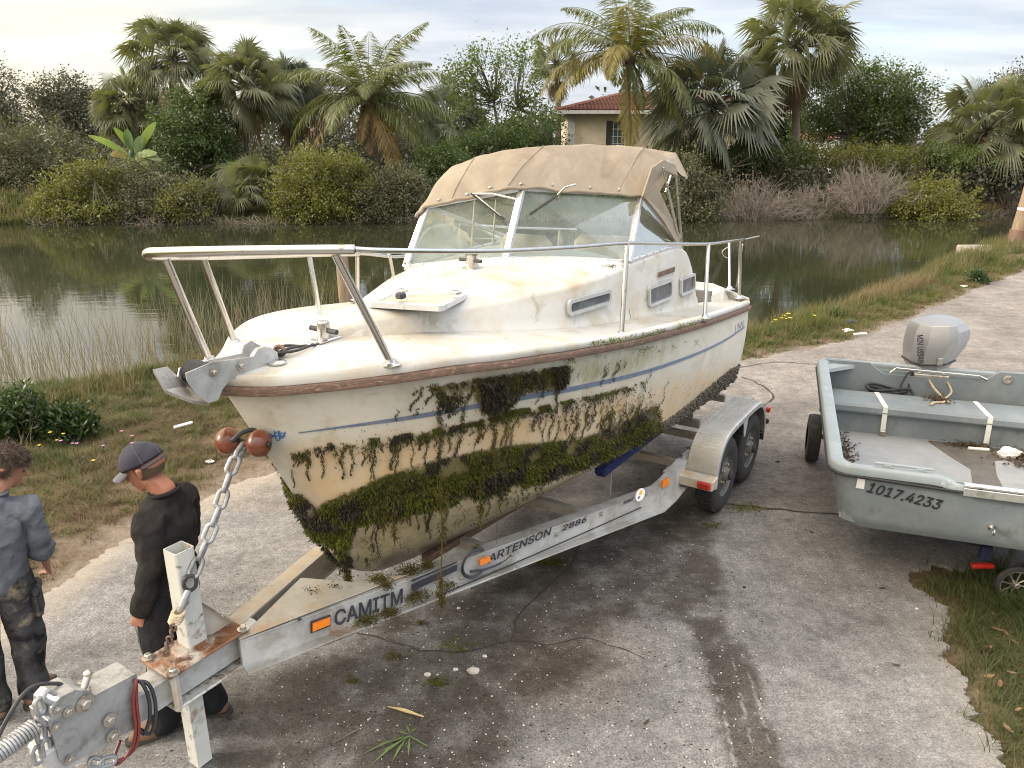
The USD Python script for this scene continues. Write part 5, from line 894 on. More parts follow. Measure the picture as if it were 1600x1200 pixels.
e_, _ = face_pt(1549, 823); part(skiff, 'eye_bolt', cat([lathe([(.022, 0), (.022, .008), (.012, .012), (.012, .05), (0, .05)], 12, e_, n_), tube([e_ + n_ * .06 + .018 * (math.cos(t) * np.array([0, 0, 1.]) + math.sin(t) * n_) for t in np.linspace(0, 6.28, 12, endpoint=False)], .007, 6, True)]), 'steel', smooth=35, world=True)
# leaf litter, bag and rope lying in the skiff
lr = np.random.default_rng(5)
def litter(c, sx, sy, n, z, name, label, cat_='leaves', size=.035):
    c = SK + rotz(SKR) @ np.array([*c, z]); P_ = c + (rotz(SKR) @ (lr.normal(0, 1, (3, n)) * np.array([[sx], [sy], [.012]]))).T + [0, 0, .014]; D_ = lr.normal(0, 1, (n, 3)) * [1, 1, .25]; solo(name, leaflets(P_, D_, lr.normal(0, .4, (n, 3)) + [0, 0, 1], size * (.5 + lr.random(n)), size * .45, lr, .6), 'dead_leaf', label, cat_, kind='stuff')
litter((.22, 1.30), .04, .22, 300, .505, 'leaf_litter', 'brown leaf litter along the left side of the skiff floor'); litter((1.66, 1.55), .12, .10, 520, .505, 'leaf_litter', 'brown leaf litter by the white bag in the skiff'); litter((1.25, 1.78), .10, .025, 160, .505, 'leaf_litter', 'thin line of leaves at the foot of the bench above the stain'); litter((1.02, 2.12), .05, .04, 130, .79, 'leaf_litter', 'few brown leaves on the bench lid under the rope')
ic = trimesh.creation.icosphere(3, 1.0); v = np.array(ic.vertices); v *= (.6 + .8 * meshkit.fbm(v * 2.6 + 3, 3, 4))[:, None]; v = v * [.085, .055, .05]; solo('plastic_bag', (v + SK + rotz(SKR) @ np.array([1.50, 1.62, .545]), np.array(ic.faces)), 'strap_white', 'crumpled white bag lying on leaves in the skiff', 'bag')
solo('pipe_offcut', cyl(SK + rotz(SKR) @ np.array([1.22, 1.70, .52]), SK + rotz(SKR) @ np.array([1.38, 1.72, .52]), .014), 'strap_white', 'short white pipe on the skiff floor by the second strap', 'pipe')
rp = lambda a: SK + rotz(SKR) @ np.array(a, float)
# outboard motor
om = thing('outboard_motor', 'grey outboard motor hung on the transom of the skiff', 'motor', rp((.98, Ln + .14, .33)), SKR)
def cowl_ring(w, d, z, cx, cy, ch): 
    g = np.array([(-w * .5, -d * .05), (-w * .42, -d * .35), (-w * .12, -d * .5), (w * .05, -d * .5), (w * .38, -d * .33), (w * .5, 0), (w * .44, d * .36), (w * .2, d * .5), (-w * .2, d * .5), (-w * .44, d * .36)]); g = np.vstack([[g[i] * .9 + g[i - 1] * .1, g[i], g[i] * .9 + g[(i + 1) % len(g)] * .1] for i in range(len(g))]); return np.column_stack([g[:, 0] + cx, g[:, 1] + cy, np.full(len(g), z) + .10 * g[:, 0]])
rings = [cowl_ring(w * 1.12, d, z, cx, cy, 0) for w, d, z, cx, cy in ((.20, .26, .66, 0, 0), (.30, .36, .67, -.005, 0), (.36, .42, .74, .0, 0), (.43, .48, .86, .03, .0), (.45, .50, .95, .055, .01), (.43, .48, 1.03, .06, .02), (.37, .42, 1.085, .055, .03), (.27, .32, 1.115, .05, .04), (.12, .16, 1.128, .045, .045))]
Mt = rotz(math.radians(24)); cw = part(om, 'cowl', xf(loft(rings), Mt), 'motor_grey', smooth=24)
sm = np.array(cowl_ring(.452 * 1.12, .505, .94, .055, .01, 0)) @ Mt.T; part(cw, 'cowl_seam', tube(np.array(cowl_ring(.39, .405, 1.088, .055, .03, 0)) @ Mt.T, .004, 4, True), 'dull_steel')
part(cw, 'cowl_band', tube(np.array(cowl_ring(.375 * 1.1, .415, .735, .0, .0, 0)) @ Mt.T, .009, 6, True), 'black_rubber'); part(cw, 'cowl_latch', xf(box((-.06, -.235, .77), (.05, .02, .07), .006), np.column_stack([Mt, [0, 0, 0]])), 'dull_steel')
tx = meshkit.text_mesh('MIN USSAR', .05, .003, True); v, f = VF(tx); v = v.copy(); v[:, 0] *= .27 / v[:, 0].max()
lp0, lp1 = np.array([-.235, -.10, 1.0]), np.array([-.20, -.13, .72]); part(cw, 'lettering', xf((v, f), frame(Mt @ lp0, Mt @ (lp1 - lp0), Mt @ np.array([-.8, -.6, .15]))), 'decal_black')
part(om, 'mid_section', cat([box((0, 0, .35), (.17, .22, .62), .05)]), 'motor_grey', smooth=40); part(om, 'bracket', cat([box((-.10, -.12, .52), (.035, .16, .26), .01), box((.10, -.12, .52), (.035, .16, .26), .01), box((0, -.19, .57), (.30, .03, .12), .008)]), 'dull_steel')
part(om, 'tiller_bar', cat([bar((-.32, -.28, .685), (.38, -.24, .665), .022, .022, (0, 0, 1), .004), tube([(.38, -.24, .665), (.44, -.24, .64)], .012, 6), tube([(-.32, -.28, .685), (-.36, -.28, .64)], .010, 6)]), 'steel', smooth=30); part(om, 'lower_cowl', box((0, -.02, .655), (.24, .30, .06), .025), 'black_rubber', smooth=30)
part(om, 'gearcase', cat([box((0, .02, .0), (.06, .18, .5), .02), lathe([(0, -.2), (.04, -.14), (.05, 0), (.035, .16), (0, .2)], 14, (0, .02, -.12), (0, 1, 0))]), 'motor_grey', smooth=35)
ropes = spline([rp((.95, 2.36, .93)), rp((1.0, 2.26, .86)), rp((1.06, 2.16, .81)), rp((1.05, 2.06, .80)), rp((.97, 2.02, .80)), rp((.93, 1.94, .80))], 8)
rt = thing('rope', 'tan rope hanging from the outboard motor onto the bench lid', 'rope', rp((1.0, 2.1, .8)), SKR); part(rt, 'strand', tube(ropes, .011, 7), 'rope_tan', smooth=True, world=True); part(rt, 'strand', tube(spline([rp((1.10, 2.37, .93)), rp((1.14, 2.25, .85)), rp((1.08, 2.15, .805)), rp((1.10, 2.05, .80))], 8), .009, 7), 'rope_tan', smooth=True, world=True)
hs = thing('hose', 'coiled black hose between the bench and the transom', 'hose', rp((.62, 2.28, .7)), SKR)
for k in range(4): part(hs, 'coil', tube([rp((.62 + (.15 + .012 * k) * math.cos(t), 2.27 + .05 * math.sin(t), .76 + .02 * k + .02 * math.sin(t * 2 + k))) for t in np.linspace(0, 6.28, 24, endpoint=False)], .011, 6, True), 'black_rubber', smooth=True, world=True)
part(hs, 'hose_end', tube(spline([rp((.48, 2.34, .77)), rp((.46, 2.37, .88)), rp((.455, 2.385, 1.0))], 6), .014, 7), 'black_rubber', smooth=True, world=True); part(hs, 'hose_end', tube(spline([rp((.70, 2.24, .78)), rp((.76, 2.3, .95)), rp((.82, 2.36, .97)), rp((.80, 2.34, .86)), rp((.84, 2.28, .78))], 8), .009, 6), 'black_rubber', smooth=True, world=True)
# its trailer
mat('navy_dark', (.008, .012, .04), .7)
stl = thing('skiff_trailer', 'small dark trailer under the grey skiff', 'trailer', SK, SKR)
for x in (.45, W - .45): part(stl, 'frame_rail', bar((x, .6, .35), (x, Ln + .1, .35), .06, .08), 'black_rubber')
part(stl, 'frame_rail', bar((W / 2, .3, .34), (W / 2, .9, .35), .08, .08), 'black_rubber'); part(stl, 'axle', bar((.02, 2.3, .26), (W - .02, 2.3, .26), .05, .05), 'dirty_zinc'); part(stl, 'cross_member', bar((.45, .7, .35), (W - .45, .7, .35), .06, .06), 'black_rubber')
for x, s_ in ((.035, -1), (W - .035, 1)): w_ = part(stl, 'wheel', lathe([(.12, -.06), (.18, -.06), (.225, -.055), (.235, -.03), (.235, .03), (.225, .055), (.18, .06), (.12, .06)], 28, (x, 2.3, .235), (s_, 0, 0)), 'tyre', smooth=35); part(w_, 'rim', lathe([(.12, .04), (.06, .03), (0, .05)], 20, (x, 2.3, .235), (s_, 0, 0)), 'rim_grey', smooth=35)
jw = rp((0, 0, 0)); jc = atz(1580, 940, 0.0); jc = np.array([jc[0], jc[1], .135]); axj = rotz(SKR) @ np.array([.25, -1, 0.]); axj /= np.linalg.norm(axj)
w_ = part(stl, 'jack_wheel', tube([jc + .12 * (math.cos(t) * np.cross(axj, [0, 0, 1.]) + math.sin(t) * np.array([0, 0, 1.])) for t in np.linspace(0, 6.28, 30, endpoint=False)], .018, 8, True), 'tyre', smooth=True, world=True); part(w_, 'rim', tube([jc + .100 * (math.cos(t) * np.cross(axj, [0, 0, 1.]) + math.sin(t) * np.array([0, 0, 1.])) for t in np.linspace(0, 6.28, 30, endpoint=False)], .007, 6, True), 'dull_steel', world=True, smooth=True)
for k in range(8): t = k * math.pi / 4 + .2; part(w_, 'spoke', tube([jc, jc + .10 * (math.cos(t) * np.cross(axj, [0, 0, 1.]) + math.sin(t) * np.array([0, 0, 1.]))], .0045, 5), 'dull_steel', world=True)
part(w_, 'hub', cyl(jc - axj * .03, jc + axj * .03, .02), 'dull_steel', world=True)
part(stl, 'jack_tube', tube([jc + [-.0, .06, .0], jc + [-.02, .08, .3]], .018, 8), 'black_rubber', world=True); rl = atz(1535, 884, .22); part(stl, 'red_bracket', box(rl, (.15, .04, .03), .006), 'red_lens', world=True); part(stl, 'blue_bracket', box(rl + [.03, .04, .08], (.08, .05, .11), .01), 'navy_dark', world=True)

# ------------------------------------------------------------------ two people
import manifold3d as m3
def ball(c, r, n=16):
    return m3.Manifold.sphere(float(r), n).translate([float(a) for a in c])
def ell(c, r, n=20):
    return m3.Manifold.sphere(1.0, n).scale([float(a) for a in r]).translate([float(a) for a in c])
def limb(pts):
    out = None
    for (a, ra), (b, rb) in zip(pts[:-1], pts[1:]):
        h = m3.Manifold.batch_hull([ball(a, ra) if np.ndim(ra) == 0 else ell(a, ra), ball(b, rb) if np.ndim(rb) == 0 else ell(b, rb)]); out = h if out is None else out + h
    return out
def skin(parts_, edge=.02, it=10, fold=0.0, fs=9.0, stretch=(1, 1, .6), seed=0):
    m = parts_[0]
    for p in parts_[1:]: m = m + p
    m = m.refine_to_length(edge); v, f = VF(m); t = trimesh.Trimesh(v, f, process=True); trimesh.smoothing.filter_taubin(t, .5, .52, it)
    if fold:
        n_ = t.vertex_normals; d = meshkit.fbm(np.array(t.vertices) * fs * np.array(stretch), 3, seed); d = np.abs(d - .5) * 2; t.vertices = t.vertices + n_ * ((.35 - d) * fold)[:, None]
    return np.array(t.vertices), np.array(t.faces)
mat('skin', (.30, .145, .095), .55, var=.10, scale=12, spec=.4); mat('skin_tan', (.27, .112, .068), .5, var=.10, scale=12, spec=.4)
mat('hair_brown', (.085, .048, .027), .6, var=.3, scale=30, island=.4); mat('cap_navy', (.018, .018, .032), .85, var=.25, scale=14, bump=.2, bscale=160, spots=[((.05, .05, .065), 9, .6, .8)]); mat('cap_visor', (.075, .072, .085), .8, var=.2)
mat('black_cotton', (.016, .014, .013), .9, var=.3, scale=6, bump=.35, bscale=30, spots=[((.045, .036, .028), 5, .62, .8)], spec=.2); mat('black_denim', (.012, .012, .014), .9, var=.3, scale=6, bump=.35, bscale=30, spec=.2)
mat('grey_fleece', (.10, .108, .125), .95, var=.18, scale=4, bump=.4, bscale=45, spots=[((.055, .062, .08), 4, .52, .70), ((.17, .175, .185), 5, .6, .8)], spec=.15)
mat('work_trousers', (.045, .045, .048), .95, var=.4, scale=5, bump=.5, bscale=30, spots=[((.20, .17, .13), 5.5, .54, .70), ((.012, .012, .013), 7, .52, .66)], spec=.15)
mat('shoe_brown', (.11, .062, .035), .75, var=.25, scale=12, bump=.2); mat('shoe_sole', (.03, .026, .022), .9, var=.2); mat('eye_dark', (.02, .015, .012), .3, var=.1)
mat('muscle_tendon', (.3, .2, .15), .6)
def hand(o, d, side, fwd, curl=.5, s=1.0):
    """Palm and five fingers hanging from wrist o along d; side = thumb's side, fwd = towards the palm."""
    o, d, side, fwd = (np.asarray(a, float) / (1 if i == 0 else np.linalg.norm(a)) for i, a in enumerate((o, d, side, fwd)))
    ps = [m3.Manifold.batch_hull([ball(o, .024 * s), ball(o + d * .085 * s + side * .032 * s, .013 * s), ball(o + d * .08 * s - side * .034 * s, .012 * s), ball(o + d * .04 * s, .022 * s)])]
    for k, (off, L_) in enumerate(((.030, .070), (.010, .078), (-.011, .073), (-.031, .058))):
        a = o + d * (.078 - .004 * k) * s + side * off * s; dd = d; c = curl * (1 + .12 * k); seg = []; p = a
        for j, q in enumerate((.45, .32, .25)):
            seg.append((p, (.0098 - .001 * j) * s)); ang = c * (j + .6); dd = d * math.cos(ang) + fwd * math.sin(ang); p = p + dd * L_ * q * s
        seg.append((p, .0068 * s)); ps.append(limb(seg))
    a = o + d * .022 * s + side * .022 * s; ps.append(limb([(a, .013 * s), (a + (d * .7 + side * .55 + fwd * .3) * .036 * s, .0105 * s), (a + (d * .7 + side * .55 + fwd * .3) * .036 * s + (d * .95 + fwd * .3) * .030 * s, .0085 * s)])); return ps
def head_parts(c, f, u, s=1.0):
    """Skull, jaw, nose, brow, lips, chin and ears round head centre c, facing f, up u."""
    f = f / np.linalg.norm(f); r = np.cross(f, u); r /= np.linalg.norm(r); u = np.cross(r, f); at = lambda a, b, e: c + (r * a + f * b + u * e) * s
    ps = [m3.Manifold.batch_hull([ball(at(0, -.03, .03), .083 * s), ball(at(0, .03, .035), .070 * s), ball(at(0, .045, -.03), .055 * s)]), m3.Manifold.batch_hull([ball(at(0, .05, -.02), .052 * s), ball(at(0, .070, -.088), .024 * s), ball(at(.045, .0, -.06), .022 * s), ball(at(-.045, .0, -.06), .022 * s)]),
          limb([(at(0, .092, .018), .010 * s), (at(0, .112, -.022), .014 * s)]), limb([(at(.012, .098, -.026), .010 * s), (at(-.012, .098, -.026), .010 * s)]), limb([(at(.040, .082, .026), .012 * s), (at(-.040, .082, .026), .012 * s)]), limb([(at(.018, .092, -.052), .007 * s), (at(-.018, .092, -.052), .007 * s)]), limb([(at(.016, .090, -.063), .008 * s), (at(-.016, .090, -.063), .008 * s)])]
    for e in (-1, 1): ps.append(m3.Manifold.batch_hull([ball(at(.082 * e, -.012, .018), .012 * s), ball(at(.086 * e, -.022, .012), .015 * s), ball(at(.078 * e, -.008, -.022), .009 * s)]))
    return ps, at, (r, f, u)
SC = .95
def person(label, loc, yaw, P_, looks, sc=1.0):
    """P_: joints in local axes (x right, y forward, z up)."""
    for k in ('face', 'crown'): P_[k] = np.array(P_[k], float) @ rotz(yaw)
    t = thing('person', label, 'person', loc, yaw); UsdGeom.Xform.Get(stage, t).AddScaleOp().Set(Gf.Vec3f(sc, sc, sc)); J = {k: np.array(v, float) for k, v in P_.items()}
    hf = np.array(P_['face'], float); hu = np.array(P_['crown'], float); hp, at, ax_ = head_parts(J['head'], hf, hu, 1.01)
    body = hp + [limb([(J['neck'], .058), (J['head'] + np.array([0, -.015, -.05]), .055)])]
    body.append(limb([(J['pelvis'], (.13, .09, .11)), (J['chest'], (.135, .085, .14)), (J['neck'] - [0, 0, .07], (.10, .06, .04))]))
    for s_ in 'lr':
        body.append(limb([(J['sh' + s_], .042), (J['el' + s_], .036), (J['wr' + s_], .028)])); body += hand(J['wr' + s_] + [0, 0, -.012], J['wr' + s_] - J['el' + s_] + np.array([0, .03, -.05]), (np.array([0, 1., 0]) + np.array([.3 if s_ == 'l' else -.3, 0, 0])), np.array([1. if s_ == 'l' else -1., .2, 0]), P_['curl' + s_])
        body.append(limb([(J['hip' + s_], .085), (J['kn' + s_], .058), (J['an' + s_], .042)])); body.append(limb([(J['an' + s_] - [0, 0, .03], .04), (J['an' + s_] + J['toe' + s_] * .8 - [0, 0, .035], .034)]))
    b = part(t, 'body', skin(body, .014, 4), looks['skin'], smooth=True)
    for e in (-1, 1): part(t, 'eye', VF(ell(at(.033 * e, .088, .004), (.011, .006, .006))), 'eye_dark', smooth=True)
    return t, J, at, ax_
def clothes(t, J, looks, sleeve, seed, hem=-.04, belly=(.172, .125, .12)):
    top = [limb([(J['pelvis'] + [0, 0, -.02 + hem], (belly[0], belly[1], .05)), (J['waist'], (belly[0] - .005, belly[1], .1)), (J['chest'], (.178, .125, .15)), (J['chest'] + [0, 0, .09], (.15, .105, .08)), (J['neck'] - [0, 0, .035], (.080, .078, .035))])]
    for s_ in 'lr':
        w_ = J['el' + s_] + (J['wr' + s_] - J['el' + s_]) * sleeve; top.append(limb([(J['chest'] * [.55, 1, 1] + [.06 * (1 if s_ == 'r' else -1), 0, .08], .09), (J['sh' + s_], .070), (J['el' + s_] * .5 + J['sh' + s_] * .5, .060), (J['el' + s_], .054), (w_, .052 if sleeve < .8 else .042)]))
        if sleeve < .8: top.append(limb([(w_ - (J['wr' + s_] - J['el' + s_]) * .12, .066), (w_, .064)]))
    part(t, 'shirt', skin(top, .016, 8, .050, 7.5, (1, 1, .75), seed), looks['top'], smooth=True)
    collar = [J['neck'] + np.array([.074 * math.cos(a), .070 * math.sin(a), -.006 + .012 * -math.sin(a)]) for a in np.linspace(0, 6.283, 22, endpoint=False)]; part(t, 'collar', tube(collar, .011, 7, True), looks['top'], smooth=True)
    tr_ = [limb([(J['pelvis'] + [0, 0, .05], (.155, .115, .05)), (J['pelvis'] - [0, 0, .08], (.16, .118, .09))])]
    for s_ in 'lr':
        k_ = np.array([0, 0, .03]); tr_.append(limb([(J['hip' + s_], .112), (J['hip' + s_] * .45 + J['kn' + s_] * .55, .100), (J['kn' + s_], .088), (J['kn' + s_] * .4 + J['an' + s_] * .6, .082), (J['an' + s_] + [0, 0, -.005], .078)]))
    tp = part(t, 'trousers', skin(tr_, .02, 6, .040, 6.0, (1, 1, .7), seed + 3), looks['legs'], smooth=True)
    for s_ in 'lr':
        a, d = J['an' + s_], J['toe' + s_]; d = d / np.linalg.norm(d); y = np.array([0, 0, 1.]); M = frame(np.array([a[0], a[1], 0]), d); sh_ = m3.Manifold.batch_hull([ball((-.055, 0, .045), .042), ball((.08, .012, .04), .046), ball((.155, .0, .032), .034), ball((.0, 0, .10), .042)]); sh_ = sh_.trim_by_plane([0, 0, 1], .018)
        sp_ = part(t, 'shoe', xf(skin([sh_], .02, 3), M), looks['shoe'], smooth=True); so = sg.MultiPoint([(-.06, 0), (.155, 0), (.08, .012)]).convex_hull.buffer(.052); part(sp_, 'sole', xf(prism(so, .024), M @ np.array([[1, 0, 0, 0], [0, .82, 0, 0], [0, 0, 1, .001], [0, 0, 0, 1.]])), 'shoe_sole')
    return tp
# the man in the cap: standing behind the tongue, back to us, head turned left and bent down
f1, f2 = atz(256, 1146, 0), atz(336, 1110, 0); mid = (f1 + f2) / 2; mid[2] = 0; yaw2 = math.radians(84)
Q = lambda p: (np.asarray(p) - mid) @ rotz(yaw2) / .95
a1, a2 = Q(f1), Q(f2); lean = np.array([.0, .0, 0])
J2 = dict(head=(.0, .02, 1.59), neck=(.0, -.065, 1.47), chest=(.0, -.05, 1.26), waist=(0, -.025, 1.06), pelvis=(.0, -.01, .94), shl=(-.155, -.055, 1.365), shr=(.155, -.065, 1.365), ell=(-.20, -.06, 1.11), elr=(.20, -.04, 1.12), wrl=(-.19, .04, .875), wrr=(.18, .10, .89), hipl=(-.085, 0, .90), hipr=(.085, 0, .90), knl=(-.11, .03, .49), knr=(.12, .03, .49), anl=(a1[0] + .02, a1[1], .085), anr=(a2[0] - .02, a2[1], .085), toel=(-.09, .11, 0), toer=(-.02, .14, 0), face=(-.93, .02, -.40), crown=(-.38, .0, .92), curll=.75, curlr=.7)
t, J, at, (hr, hfw, hup) = person('man in a dark cap and black long-sleeved shirt behind the trailer tongue', mid, yaw2, J2, dict(skin='skin_tan'), .95)
clothes(t, J, dict(top='black_cotton', legs='black_denim', shoe='shoe_brown'), .93, 3, -.05)
MH = np.eye(4); MH[:3, 0], MH[:3, 1], MH[:3, 2], MH[:3, 3] = hr * 1.01, hfw * 1.01, hup * 1.01, at(0, -.004, .03)
dome = [[(.098 * math.cos(e) * math.cos(a), .112 * math.cos(e) * math.sin(a), .098 * math.sin(e) + .008) for a in np.linspace(0, 6.283, 40, endpoint=False)] for e in np.linspace(-.05, 1.5, 12)]
cp_ = part(t, 'cap', xf(loft(dome), MH), 'cap_navy', smooth=True); vs = []
for k in np.linspace(0, 1, 7): vs.append([(.088 * math.sin(b) * (1 - .12 * k), .100 * math.cos(b) * (1 - .1 * k) + .092 * k * math.cos(b * .55), .006 - .028 * k - .018 * (abs(b) / 1.1) ** 2 * 1.0) for b in np.linspace(-1.1, 1.1, 13)])
vs = np.array(vs); vt, vb = vs + [0, 0, .003], vs - [0, 0, .003]; nv0, nv1 = vs.shape[:2]; a, b = np.meshgrid(np.arange(nv0 - 1), np.arange(nv1 - 1), indexing='ij'); qv = np.stack([a * nv1 + b, a * nv1 + b + 1, (a + 1) * nv1 + b + 1, (a + 1) * nv1 + b], -1).reshape(-1, 4); vq, fq = VF((vt.reshape(-1, 3), qv)); part(cp_, 'visor', xf(cat([(vq, fq), (vb.reshape(-1, 3), fq[:, ::-1])]), MH), 'cap_visor', smooth=True)
part(cp_, 'button', xf(lathe([(.010, .100), (.008, .108), (0, .109)], 10), MH), 'cap_navy'); part(cp_, 'strap', xf(tube([(.092 * math.cos(a), .104 * math.sin(a), -.012) for a in np.linspace(3.5, 5.9, 14)], .007, 6), MH), 'cap_visor', smooth=True)
for a in np.arange(6) * math.pi / 3 + .5: part(cp_, 'seam', xf(tube([(.0985 * math.cos(e) * math.cos(a), .1125 * math.cos(e) * math.sin(a), .0985 * math.sin(e) + .008) for e in np.linspace(0, 1.45, 9)], .0018, 4), MH), 'cap_visor')
hm = [[(.0885 * math.cos(a) * k, .104 * math.sin(a) * k, z_) for a in np.linspace(3.05, 6.38, 22)] for z_, k in ((.02, .98), (-.02, .97), (-.05, .90), (-.075, .76))]; part(t, 'hair', xf(loft(hm, False), MH), 'hair_brown', smooth=True)
solo('thin_rod', tube([to_w := mid + rotz(yaw2) @ (J['wrl'] + [0.0, .05, -.09]) * .95, to_w + [.01, .0, -.13]], .0022, 5), 'steel', 'thin metal rod in the hand of the man in the cap', 'rod')
# the man at the left edge: back to us, head turned right and bent down
g1, g2 = atz(-2, 1118, 0), atz(58, 1092, 0); mid = (g1 + g2) / 2; mid[2] = 0; yaw1 = math.radians(28); Q = lambda p: (np.asarray(p) - mid) @ rotz(yaw1) / .885; a1, a2 = Q(g1), Q(g2)
J1 = dict(head=(.20, .085, 1.575), neck=(.125, .0, 1.46), chest=(.085, -.005, 1.25), waist=(.045, .0, 1.06), pelvis=(.02, .0, .94), shl=(-.05, 0, 1.365), shr=(.265, -.01, 1.355), ell=(-.13, -.02, 1.11), elr=(.295, .0, 1.11), wrl=(-.14, .08, .88), wrr=(.29, .13, .895), hipl=(-.07, 0, .90), hipr=(.11, 0, .90), knl=(-.11, .03, .49), knr=(.13, .03, .49), anl=(a1[0], a1[1], .085), anr=(a2[0], a2[1], .085), toel=(-.04, .14, 0), toer=(.06, .13, 0), face=(.80, .50, -.40), crown=(.30, .16, .93), curll=.6, curlr=.55)
t, J, at, (hr, hfw, hup) = person('man in a grey sweatshirt and dirty work trousers at the left edge', mid, yaw1, J1, dict(skin='skin'), .885)
tp = clothes(t, J, dict(top='grey_fleece', legs='work_trousers', shoe='shoe_brown'), .42, 9, -.03, (.182, .13, .12))
pk = J['knr'] * .45 + J['hipr'] * .55; part(t, 'cargo_pocket', box(pk + [.105, -.005, .0], (.05, .16, .19), .02), 'work_trousers', smooth=40); part(t, 'pocket_flap', box(pk + [.112, -.005, .085], (.05, .17, .06), .015), 'work_trousers', smooth=40)
MH = np.eye(4); MH[:3, 0], MH[:3, 1], MH[:3, 2], MH[:3, 3] = hr * 1.01, hfw * 1.01, hup * 1.01, at(0, -.004, .03); hr_ = np.random.default_rng(4)
sh_ = [[(.093 * math.cos(e) * math.cos(a), .108 * math.cos(e) * math.sin(a) - .006, .098 * math.sin(e) + .012 - (.07 if math.sin(a) < .25 else 0) * (e < .2)) for a in np.linspace(0, 6.283, 40, endpoint=False)] for e in np.linspace(-.05, 1.5, 12)]
hp_ = part(t, 'hair', xf(loft(sh_), MH), 'hair_brown', smooth=True); n = 6000; az, el = hr_.random(n) * 6.283, np.abs(hr_.normal(.5, .5, n)); P_ = np.column_stack([.093 * np.cos(el) * np.cos(az), .108 * np.cos(el) * np.sin(az) - .006, .098 * np.sin(el) + .012 - np.where((np.sin(az) < .25) & (el < .3), .05, 0)]); k_ = ~((np.sin(az) > .3) & (P_[:, 2] < .03)); P_ = P_[k_]; n = len(P_); N_ = P_ / np.linalg.norm(P_, axis=1, keepdims=True); D_ = N_ * .30 + hr_.normal(0, .35, (n, 3)) + [.1, .25, -.45]
part(hp_, 'locks', xf(leaflets(P_ * .98, D_, N_ + hr_.normal(0, .3, (n, 3)), .036 * (.5 + hr_.random(n)), .0042, hr_), MH), 'hair_brown', kind='stuff')
# ------------------------------------------------------------------ the far bank: palms, trees, shrubs, the house
mat('palm_green', (.185, .195, .105), .5, var=.2, scale=2, island=.35, leaf=.30, spec=.4); mat('palm_blue', (.155, .175, .130), .55, var=.2, scale=2, island=.35, leaf=.2, spec=.4); mat('palm_yellow', (.25, .205, .05), .6, var=.25, scale=2, island=.35, leaf=.25)
mat('palm_dead', (.20, .135, .07), .85, var=.3, scale=2, island=.4, leaf=.1); mat('coco_green', (.165, .185, .060), .5, var=.2, scale=1, island=.35, leaf=.28, spec=.45); mat('coco_orange', (.23, .145, .04), .6, var=.3, scale=2, island=.4, leaf=.25)
mat('palm_trunk', (.16, .13, .10), .95, var=.3, scale=5, bump=.5, bscale=14, stretch=(1, 1, 2.5)); mat('palm_boots', (.085, .048, .034), .95, var=.35, scale=8, bump=.5, bscale=20); mat('bark', (.10, .085, .07), .95, var=.3, scale=6, bump=.4); mat('twig_grey', (.29, .245, .205), .95, var=.3, scale=4, island=.35)
mat('leaf_dark', (.090, .145, .030), .5, var=.25, scale=.9, island=.5, leaf=.25); mat('leaf_mid', (.125, .175, .038), .5, var=.25, scale=.9, island=.5, leaf=.28); mat('leaf_bright', (.15, .205, .035), .5, var=.25, scale=.9, island=.5, leaf=.32); mat('leaf_yellow', (.25, .25, .045), .5, var=.3, scale=.9, island=.55, leaf=.32); mat('leaf_grey', (.150, .150, .075), .7, var=.25, scale=.7, island=.45, leaf=.2); mat('leaf_dusk', (.11, .115, .068), .7, var=.25, scale=.7, island=.45, leaf=.15)
mat('banana_leaf', (.14, .20, .03), .45, var=.25, scale=2, leaf=.35); mat('banana_dull', (.10, .15, .07), .5, var=.25, scale=2, leaf=.25)
tr_rng = np.random.default_rng(21)
def far_base(px, D):
    x = aty(px, 300, D)[0]; return np.array([x, D, float(ground_z(np.array([x]), np.array([D]))[0])])
def fan_leaf(r, c, d, R, droop):
    """Fan of folded segments at the end of a petiole."""
    d = d / np.linalg.norm(d); s_ = np.cross(d, [0, 0, 1.]); s_ = s_ / (np.linalg.norm(s_) + 1e-6); roll = r.normal(0, .8); u = np.cross(s_, d); s_ = s_ * math.cos(roll) + u * math.sin(roll)
    pl = R * (.50 + .16 * r.random()); e = c + d * pl + np.array([0, 0, -.05 * R * droop]); d2 = d + np.array([0, 0, -.22 * droop]); d2 /= np.linalg.norm(d2); n = 34; th = np.linspace(-2.15, 2.15, n); L_ = R * .46 * (.72 + .28 * np.cos(th * .8)) * (.9 + .2 * r.random(n))
    dirs = np.cos(th)[:, None] * d2 + np.sin(th)[:, None] * s_; nrm = np.cross(d2, s_); nn = nrm * np.where(np.arange(n) % 2, 1, -1)[:, None] * .35 + nrm
    w = R * .0135; side = np.cross(dirs, nrm); side /= np.linalg.norm(side, axis=1, keepdims=True); b0 = e + dirs * .04 * R; m = e + dirs * (L_ * .55)[:, None] + np.array([0, 0, -.05 * R * droop]); t = e + dirs * L_[:, None] + np.array([0, 0, -1.]) * (R * (.07 + .16 * droop) * (.7 + .6 * r.random((n, 1))))
    v = np.stack([b0 - side * w * .3, b0 + side * w * .3, m - side * w + nrm * w * .5, m + side * w - nrm * w * .5, t], 1).reshape(-1, 3); k = np.arange(n)[:, None] * 5; f = np.vstack([k + [0, 1, 3], k + [0, 3, 2], k + [2, 3, 4]])
    return cat([(v, f), tube([c, (c + e) / 2 + [0, 0, .04 * R], e], R * .012, 3, caps=False)])
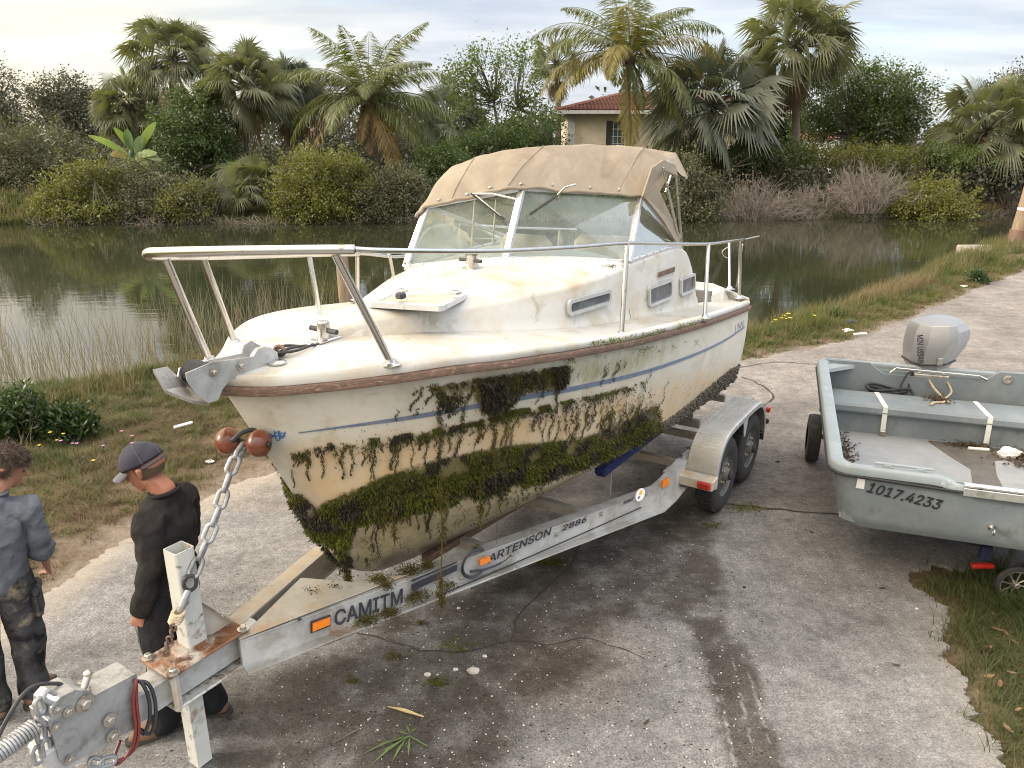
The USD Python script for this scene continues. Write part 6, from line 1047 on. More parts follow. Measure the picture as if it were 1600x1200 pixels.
def fan_palm(px, py, D, rpx, label, m='palm_green', n=76, trunk=True, group=None, base_px=None, dead=6, low=-.35, name='fan_palm', tr=.17):
    c = aty(px, py, D); R = rpx / F * D * 1.12; b = far_base(base_px or px, D); t = thing(name, label, 'palm', b, 0, group); r = np.random.default_rng(int(px * 7 + py))
    if trunk:
        p = spline([b - [0, 0, .2], b + (c - b) * .5 + [r.normal(0, .08), 0, 0], c - [0, 0, .1 * R]], 6); part(t, 'trunk', tube(p, np.linspace(tr * 1.25, tr, len(p)), 12), 'palm_trunk', world=True, smooth=True)
        bt = []
        for k in range(26): z_ = -.02 - .45 * R * r.random() ** 1.5; a = r.random() * 6.28; o = c + [0, 0, z_]; bt.append(bar(o, o + np.array([math.cos(a) * .26, math.sin(a) * .26, .30]), .09, .035))
        part(t, 'leaf_bases', cat(bt), 'palm_boots', world=True, kind='stuff')
    for k in range(n):
        q = (k + .5) / n; el = math.asin(1 - q * (1 - math.sin(low))) if q < 1 else low; el += r.normal(0, .12); az = k * 2.399 + r.normal(0, .2); d = np.array([math.cos(el) * math.cos(az), math.cos(el) * math.sin(az), math.sin(el)]); part(t, 'frond', fan_leaf(r, c, d, R * (.85 + .25 * r.random()), .5 + .6 * q), m, world=True)
    for k in range(dead): az = r.random() * 6.28; el = -1.0 - .4 * r.random(); d = np.array([math.cos(el) * math.cos(az), math.cos(el) * math.sin(az), math.sin(el)]); part(t, 'dead_frond', fan_leaf(r, c - [0, 0, .1 * R], d, R * .8, 1.1), 'palm_dead', world=True)
    return t
fan_palm(270, 92, 46, 66, 'tall fan palm rising behind the round green tree, second palm from the left', n=50)
fan_palm(385, 138, 43, 70, 'fan palm with reddish trunk between the round green tree and the coconut palm', n=64, dead=4)
fan_palm(205, 168, 48, 56, 'drooping fan palm left of the tall one, the leftmost palm', low=-.9, dead=10)
fan_palm(452, 150, 48, 60, 'dark fan palm half hidden behind the left coconut palm', 'palm_blue')
fan_palm(1243, 72, 43, 84, 'tall fan palm with straight grey trunk right of the house', n=64, dead=5, low=-.5, tr=.19)
fan_palm(1112, 165, 41, 98, 'broad low blue green fan palm beside the house', 'palm_blue', n=62, low=-.8, dead=4)
fan_palm(870, 100, 51, 44, 'small fan palm top showing above the bare grey tree', 'palm_green', n=34)
fan_palm(1540, 205, 42, 84, 'low bushy fan palm at the right edge above the dead shrubs', 'palm_green', n=52, low=-.6)
fan_palm(392, 296, 37.0, 60, 'short palmetto clump at the water left of the yellow green bush', 'palm_green', n=48, trunk=False, low=-.5, dead=9, name='palmetto')
fan_palm(702, 192, 50, 62, 'dark fan palm behind the left coconut palm, near the canvas top', 'palm_blue', n=44)
fan_palm(1480, 225, 44, 40, 'small yellowish palmetto between the dead tree and the low palm', 'palm_yellow', n=26, trunk=False, name='palmetto', dead=4)
def coco_frond(r, c, az, el, L_, droop, rib=.035):
    n = 18; h = np.array([math.cos(az), math.sin(az), 0]); p = [c]; ds = []
    for i in range(n): e = el - droop * (i / n) ** 1.25; d = h * math.cos(e) + np.array([0, 0, math.sin(e)]); ds.append(d); p.append(p[-1] + d * L_ / n)
    p = np.array(p); ds = np.array(ds + [ds[-1]]); m = 90; t = np.linspace(.08, 1, m); pos = np.array([np.interp(t * n, np.arange(n + 1), p[:, i]) for i in range(3)]).T; dd = np.array([np.interp(t * n, np.arange(n + 1), ds[:, i]) for i in range(3)]).T
    s_ = np.cross(dd, [0, 0, 1.]); s_ /= np.linalg.norm(s_, axis=1, keepdims=True) + 1e-6; ls = L_ * .27 * np.sin(np.clip(t * 1.02, 0, 1) * np.pi * .86 + .32) ** .8; out = [tube(p, np.linspace(rib, .006, n + 1), 4)]
    for sg_ in (1, -1): D_ = s_ * sg_ * .62 + dd * .55 + np.array([0, 0, -.55]) + r.normal(0, .11, (m, 3)); out.append(leaflets(pos, D_, np.cross(dd, s_) + r.normal(0, .15, (m, 3)), ls * (.85 + .3 * r.random(m)), .062, r, -.35))
    return cat(out)
def coconut(px, py, D, Lpx, base, label, spec):
    c = aty(px, py, D); b = far_base(base, D); t = thing('coconut_palm', label, 'palm', b); r = np.random.default_rng(int(px)); L_ = Lpx / F * D
    p = spline([b - [0, 0, .3], b + (c - b) * .45 + [-.12, 0, 0], c], 10); part(t, 'trunk', tube(p, np.linspace(.20, .12, len(p)), 12), 'palm_trunk', world=True, smooth=True); part(t, 'crown_shaft', lathe([(.12, -.35), (.20, -.1), (.16, .2), (.06, .5), (0, .6)], 12, c), 'palm_boots', world=True, smooth=True)
    for k in range(7): a = r.random() * 6.28; part(t, 'coconut', VF(ell(c + [.24 * math.cos(a), .24 * math.sin(a), -.22 - .1 * r.random()], (.11, .11, .14), 10)), 'palm_boots', world=True, smooth=True)
    for az, el, l_, dr, m in spec: part(t, 'frond', coco_frond(r, c, math.radians(az), math.radians(el), L_ * l_, dr), m, world=True)
G, YL, OR = 'coco_green', 'palm_yellow', 'coco_orange'
coconut(577, 158, 41, 128, 600, 'leaning coconut palm with orange old fronds left of the cabin boat', [(95, 80, 1.0, 1.0, G), (60, 74, 1.0, .9, G), (20, 72, 1.15, .9, G), (160, 70, 1.1, .9, G), (250, 75, .9, .8, G), (0, 48, 1.15, 1.5, G), (180, 46, 1.2, 1.4, G), (45, 55, 1.1, 1.2, G), (130, 55, 1.1, 1.2, G), (210, 52, 1.0, 1.6, G), (320, 60, .9, 1.5, G), (-8, 22, 1.2, 1.7, G), (172, 22, 1.15, 1.7, G), (25, 25, 1.1, 1.6, G), (155, 28, 1.1, 1.6, G), (60, 30, 1.0, 1.4, G), (110, 35, 1.0, 1.4, G), (345, -4, 1.05, 1.35, G), (195, 0, 1.05, 1.5, OR), (205, -12, 1.0, 1.2, OR), (335, -15, 1.05, 1.1, G), (275, 62, .6, 2.6, G), (276, -58, .62, .4, 'palm_dead'), (255, -40, .55, .8, OR), (310, -40, 1.0, .7, OR), (190, 10, 1.15, 1.6, G), (240, 20, .9, 2.0, G), (8, 5, 1.15, 1.5, G), (75, 10, .9, 1.4, G), (100, 5, .9, 1.4, G)])
coconut(983, 88, 40, 138, 985, 'coconut palm with golden hanging fronds in front of the tiled house', [(100, 85, .9, .5, G), (70, 75, .9, .8, G), (120, 74, .9, .8, G), (10, 50, 1.15, 1.5, G), (168, 48, 1.2, 1.6, G), (30, 60, 1.05, 1.2, G), (150, 62, 1.0, 1.2, G), (200, 40, 1.1, 1.9, G), (255, 70, .8, 1.6, YL), (300, 66, .8, 1.7, G), (345, 38, 1.1, 1.8, YL), (355, 12, 1.1, 1.5, YL), (190, 15, 1.15, 1.6, YL), (205, 5, 1.05, 1.4, YL), (318, -5, 1.0, 1.3, G), (272, -64, .95, .3, YL), (330, -28, 1.0, .9, G), (90, 20, 1.0, 1.4, G), (60, 25, 1.0, 1.5, G), (125, 22, 1.0, 1.5, G), (245, 30, .85, 2.2, YL), (296, -50, .6, .5, G)])
# broadleaf trees and bushes: clumps of single leaves over real limbs
def leaf_cloud(r, blobs, n_cl, per, size, spread, shell=.42, up=.5):
    bl = np.array([[*c, *s_] for c, s_ in blobs], float); vol = bl[:, 3:].prod(1) ** .67; k = r.choice(len(bl), n_cl, p=vol / vol.sum()); d = r.normal(0, 1, (n_cl, 3)); d /= np.linalg.norm(d, axis=1, keepdims=True)
    C_ = bl[k, :3] + d * bl[k, 3:] * (r.random((n_cl, 1)) ** shell) * (.86 + .28 * meshkit.noise(bl[k, :3] * .6 + d * 2.2)[:, None]); push = r.random(n_cl) < .26; C_ = C_ + d * bl[k, 3:] * np.where(push, .10 + .34 * r.random(n_cl) ** 1.5, 0)[:, None]; n = n_cl * per; P_ = np.repeat(C_, per, 0) + r.normal(0, 1, (n, 3)) * spread * (.6 + .8 * np.repeat(r.random(n_cl), per))[:, None]
    out = np.repeat(d, per, 0); N_ = r.normal(0, .6, (n, 3)) + out * .35 + [0, 0, up]; D_ = r.normal(0, .7, (n, 3)) + out * .6 + [0, 0, -.15]; s_ = size * (.45 + 1.0 * r.random(n)) * np.repeat(.75 + .5 * r.random(n_cl), per); return leaflets(P_, D_, N_, s_, s_ * .55, r), C_
def limbs(r, base, C_, r0, n=34, thin=.018, bend=.25):
    out = []; idx = r.choice(len(C_), min(n, len(C_)), replace=False); cen = C_.mean(0); fork = base + (cen - base) * .42; tr = spline([base - [0, 0, .2], (base + fork) / 2 + r.normal(0, .08, 3), fork], 5); out.append(tube(tr, np.linspace(r0, r0 * .75, len(tr)), 8))
    mids = []
    for k in range(6): q = C_[r.integers(len(C_))]; m = fork + (q - fork) * .55 + r.normal(0, bend, 3); mids.append(m); s_ = spline([fork, (fork + m) / 2 + r.normal(0, bend * .5, 3), m], 4); out.append(tube(s_, np.linspace(r0 * .62, r0 * .3, len(s_)), 6))
    mids = np.array(mids)
    for i in idx: q = C_[i]; m = mids[np.linalg.norm(mids - q, axis=1).argmin()]; s_ = spline([m, (m + q) / 2 + r.normal(0, bend * .6, 3), q], 4); out.append(tube(s_, np.linspace(r0 * .25, thin, len(s_)), 4))
    return cat(out)
def tree(name, label, cat_, px, D, blobs_px, m, n_cl=200, per=45, size=.13, spread=.26, r0=.16, base_px=None, n_limb=34, shell=.42, group=None, bark_='bark', dep=.9):
    r = np.random.default_rng(int(px * 3 + D)); b = far_base(base_px or px, D); t = thing(name, label, cat_, b, 0, group); k = D / F
    bl = [(aty(x, y, D + dz), (rx * k, rx * k * dep, ry * k)) for x, y, rx, ry, dz in blobs_px]; lf, C_ = leaf_cloud(r, bl, n_cl, per, size, spread, shell); lo = b[2] + .05; v, f = lf; v[:, 2] = np.maximum(v[:, 2], np.where(v[:, 1] < 38.5, WATER, lo - .3))
    part(t, 'trunk', limbs(r, b, C_, r0, n_limb), bark_, world=True); part(t, 'crown', (v, f), m, world=True, kind=None); return t
tree('round_tree', 'dense round dark green tree above the banana plant', 'tree', 305, 41, [(300, 185, 50, 42, 0), (325, 215, 48, 45, .4), (280, 215, 42, 42, .3), (300, 240, 55, 30, 0), (340, 240, 34, 30, 0)], 'leaf_dark', 420, 60, .13, .20, .2)
tree('open_tree', 'bright green open-crowned tree left of the house', 'tree', 770, 47, [(770, 110, 50, 38, 0), (725, 130, 30, 26, 0), (815, 120, 36, 32, 0), (740, 165, 34, 18, .5), (800, 165, 36, 26, .5), (780, 205, 50, 26, 0), (830, 190, 34, 34, 0)], 'leaf_bright', 190, 50, .16, .30, .2, shell=.3, n_limb=90)
tree('green_tree', 'dark green tree below the bright open-crowned one', 'tree', 800, 45, [(790, 225, 60, 24, 0), (840, 215, 44, 30, 0), (740, 235, 40, 20, 0)], 'leaf_dark', 240, 50, .14, .24, .14)
tree('large_tree', 'wide dark green tree right of the tall fan palm', 'tree', 1345, 46, [(1330, 130, 46, 36, 0), (1390, 135, 50, 34, .3), (1285, 165, 40, 38, 0), (1350, 180, 70, 36, .5), (1425, 165, 34, 36, 0), (1270, 205, 34, 24, 0), (1390, 205, 50, 24, 0)], 'leaf_mid', 640, 55, .14, .22, .24, n_limb=80)
tree('grey_tree', 'hazy grey green tree at the left behind the feathery bush', 'tree', 105, 58, [(95, 145, 42, 24, 0), (130, 165, 34, 30, 0), (70, 170, 30, 24, 0), (110, 190, 50, 30, 0)], 'leaf_dusk', 420, 45, .16, .26, .2, n_limb=60)
tree('edge_tree', 'thin green tree cut by the left edge of the photo', 'tree', 6, 50, [(2, 145, 26, 40, 0), (-20, 180, 40, 40, 0), (20, 190, 24, 26, 0)], 'leaf_dusk', 240, 40, .14, .24, .14, n_limb=60)
tree('feathery_bush', 'large feathery grey green bush at the left', 'bush', 60, 41, [(60, 235, 72, 52, 0), (10, 250, 55, 60, .3), (110, 260, 44, 46, 0), (40, 280, 70, 34, -.5), (-40, 260, 60, 60, 0)], 'leaf_grey', 620, 55, .11, .22, .12, n_limb=60)
tree('brown_tree', 'dark brownish tree at the right edge against the sky', 'tree', 1590, 60, [(1590, 140, 44, 32, 0), (1545, 140, 18, 12, 0), (1630, 150, 50, 40, 0), (1600, 180, 60, 30, 0)], 'leaf_dusk', 380, 42, .16, .26, .2, n_limb=60)
tree('dark_bush', 'compact dark green bush beside the canvas top', 'bush', 696, 39.5, [(696, 248, 36, 26, 0), (680, 268, 34, 24, 0), (718, 265, 28, 24, 0)], 'leaf_dark', 230, 50, .11, .18, .08)
tree('back_tree', 'dark tree behind the fan palms left of the coconut palm', 'tree', 470, 54, [(470, 190, 60, 50, 0), (540, 200, 60, 44, 0), (620, 205, 50, 40, 0), (420, 225, 44, 30, 0)], 'leaf_dusk', 240, 40, .20, .34, .2)
tree('back_tree', 'dark tree behind the blue green palm', 'tree', 1180, 52, [(1180, 190, 60, 44, 0), (1120, 215, 50, 34, 0), (1230, 205, 40, 34, 0)], 'leaf_dark', 300, 45, .20, .32, .2)
MB = [('yellow green mangrove bush at the far left of the water edge', 130, 36.6, [(110, 290, 44, 26, 0), (150, 270, 44, 28, .6), (90, 320, 40, 22, 0), (150, 320, 50, 24, 0), (185, 280, 34, 30, 1)], 'leaf_yellow', 270), ('grey green mangrove bush left of the palmetto', 265, 36.8, [(250, 295, 44, 26, 0), (300, 300, 40, 26, 0), (225, 315, 44, 26, 0), (290, 325, 50, 18, 0), (215, 270, 40, 24, 1)], 'leaf_grey', 300), ('small yellow leaved bush below the grey green one', 288, 36.4, [(280, 318, 34, 20, 0), (310, 300, 24, 18, 0)], 'leaf_yellow', 90), ('brightest yellow green bush right of the palmetto', 500, 36.7, [(480, 270, 44, 34, 0), (530, 265, 44, 30, .6), (460, 305, 34, 32, 0), (510, 310, 54, 30, 0), (560, 285, 36, 26, .4)], 'leaf_yellow', 420), ('olive bush between the bright bush and the canvas top', 610, 37.2, [(600, 290, 40, 28, 0), (640, 300, 36, 30, 0), (590, 320, 44, 20, 0), (630, 275, 30, 20, .5)], 'leaf_grey', 260),
      ('olive bush right of the canvas top', 1075, 37.5, [(1070, 270, 30, 34, 0), (1095, 300, 34, 34, 0), (1060, 320, 30, 20, 0)], 'leaf_grey', 190), ('bright shrub at the foot of the blue green palm', 1130, 40, [(1110, 240, 40, 18, 0), (1160, 245, 34, 16, 0), (1075, 245, 24, 16, 0)], 'leaf_mid', 140), ('yellow flowering shrub under the wide tree', 1330, 41, [(1300, 245, 44, 18, 0), (1350, 245, 44, 20, 0), (1395, 250, 40, 20, 0), (1260, 250, 34, 20, 0)], 'leaf_yellow', 230), ('green shrub left of the yellow flowering one', 1210, 40.5, [(1200, 245, 34, 20, 0), (1235, 250, 34, 22, 0)], 'leaf_mid', 120), ('low yellow green mangrove at the water right of the bare shrubs', 1455, 38.6, [(1440, 305, 44, 18, 0), (1490, 310, 40, 16, 0), (1420, 322, 28, 12, 0), (1465, 288, 30, 14, .6)], 'leaf_yellow', 190), ('rounded olive bush above the low mangrove', 1500, 40.5, [(1490, 250, 40, 20, 0), (1530, 258, 34, 18, 0), (1460, 240, 24, 14, 0)], 'leaf_mid', 170), ('grey brush at the right end of the bank', 1570, 41.5, [(1560, 275, 44, 26, 0), (1600, 265, 40, 36, 0)], 'leaf_grey', 200)]
for lab, px, D, bl, m, n in MB:
    if D < 39: D -= 1.1; bl = bl + [(x, 331, rx * .9, 15, -.3) for x, y, rx, ry, dz in bl if y > 285]; n = int(n * 1.35)
    tree('mangrove_bush' if D < 39 else 'shrub', lab, 'bush', px, D, bl, m, n, 46, .115, .17, .05, n_limb=60, bark_='twig_grey')
def bare_shrub(px, D, rpx, hpx, label, n=150, name='bare_shrub', lean=0.0, up=.75, r0=.016):
    r = np.random.default_rng(int(px)); b = far_base(px, D); t = thing(name, label, 'shrub', b); k = D / F; W_, H_ = rpx * k, hpx * k; out = []
    for i in range(n):
        a = r.random() * 6.28; q = r.random() ** .6; root = b + np.array([math.cos(a) * W_ * .35 * q, math.sin(a) * W_ * .3 * q, -.25]); tip = b + np.array([math.cos(a) * W_ * q + lean * H_, math.sin(a) * W_ * .5 * q, H_ * (1.05 - .75 * q * q) * (.6 + .5 * r.random())]); m = (root + tip) / 2 + r.normal(0, .14, 3) + [0, 0, .2 * H_ * up]
        s_ = spline([root, m, tip], 4); s_[1:-1] += r.normal(0, .04, (len(s_) - 2, 3)); out.append(tube(s_, np.linspace(r0, .007, len(s_)), 3, caps=False))
        for j in range(5): st = s_[r.integers(2, len(s_) - 1)]; e = st + r.normal(0, .26, 3) + (tip - root) * .16; out.append(tube([st, (st + e) / 2 + r.normal(0, .05, 3), e], [.008, .007, .004], 3, caps=False))
    part(t, 'branches', cat(out), 'twig_grey', world=True, kind='stuff')
bare_shrub(1180, 37.3, 88, 62, 'wide leafless grey shrub at the water right of the canvas top', 230); bare_shrub(1350, 37.9, 84, 62, 'leafless grey shrub at the water below the yellow flowering shrub', 220); bare_shrub(1265, 37.6, 50, 46, 'low leafless shrub between the two wide ones', 90); bare_shrub(1445, 43.5, 36, 84, 'tall dead bare shrub left of the low fan palm', 46, 'dead_tree', -.15, r0=.03); bare_shrub(845, 46, 40, 120, 'bare grey tree in front of the house corner', 60, 'bare_tree', .0, r0=.035); bare_shrub(235, 36.4, 50, 40, 'tangle of bare twigs under the left mangroves', 110); bare_shrub(560, 36.6, 60, 36, 'tangle of bare twigs under the brightest bush', 130); bare_shrub(340, 36.9, 36, 40, 'bare twigs left of the palmetto', 80); bare_shrub(1580, 40.6, 44, 40, 'dry grassy twigs at the right end of the far bank', 110); bare_shrub(120, 36.0, 40, 30, 'bare roots under the leftmost mangrove', 80); bare_shrub(1440, 38.0, 44, 22, 'bare roots under the low mangrove', 80); bare_shrub(690, 37, 50, 30, 'bare twigs at the water left of the windshield', 80)
# roots and dead twigs along the waterline, undergrowth between the trunks, the wood behind
r = np.random.default_rng(33); out = []
for i in range(1500):
    x = -22 + 52 * r.random(); y = float(shore_far(np.array([x]))[0]) - .15 + .5 * r.random(); p = np.array([x, y, WATER - .05]); e = p + np.array([r.normal(0, .35), -.25 + .4 * r.random(), .12 + .4 * r.random()]); out.append(tube([p, (p + e) / 2 + r.normal(0, .1, 3), e], [.012, .011, .006], 3, caps=False))
solo('mangrove_roots', cat(out), 'twig_grey', 'grey roots and dead twigs along the far waterline', 'roots', kind='stuff')
def cloud_stuff(name, label, boxes, n_cl, per, size, spread, m):
    bl = []
    for x0, x1, y0, y1, z0, z1, k in boxes:
        for i in range(k): x = x0 + (x1 - x0) * r.random(); y = y0 + (y1 - y0) * r.random(); h = z0 + (z1 - z0) * r.random(); bl.append(((x, y, h * .5 + .3), (1.6 + 1.2 * r.random(), 1.2, h * .55)))
    lf, _ = leaf_cloud(r, bl, n_cl, per, size, spread, .5); solo(name, lf, m, label, 'undergrowth', kind='stuff')
cloud_stuff('undergrowth', 'dark undergrowth between the trunks on the far bank', [(-34, 36, 39.5, 47, 1.0, 2.4, 90)], 1500, 32, .20, .34, 'leaf_dusk')
cloud_stuff('far_woods', 'dark wood closing the view behind the palms', [(-62, 66, 62, 74, 3.5, 6.2, 90)], 1500, 34, .45, .7, 'leaf_dusk')
# banana plant
bb = far_base(205, 39); bn_ = thing('banana_plant', 'banana plant with large bright leaves left of the round tree', 'plant', bb)
part(bn_, 'stem', cat([tube(spline([bb - [0, 0, .2], bb + [.05, 0, 1.0], aty(205, 235, 39)], 5), .11, 8)]), 'banana_dull', world=True, smooth=True)
for (x0, y0), (x1, y1), w_, m in (((215, 235), (243, 190), .30, 'banana_leaf'), ((205, 232), (178, 198), .22, 'banana_leaf'), ((203, 235), (198, 200), .30, 'banana_dull'), ((200, 240), (138, 210), .22, 'banana_leaf'), ((212, 240), (222, 212), .34, 'banana_dull'), ((208, 245), (245, 238), .28, 'banana_leaf'), ((200, 245), (172, 240), .26, 'palm_yellow'), ((210, 242), (232, 262), .25, 'banana_leaf'), ((212, 238), (252, 250), .25, 'banana_dull')):
    a, b = aty(x0, y0, 39), aty(x1, y1, 38.7); m_ = (a + b) / 2 + [0, 0, .10]; s_ = spline([a, m_, b], 6); d = np.gradient(s_, axis=0); sd_ = np.cross(d, [.2, -1, .35]); sd_ /= np.linalg.norm(sd_, axis=1, keepdims=True); ww = .72 * w_ * np.sin(np.linspace(.12, 3.05, len(s_))) ** .6; v = np.vstack([s_ - sd_ * ww[:, None] + [0, 0, -.05], s_, s_ + sd_ * ww[:, None] + [0, 0, -.05]]); n = len(s_); k = np.arange(n - 1); f = np.vstack([np.stack([k, k + 1, n + k + 1, n + k], 1), np.stack([n + k, n + k + 1, 2 * n + k + 1, 2 * n + k], 1)]); part(bn_, 'leaf', (v, f), m, world=True, smooth=True)
# the house
mat('stucco', (.52, .45, .33), .9, var=.08, scale=2, bump=.1, spots=[((.36, .32, .25), 1.5, .55, .8)]); mat('roof_tile', (.23, .075, .05), .85, var=.3, scale=3, island=.35, spots=[((.36, .20, .15), 3, .56, .75)]); mat('fascia', (.42, .42, .40), .7); mat('shutter', (.02, .022, .022), .6); mat('house_glass', (.06, .08, .085), .1, var=.3, scale=1, spec=.7)
HD = 50.0; hA = aty(886, 228, HD); hB = aty(1062, 228, HD); ez = aty(900, 181, HD)[2]; rz_ = aty(960, 146, HD + 3.2)[2]; x0, x1 = hA[0], hB[0] + 6; y0, y1 = HD, HD + 8
hs_ = thing('house', 'cream house with red tiled hip roof behind the coconut palm', 'house', ((x0 + x1) / 2, HD + 4, .6))
wx0, wx1 = aty(948, 200, HD)[0], aty(990, 200, HD)[0]; wz1, wz0 = aty(960, 190, HD)[2], aty(960, 236, HD)[2]
for nm_, c, s_ in (('wall', ((x0 + wx0) / 2, y0 + .1, ez / 2 + .2), (wx0 - x0, .2, ez)), ('wall', ((x1 + wx1) / 2, y0 + .1, ez / 2 + .2), (x1 - wx1, .2, ez)), ('wall', ((wx0 + wx1) / 2, y0 + .1, (wz1 + ez + .2) / 2), (wx1 - wx0, .2, ez + .2 - wz1)), ('wall', ((wx0 + wx1) / 2, y0 + .1, wz0 / 2 + .1), (wx1 - wx0, .2, wz0 - .2)), ('wall', (x0 + .1, (y0 + y1) / 2 + .1, ez / 2 + .2), (.2, y1 - y0 - .2, ez)), ('wall', (x1 - .1, (y0 + y1) / 2 + .1, ez / 2 + .2), (.2, y1 - y0 - .2, ez)), ('wall', ((x0 + x1) / 2, y1 + .1, ez / 2 + .2), (x1 - x0, .2, ez))): part(hs_, nm_, box(c, s_), 'stucco', world=True)
wn = part(hs_, 'window', box(((wx0 + wx1) / 2, y0 + .16, (wz0 + wz1) / 2), (wx1 - wx0, .04, wz1 - wz0)), 'house_glass', world=True)
for k in range(4): part(wn, 'glazing_bar', box((wx0 + (wx1 - wx0) * (.26 + .5 * k / 3), y0 + .1, (wz0 + wz1) / 2), (.05, .05, wz1 - wz0)), 'fascia', world=True)
for k in range(3): part(wn, 'glazing_bar', box(((wx0 + wx1) / 2, y0 + .095, wz0 + (wz1 - wz0) * (.25 + .25 * k)), ((wx1 - wx0) * .6, .05, .05)), 'fascia', world=True)
for x in (wx0 + .14, wx1 - .14): part(hs_, 'shutter', box((x, y0 - .03, (wz0 + wz1) / 2), (.32, .05, wz1 - wz0 + .1)), 'shutter', world=True)
part(hs_, 'corner_trim', box((x0 + .25, y0 - .03, ez / 2 + .2), (.45, .06, ez)), 'fascia', world=True)
ov = .7; e0, e1, f0, f1 = x0 - ov, x1 + ov, y0 - ov, y1 + ov; part(hs_, 'fascia_board', cat([box(((e0 + e1) / 2, f0, ez + .2), (e1 - e0, .06, .22)), box((e0, (f0 + f1) / 2, ez + .2), (.06, f1 - f0 - .06, .22)), box(((e0 + e1) / 2, (f0 + f1) / 2, ez + .11), (e1 - e0 - .06, f1 - f0 - .06, .04))]), 'fascia', world=True)
dy = (f1 - f0) / 2; hip0, hip1 = e0 + dy, e1 - dy; zr = rz_
if hip0 > hip1: hip0 = hip1 = (e0 + e1) / 2
rf = part(hs_, 'roof', (np.array([(e0, f0, ez + .3), (e1, f0, ez + .3), (e1, f1, ez + .3), (e0, f1, ez + .3), (hip0, f0 + dy, zr), (hip1, f0 + dy, zr)]), np.array([(0, 1, 5), (0, 5, 4), (1, 2, 5), (2, 3, 4), (2, 4, 5), (3, 0, 4)])), 'roof_tile', world=True)
til = []
for k in range(int((e1 - e0) / .24)):
    x = e0 + .12 + k * .24; top = min((x - e0) / max(hip0 - e0, .1), (e1 - x) / max(e1 - hip1, .1), 1.0); nrow = int(top * dy / .38)
    for j in range(nrow): ya, yb = f0 + j * .38, f0 + j * .38 + .42; za, zb = ez + .3 + (zr - ez - .3) * (ya - f0) / dy, ez + .3 + (zr - ez - .3) * (yb - f0) / dy; til.append(loft([[(x - .11, ya, za + .03), (x - .06, ya, za + .11), (x + .06, ya, za + .11), (x + .11, ya, za + .03)], [(x - .09, yb, zb + .0), (x - .05, yb, zb + .07), (x + .05, yb, zb + .07), (x + .09, yb, zb + .0)]], caps=False))
for k in range(int((f1 - f0) / .24)):
    y = f0 + .12 + k * .24; top = min((y - f0) / dy, (f1 - y) / dy, 1.0); nrow = int(top * (hip0 - e0) / .38)
    for j in range(nrow): xa, xb = e0 + j * .38, e0 + j * .38 + .42; za, zb = ez + .3 + (zr - ez - .3) * (xa - e0) / (hip0 - e0), ez + .3 + (zr - ez - .3) * (xb - e0) / (hip0 - e0); til.append(loft([[(xa, y + .11, za + .03), (xa, y + .06, za + .11), (xa, y - .06, za + .11), (xa, y - .11, za + .03)], [(xb, y + .09, zb), (xb, y + .05, zb + .07), (xb, y - .05, zb + .07), (xb, y - .09, zb)]], caps=False))
part(rf, 'tiles', cat(til), 'roof_tile', world=True, kind='stuff')
for a, b in (((e0, f0, ez + .36), (hip0, f0 + dy, zr + .06)), ((e1, f0, ez + .36), (hip1, f0 + dy, zr + .06)), ((hip0, f0 + dy, zr + .06), (hip1, f0 + dy, zr + .06)), ((e0, f1, ez + .36), (hip0, f0 + dy, zr + .06))): part(rf, 'ridge_tiles', tube([a, b], .12, 6), 'roof_tile', world=True)
sh0 = aty(1262, 216, 62); s2 = thing('shed', 'small white building with a red roof glimpsed under the wide tree', 'building', (sh0[0] + .8, 63, .8)); part(s2, 'wall', box((sh0[0] + .9, 63, 2.0), (2.6, 2, 2.6)), 'decal_white', world=True); part(s2, 'roof', loft([[(sh0[0] - .7, 61.8, 3.3), (sh0[0] + 2.5, 61.8, 3.3), (sh0[0] + 2.5, 64.2, 3.3), (sh0[0] - .7, 64.2, 3.3)], [(sh0[0] - .2, 62.6, 4.0), (sh0[0] + 2, 62.6, 4.0), (sh0[0] + 2, 63.4, 4.0), (sh0[0] - .2, 63.4, 4.0)]]), 'roof_tile', world=True)
# ------------------------------------------------------------------ near bank: grass, reeds, shrubs, flowers, litter
mat('grass_green', (.100, .130, .030), .7, var=.3, scale=3, island=.45, leaf=.3); mat('grass_lime', (.165, .175, .040), .7, var=.3, scale=3, island=.45, leaf=.3); mat('grass_dry', (.26, .195, .105), .85, var=.3, scale=3, island=.45, leaf=.2); mat('grass_brown', (.19, .115, .06), .85, var=.3, scale=3, island=.45, leaf=.1); mat('reed', (.30, .26, .155), .8, var=.3, scale=3, island=.4)
mat('petal_yellow', (.62, .46, .03), .6, var=.1, leaf=.2); mat('petal_pink', (.50, .22, .42), .6, var=.1, leaf=.2); mat('pale_stone', (.48, .45, .40), .9, var=.2, scale=12, bump=.4); mat('paper_white', (.68, .67, .64), .8, var=.1); mat('piling_wood', (.22, .16, .105), .9, var=.35, scale=6, bump=.5, bscale=20, stretch=(4, 4, .4)); mat('sea_wall', (.26, .23, .19), .95, var=.25, scale=3, bump=.4); mat('crack_dark', (.035, .032, .028), .95, var=.3)
mat('sprig_green', (.12, .19, .06), .5, var=.2, leaf=.2); mat('husk_tan', (.42, .33, .17), .8, var=.2); mat('leaf_tan', (.17, .098, .05), .8, var=.35, scale=20)
gr = np.random.default_rng(77)
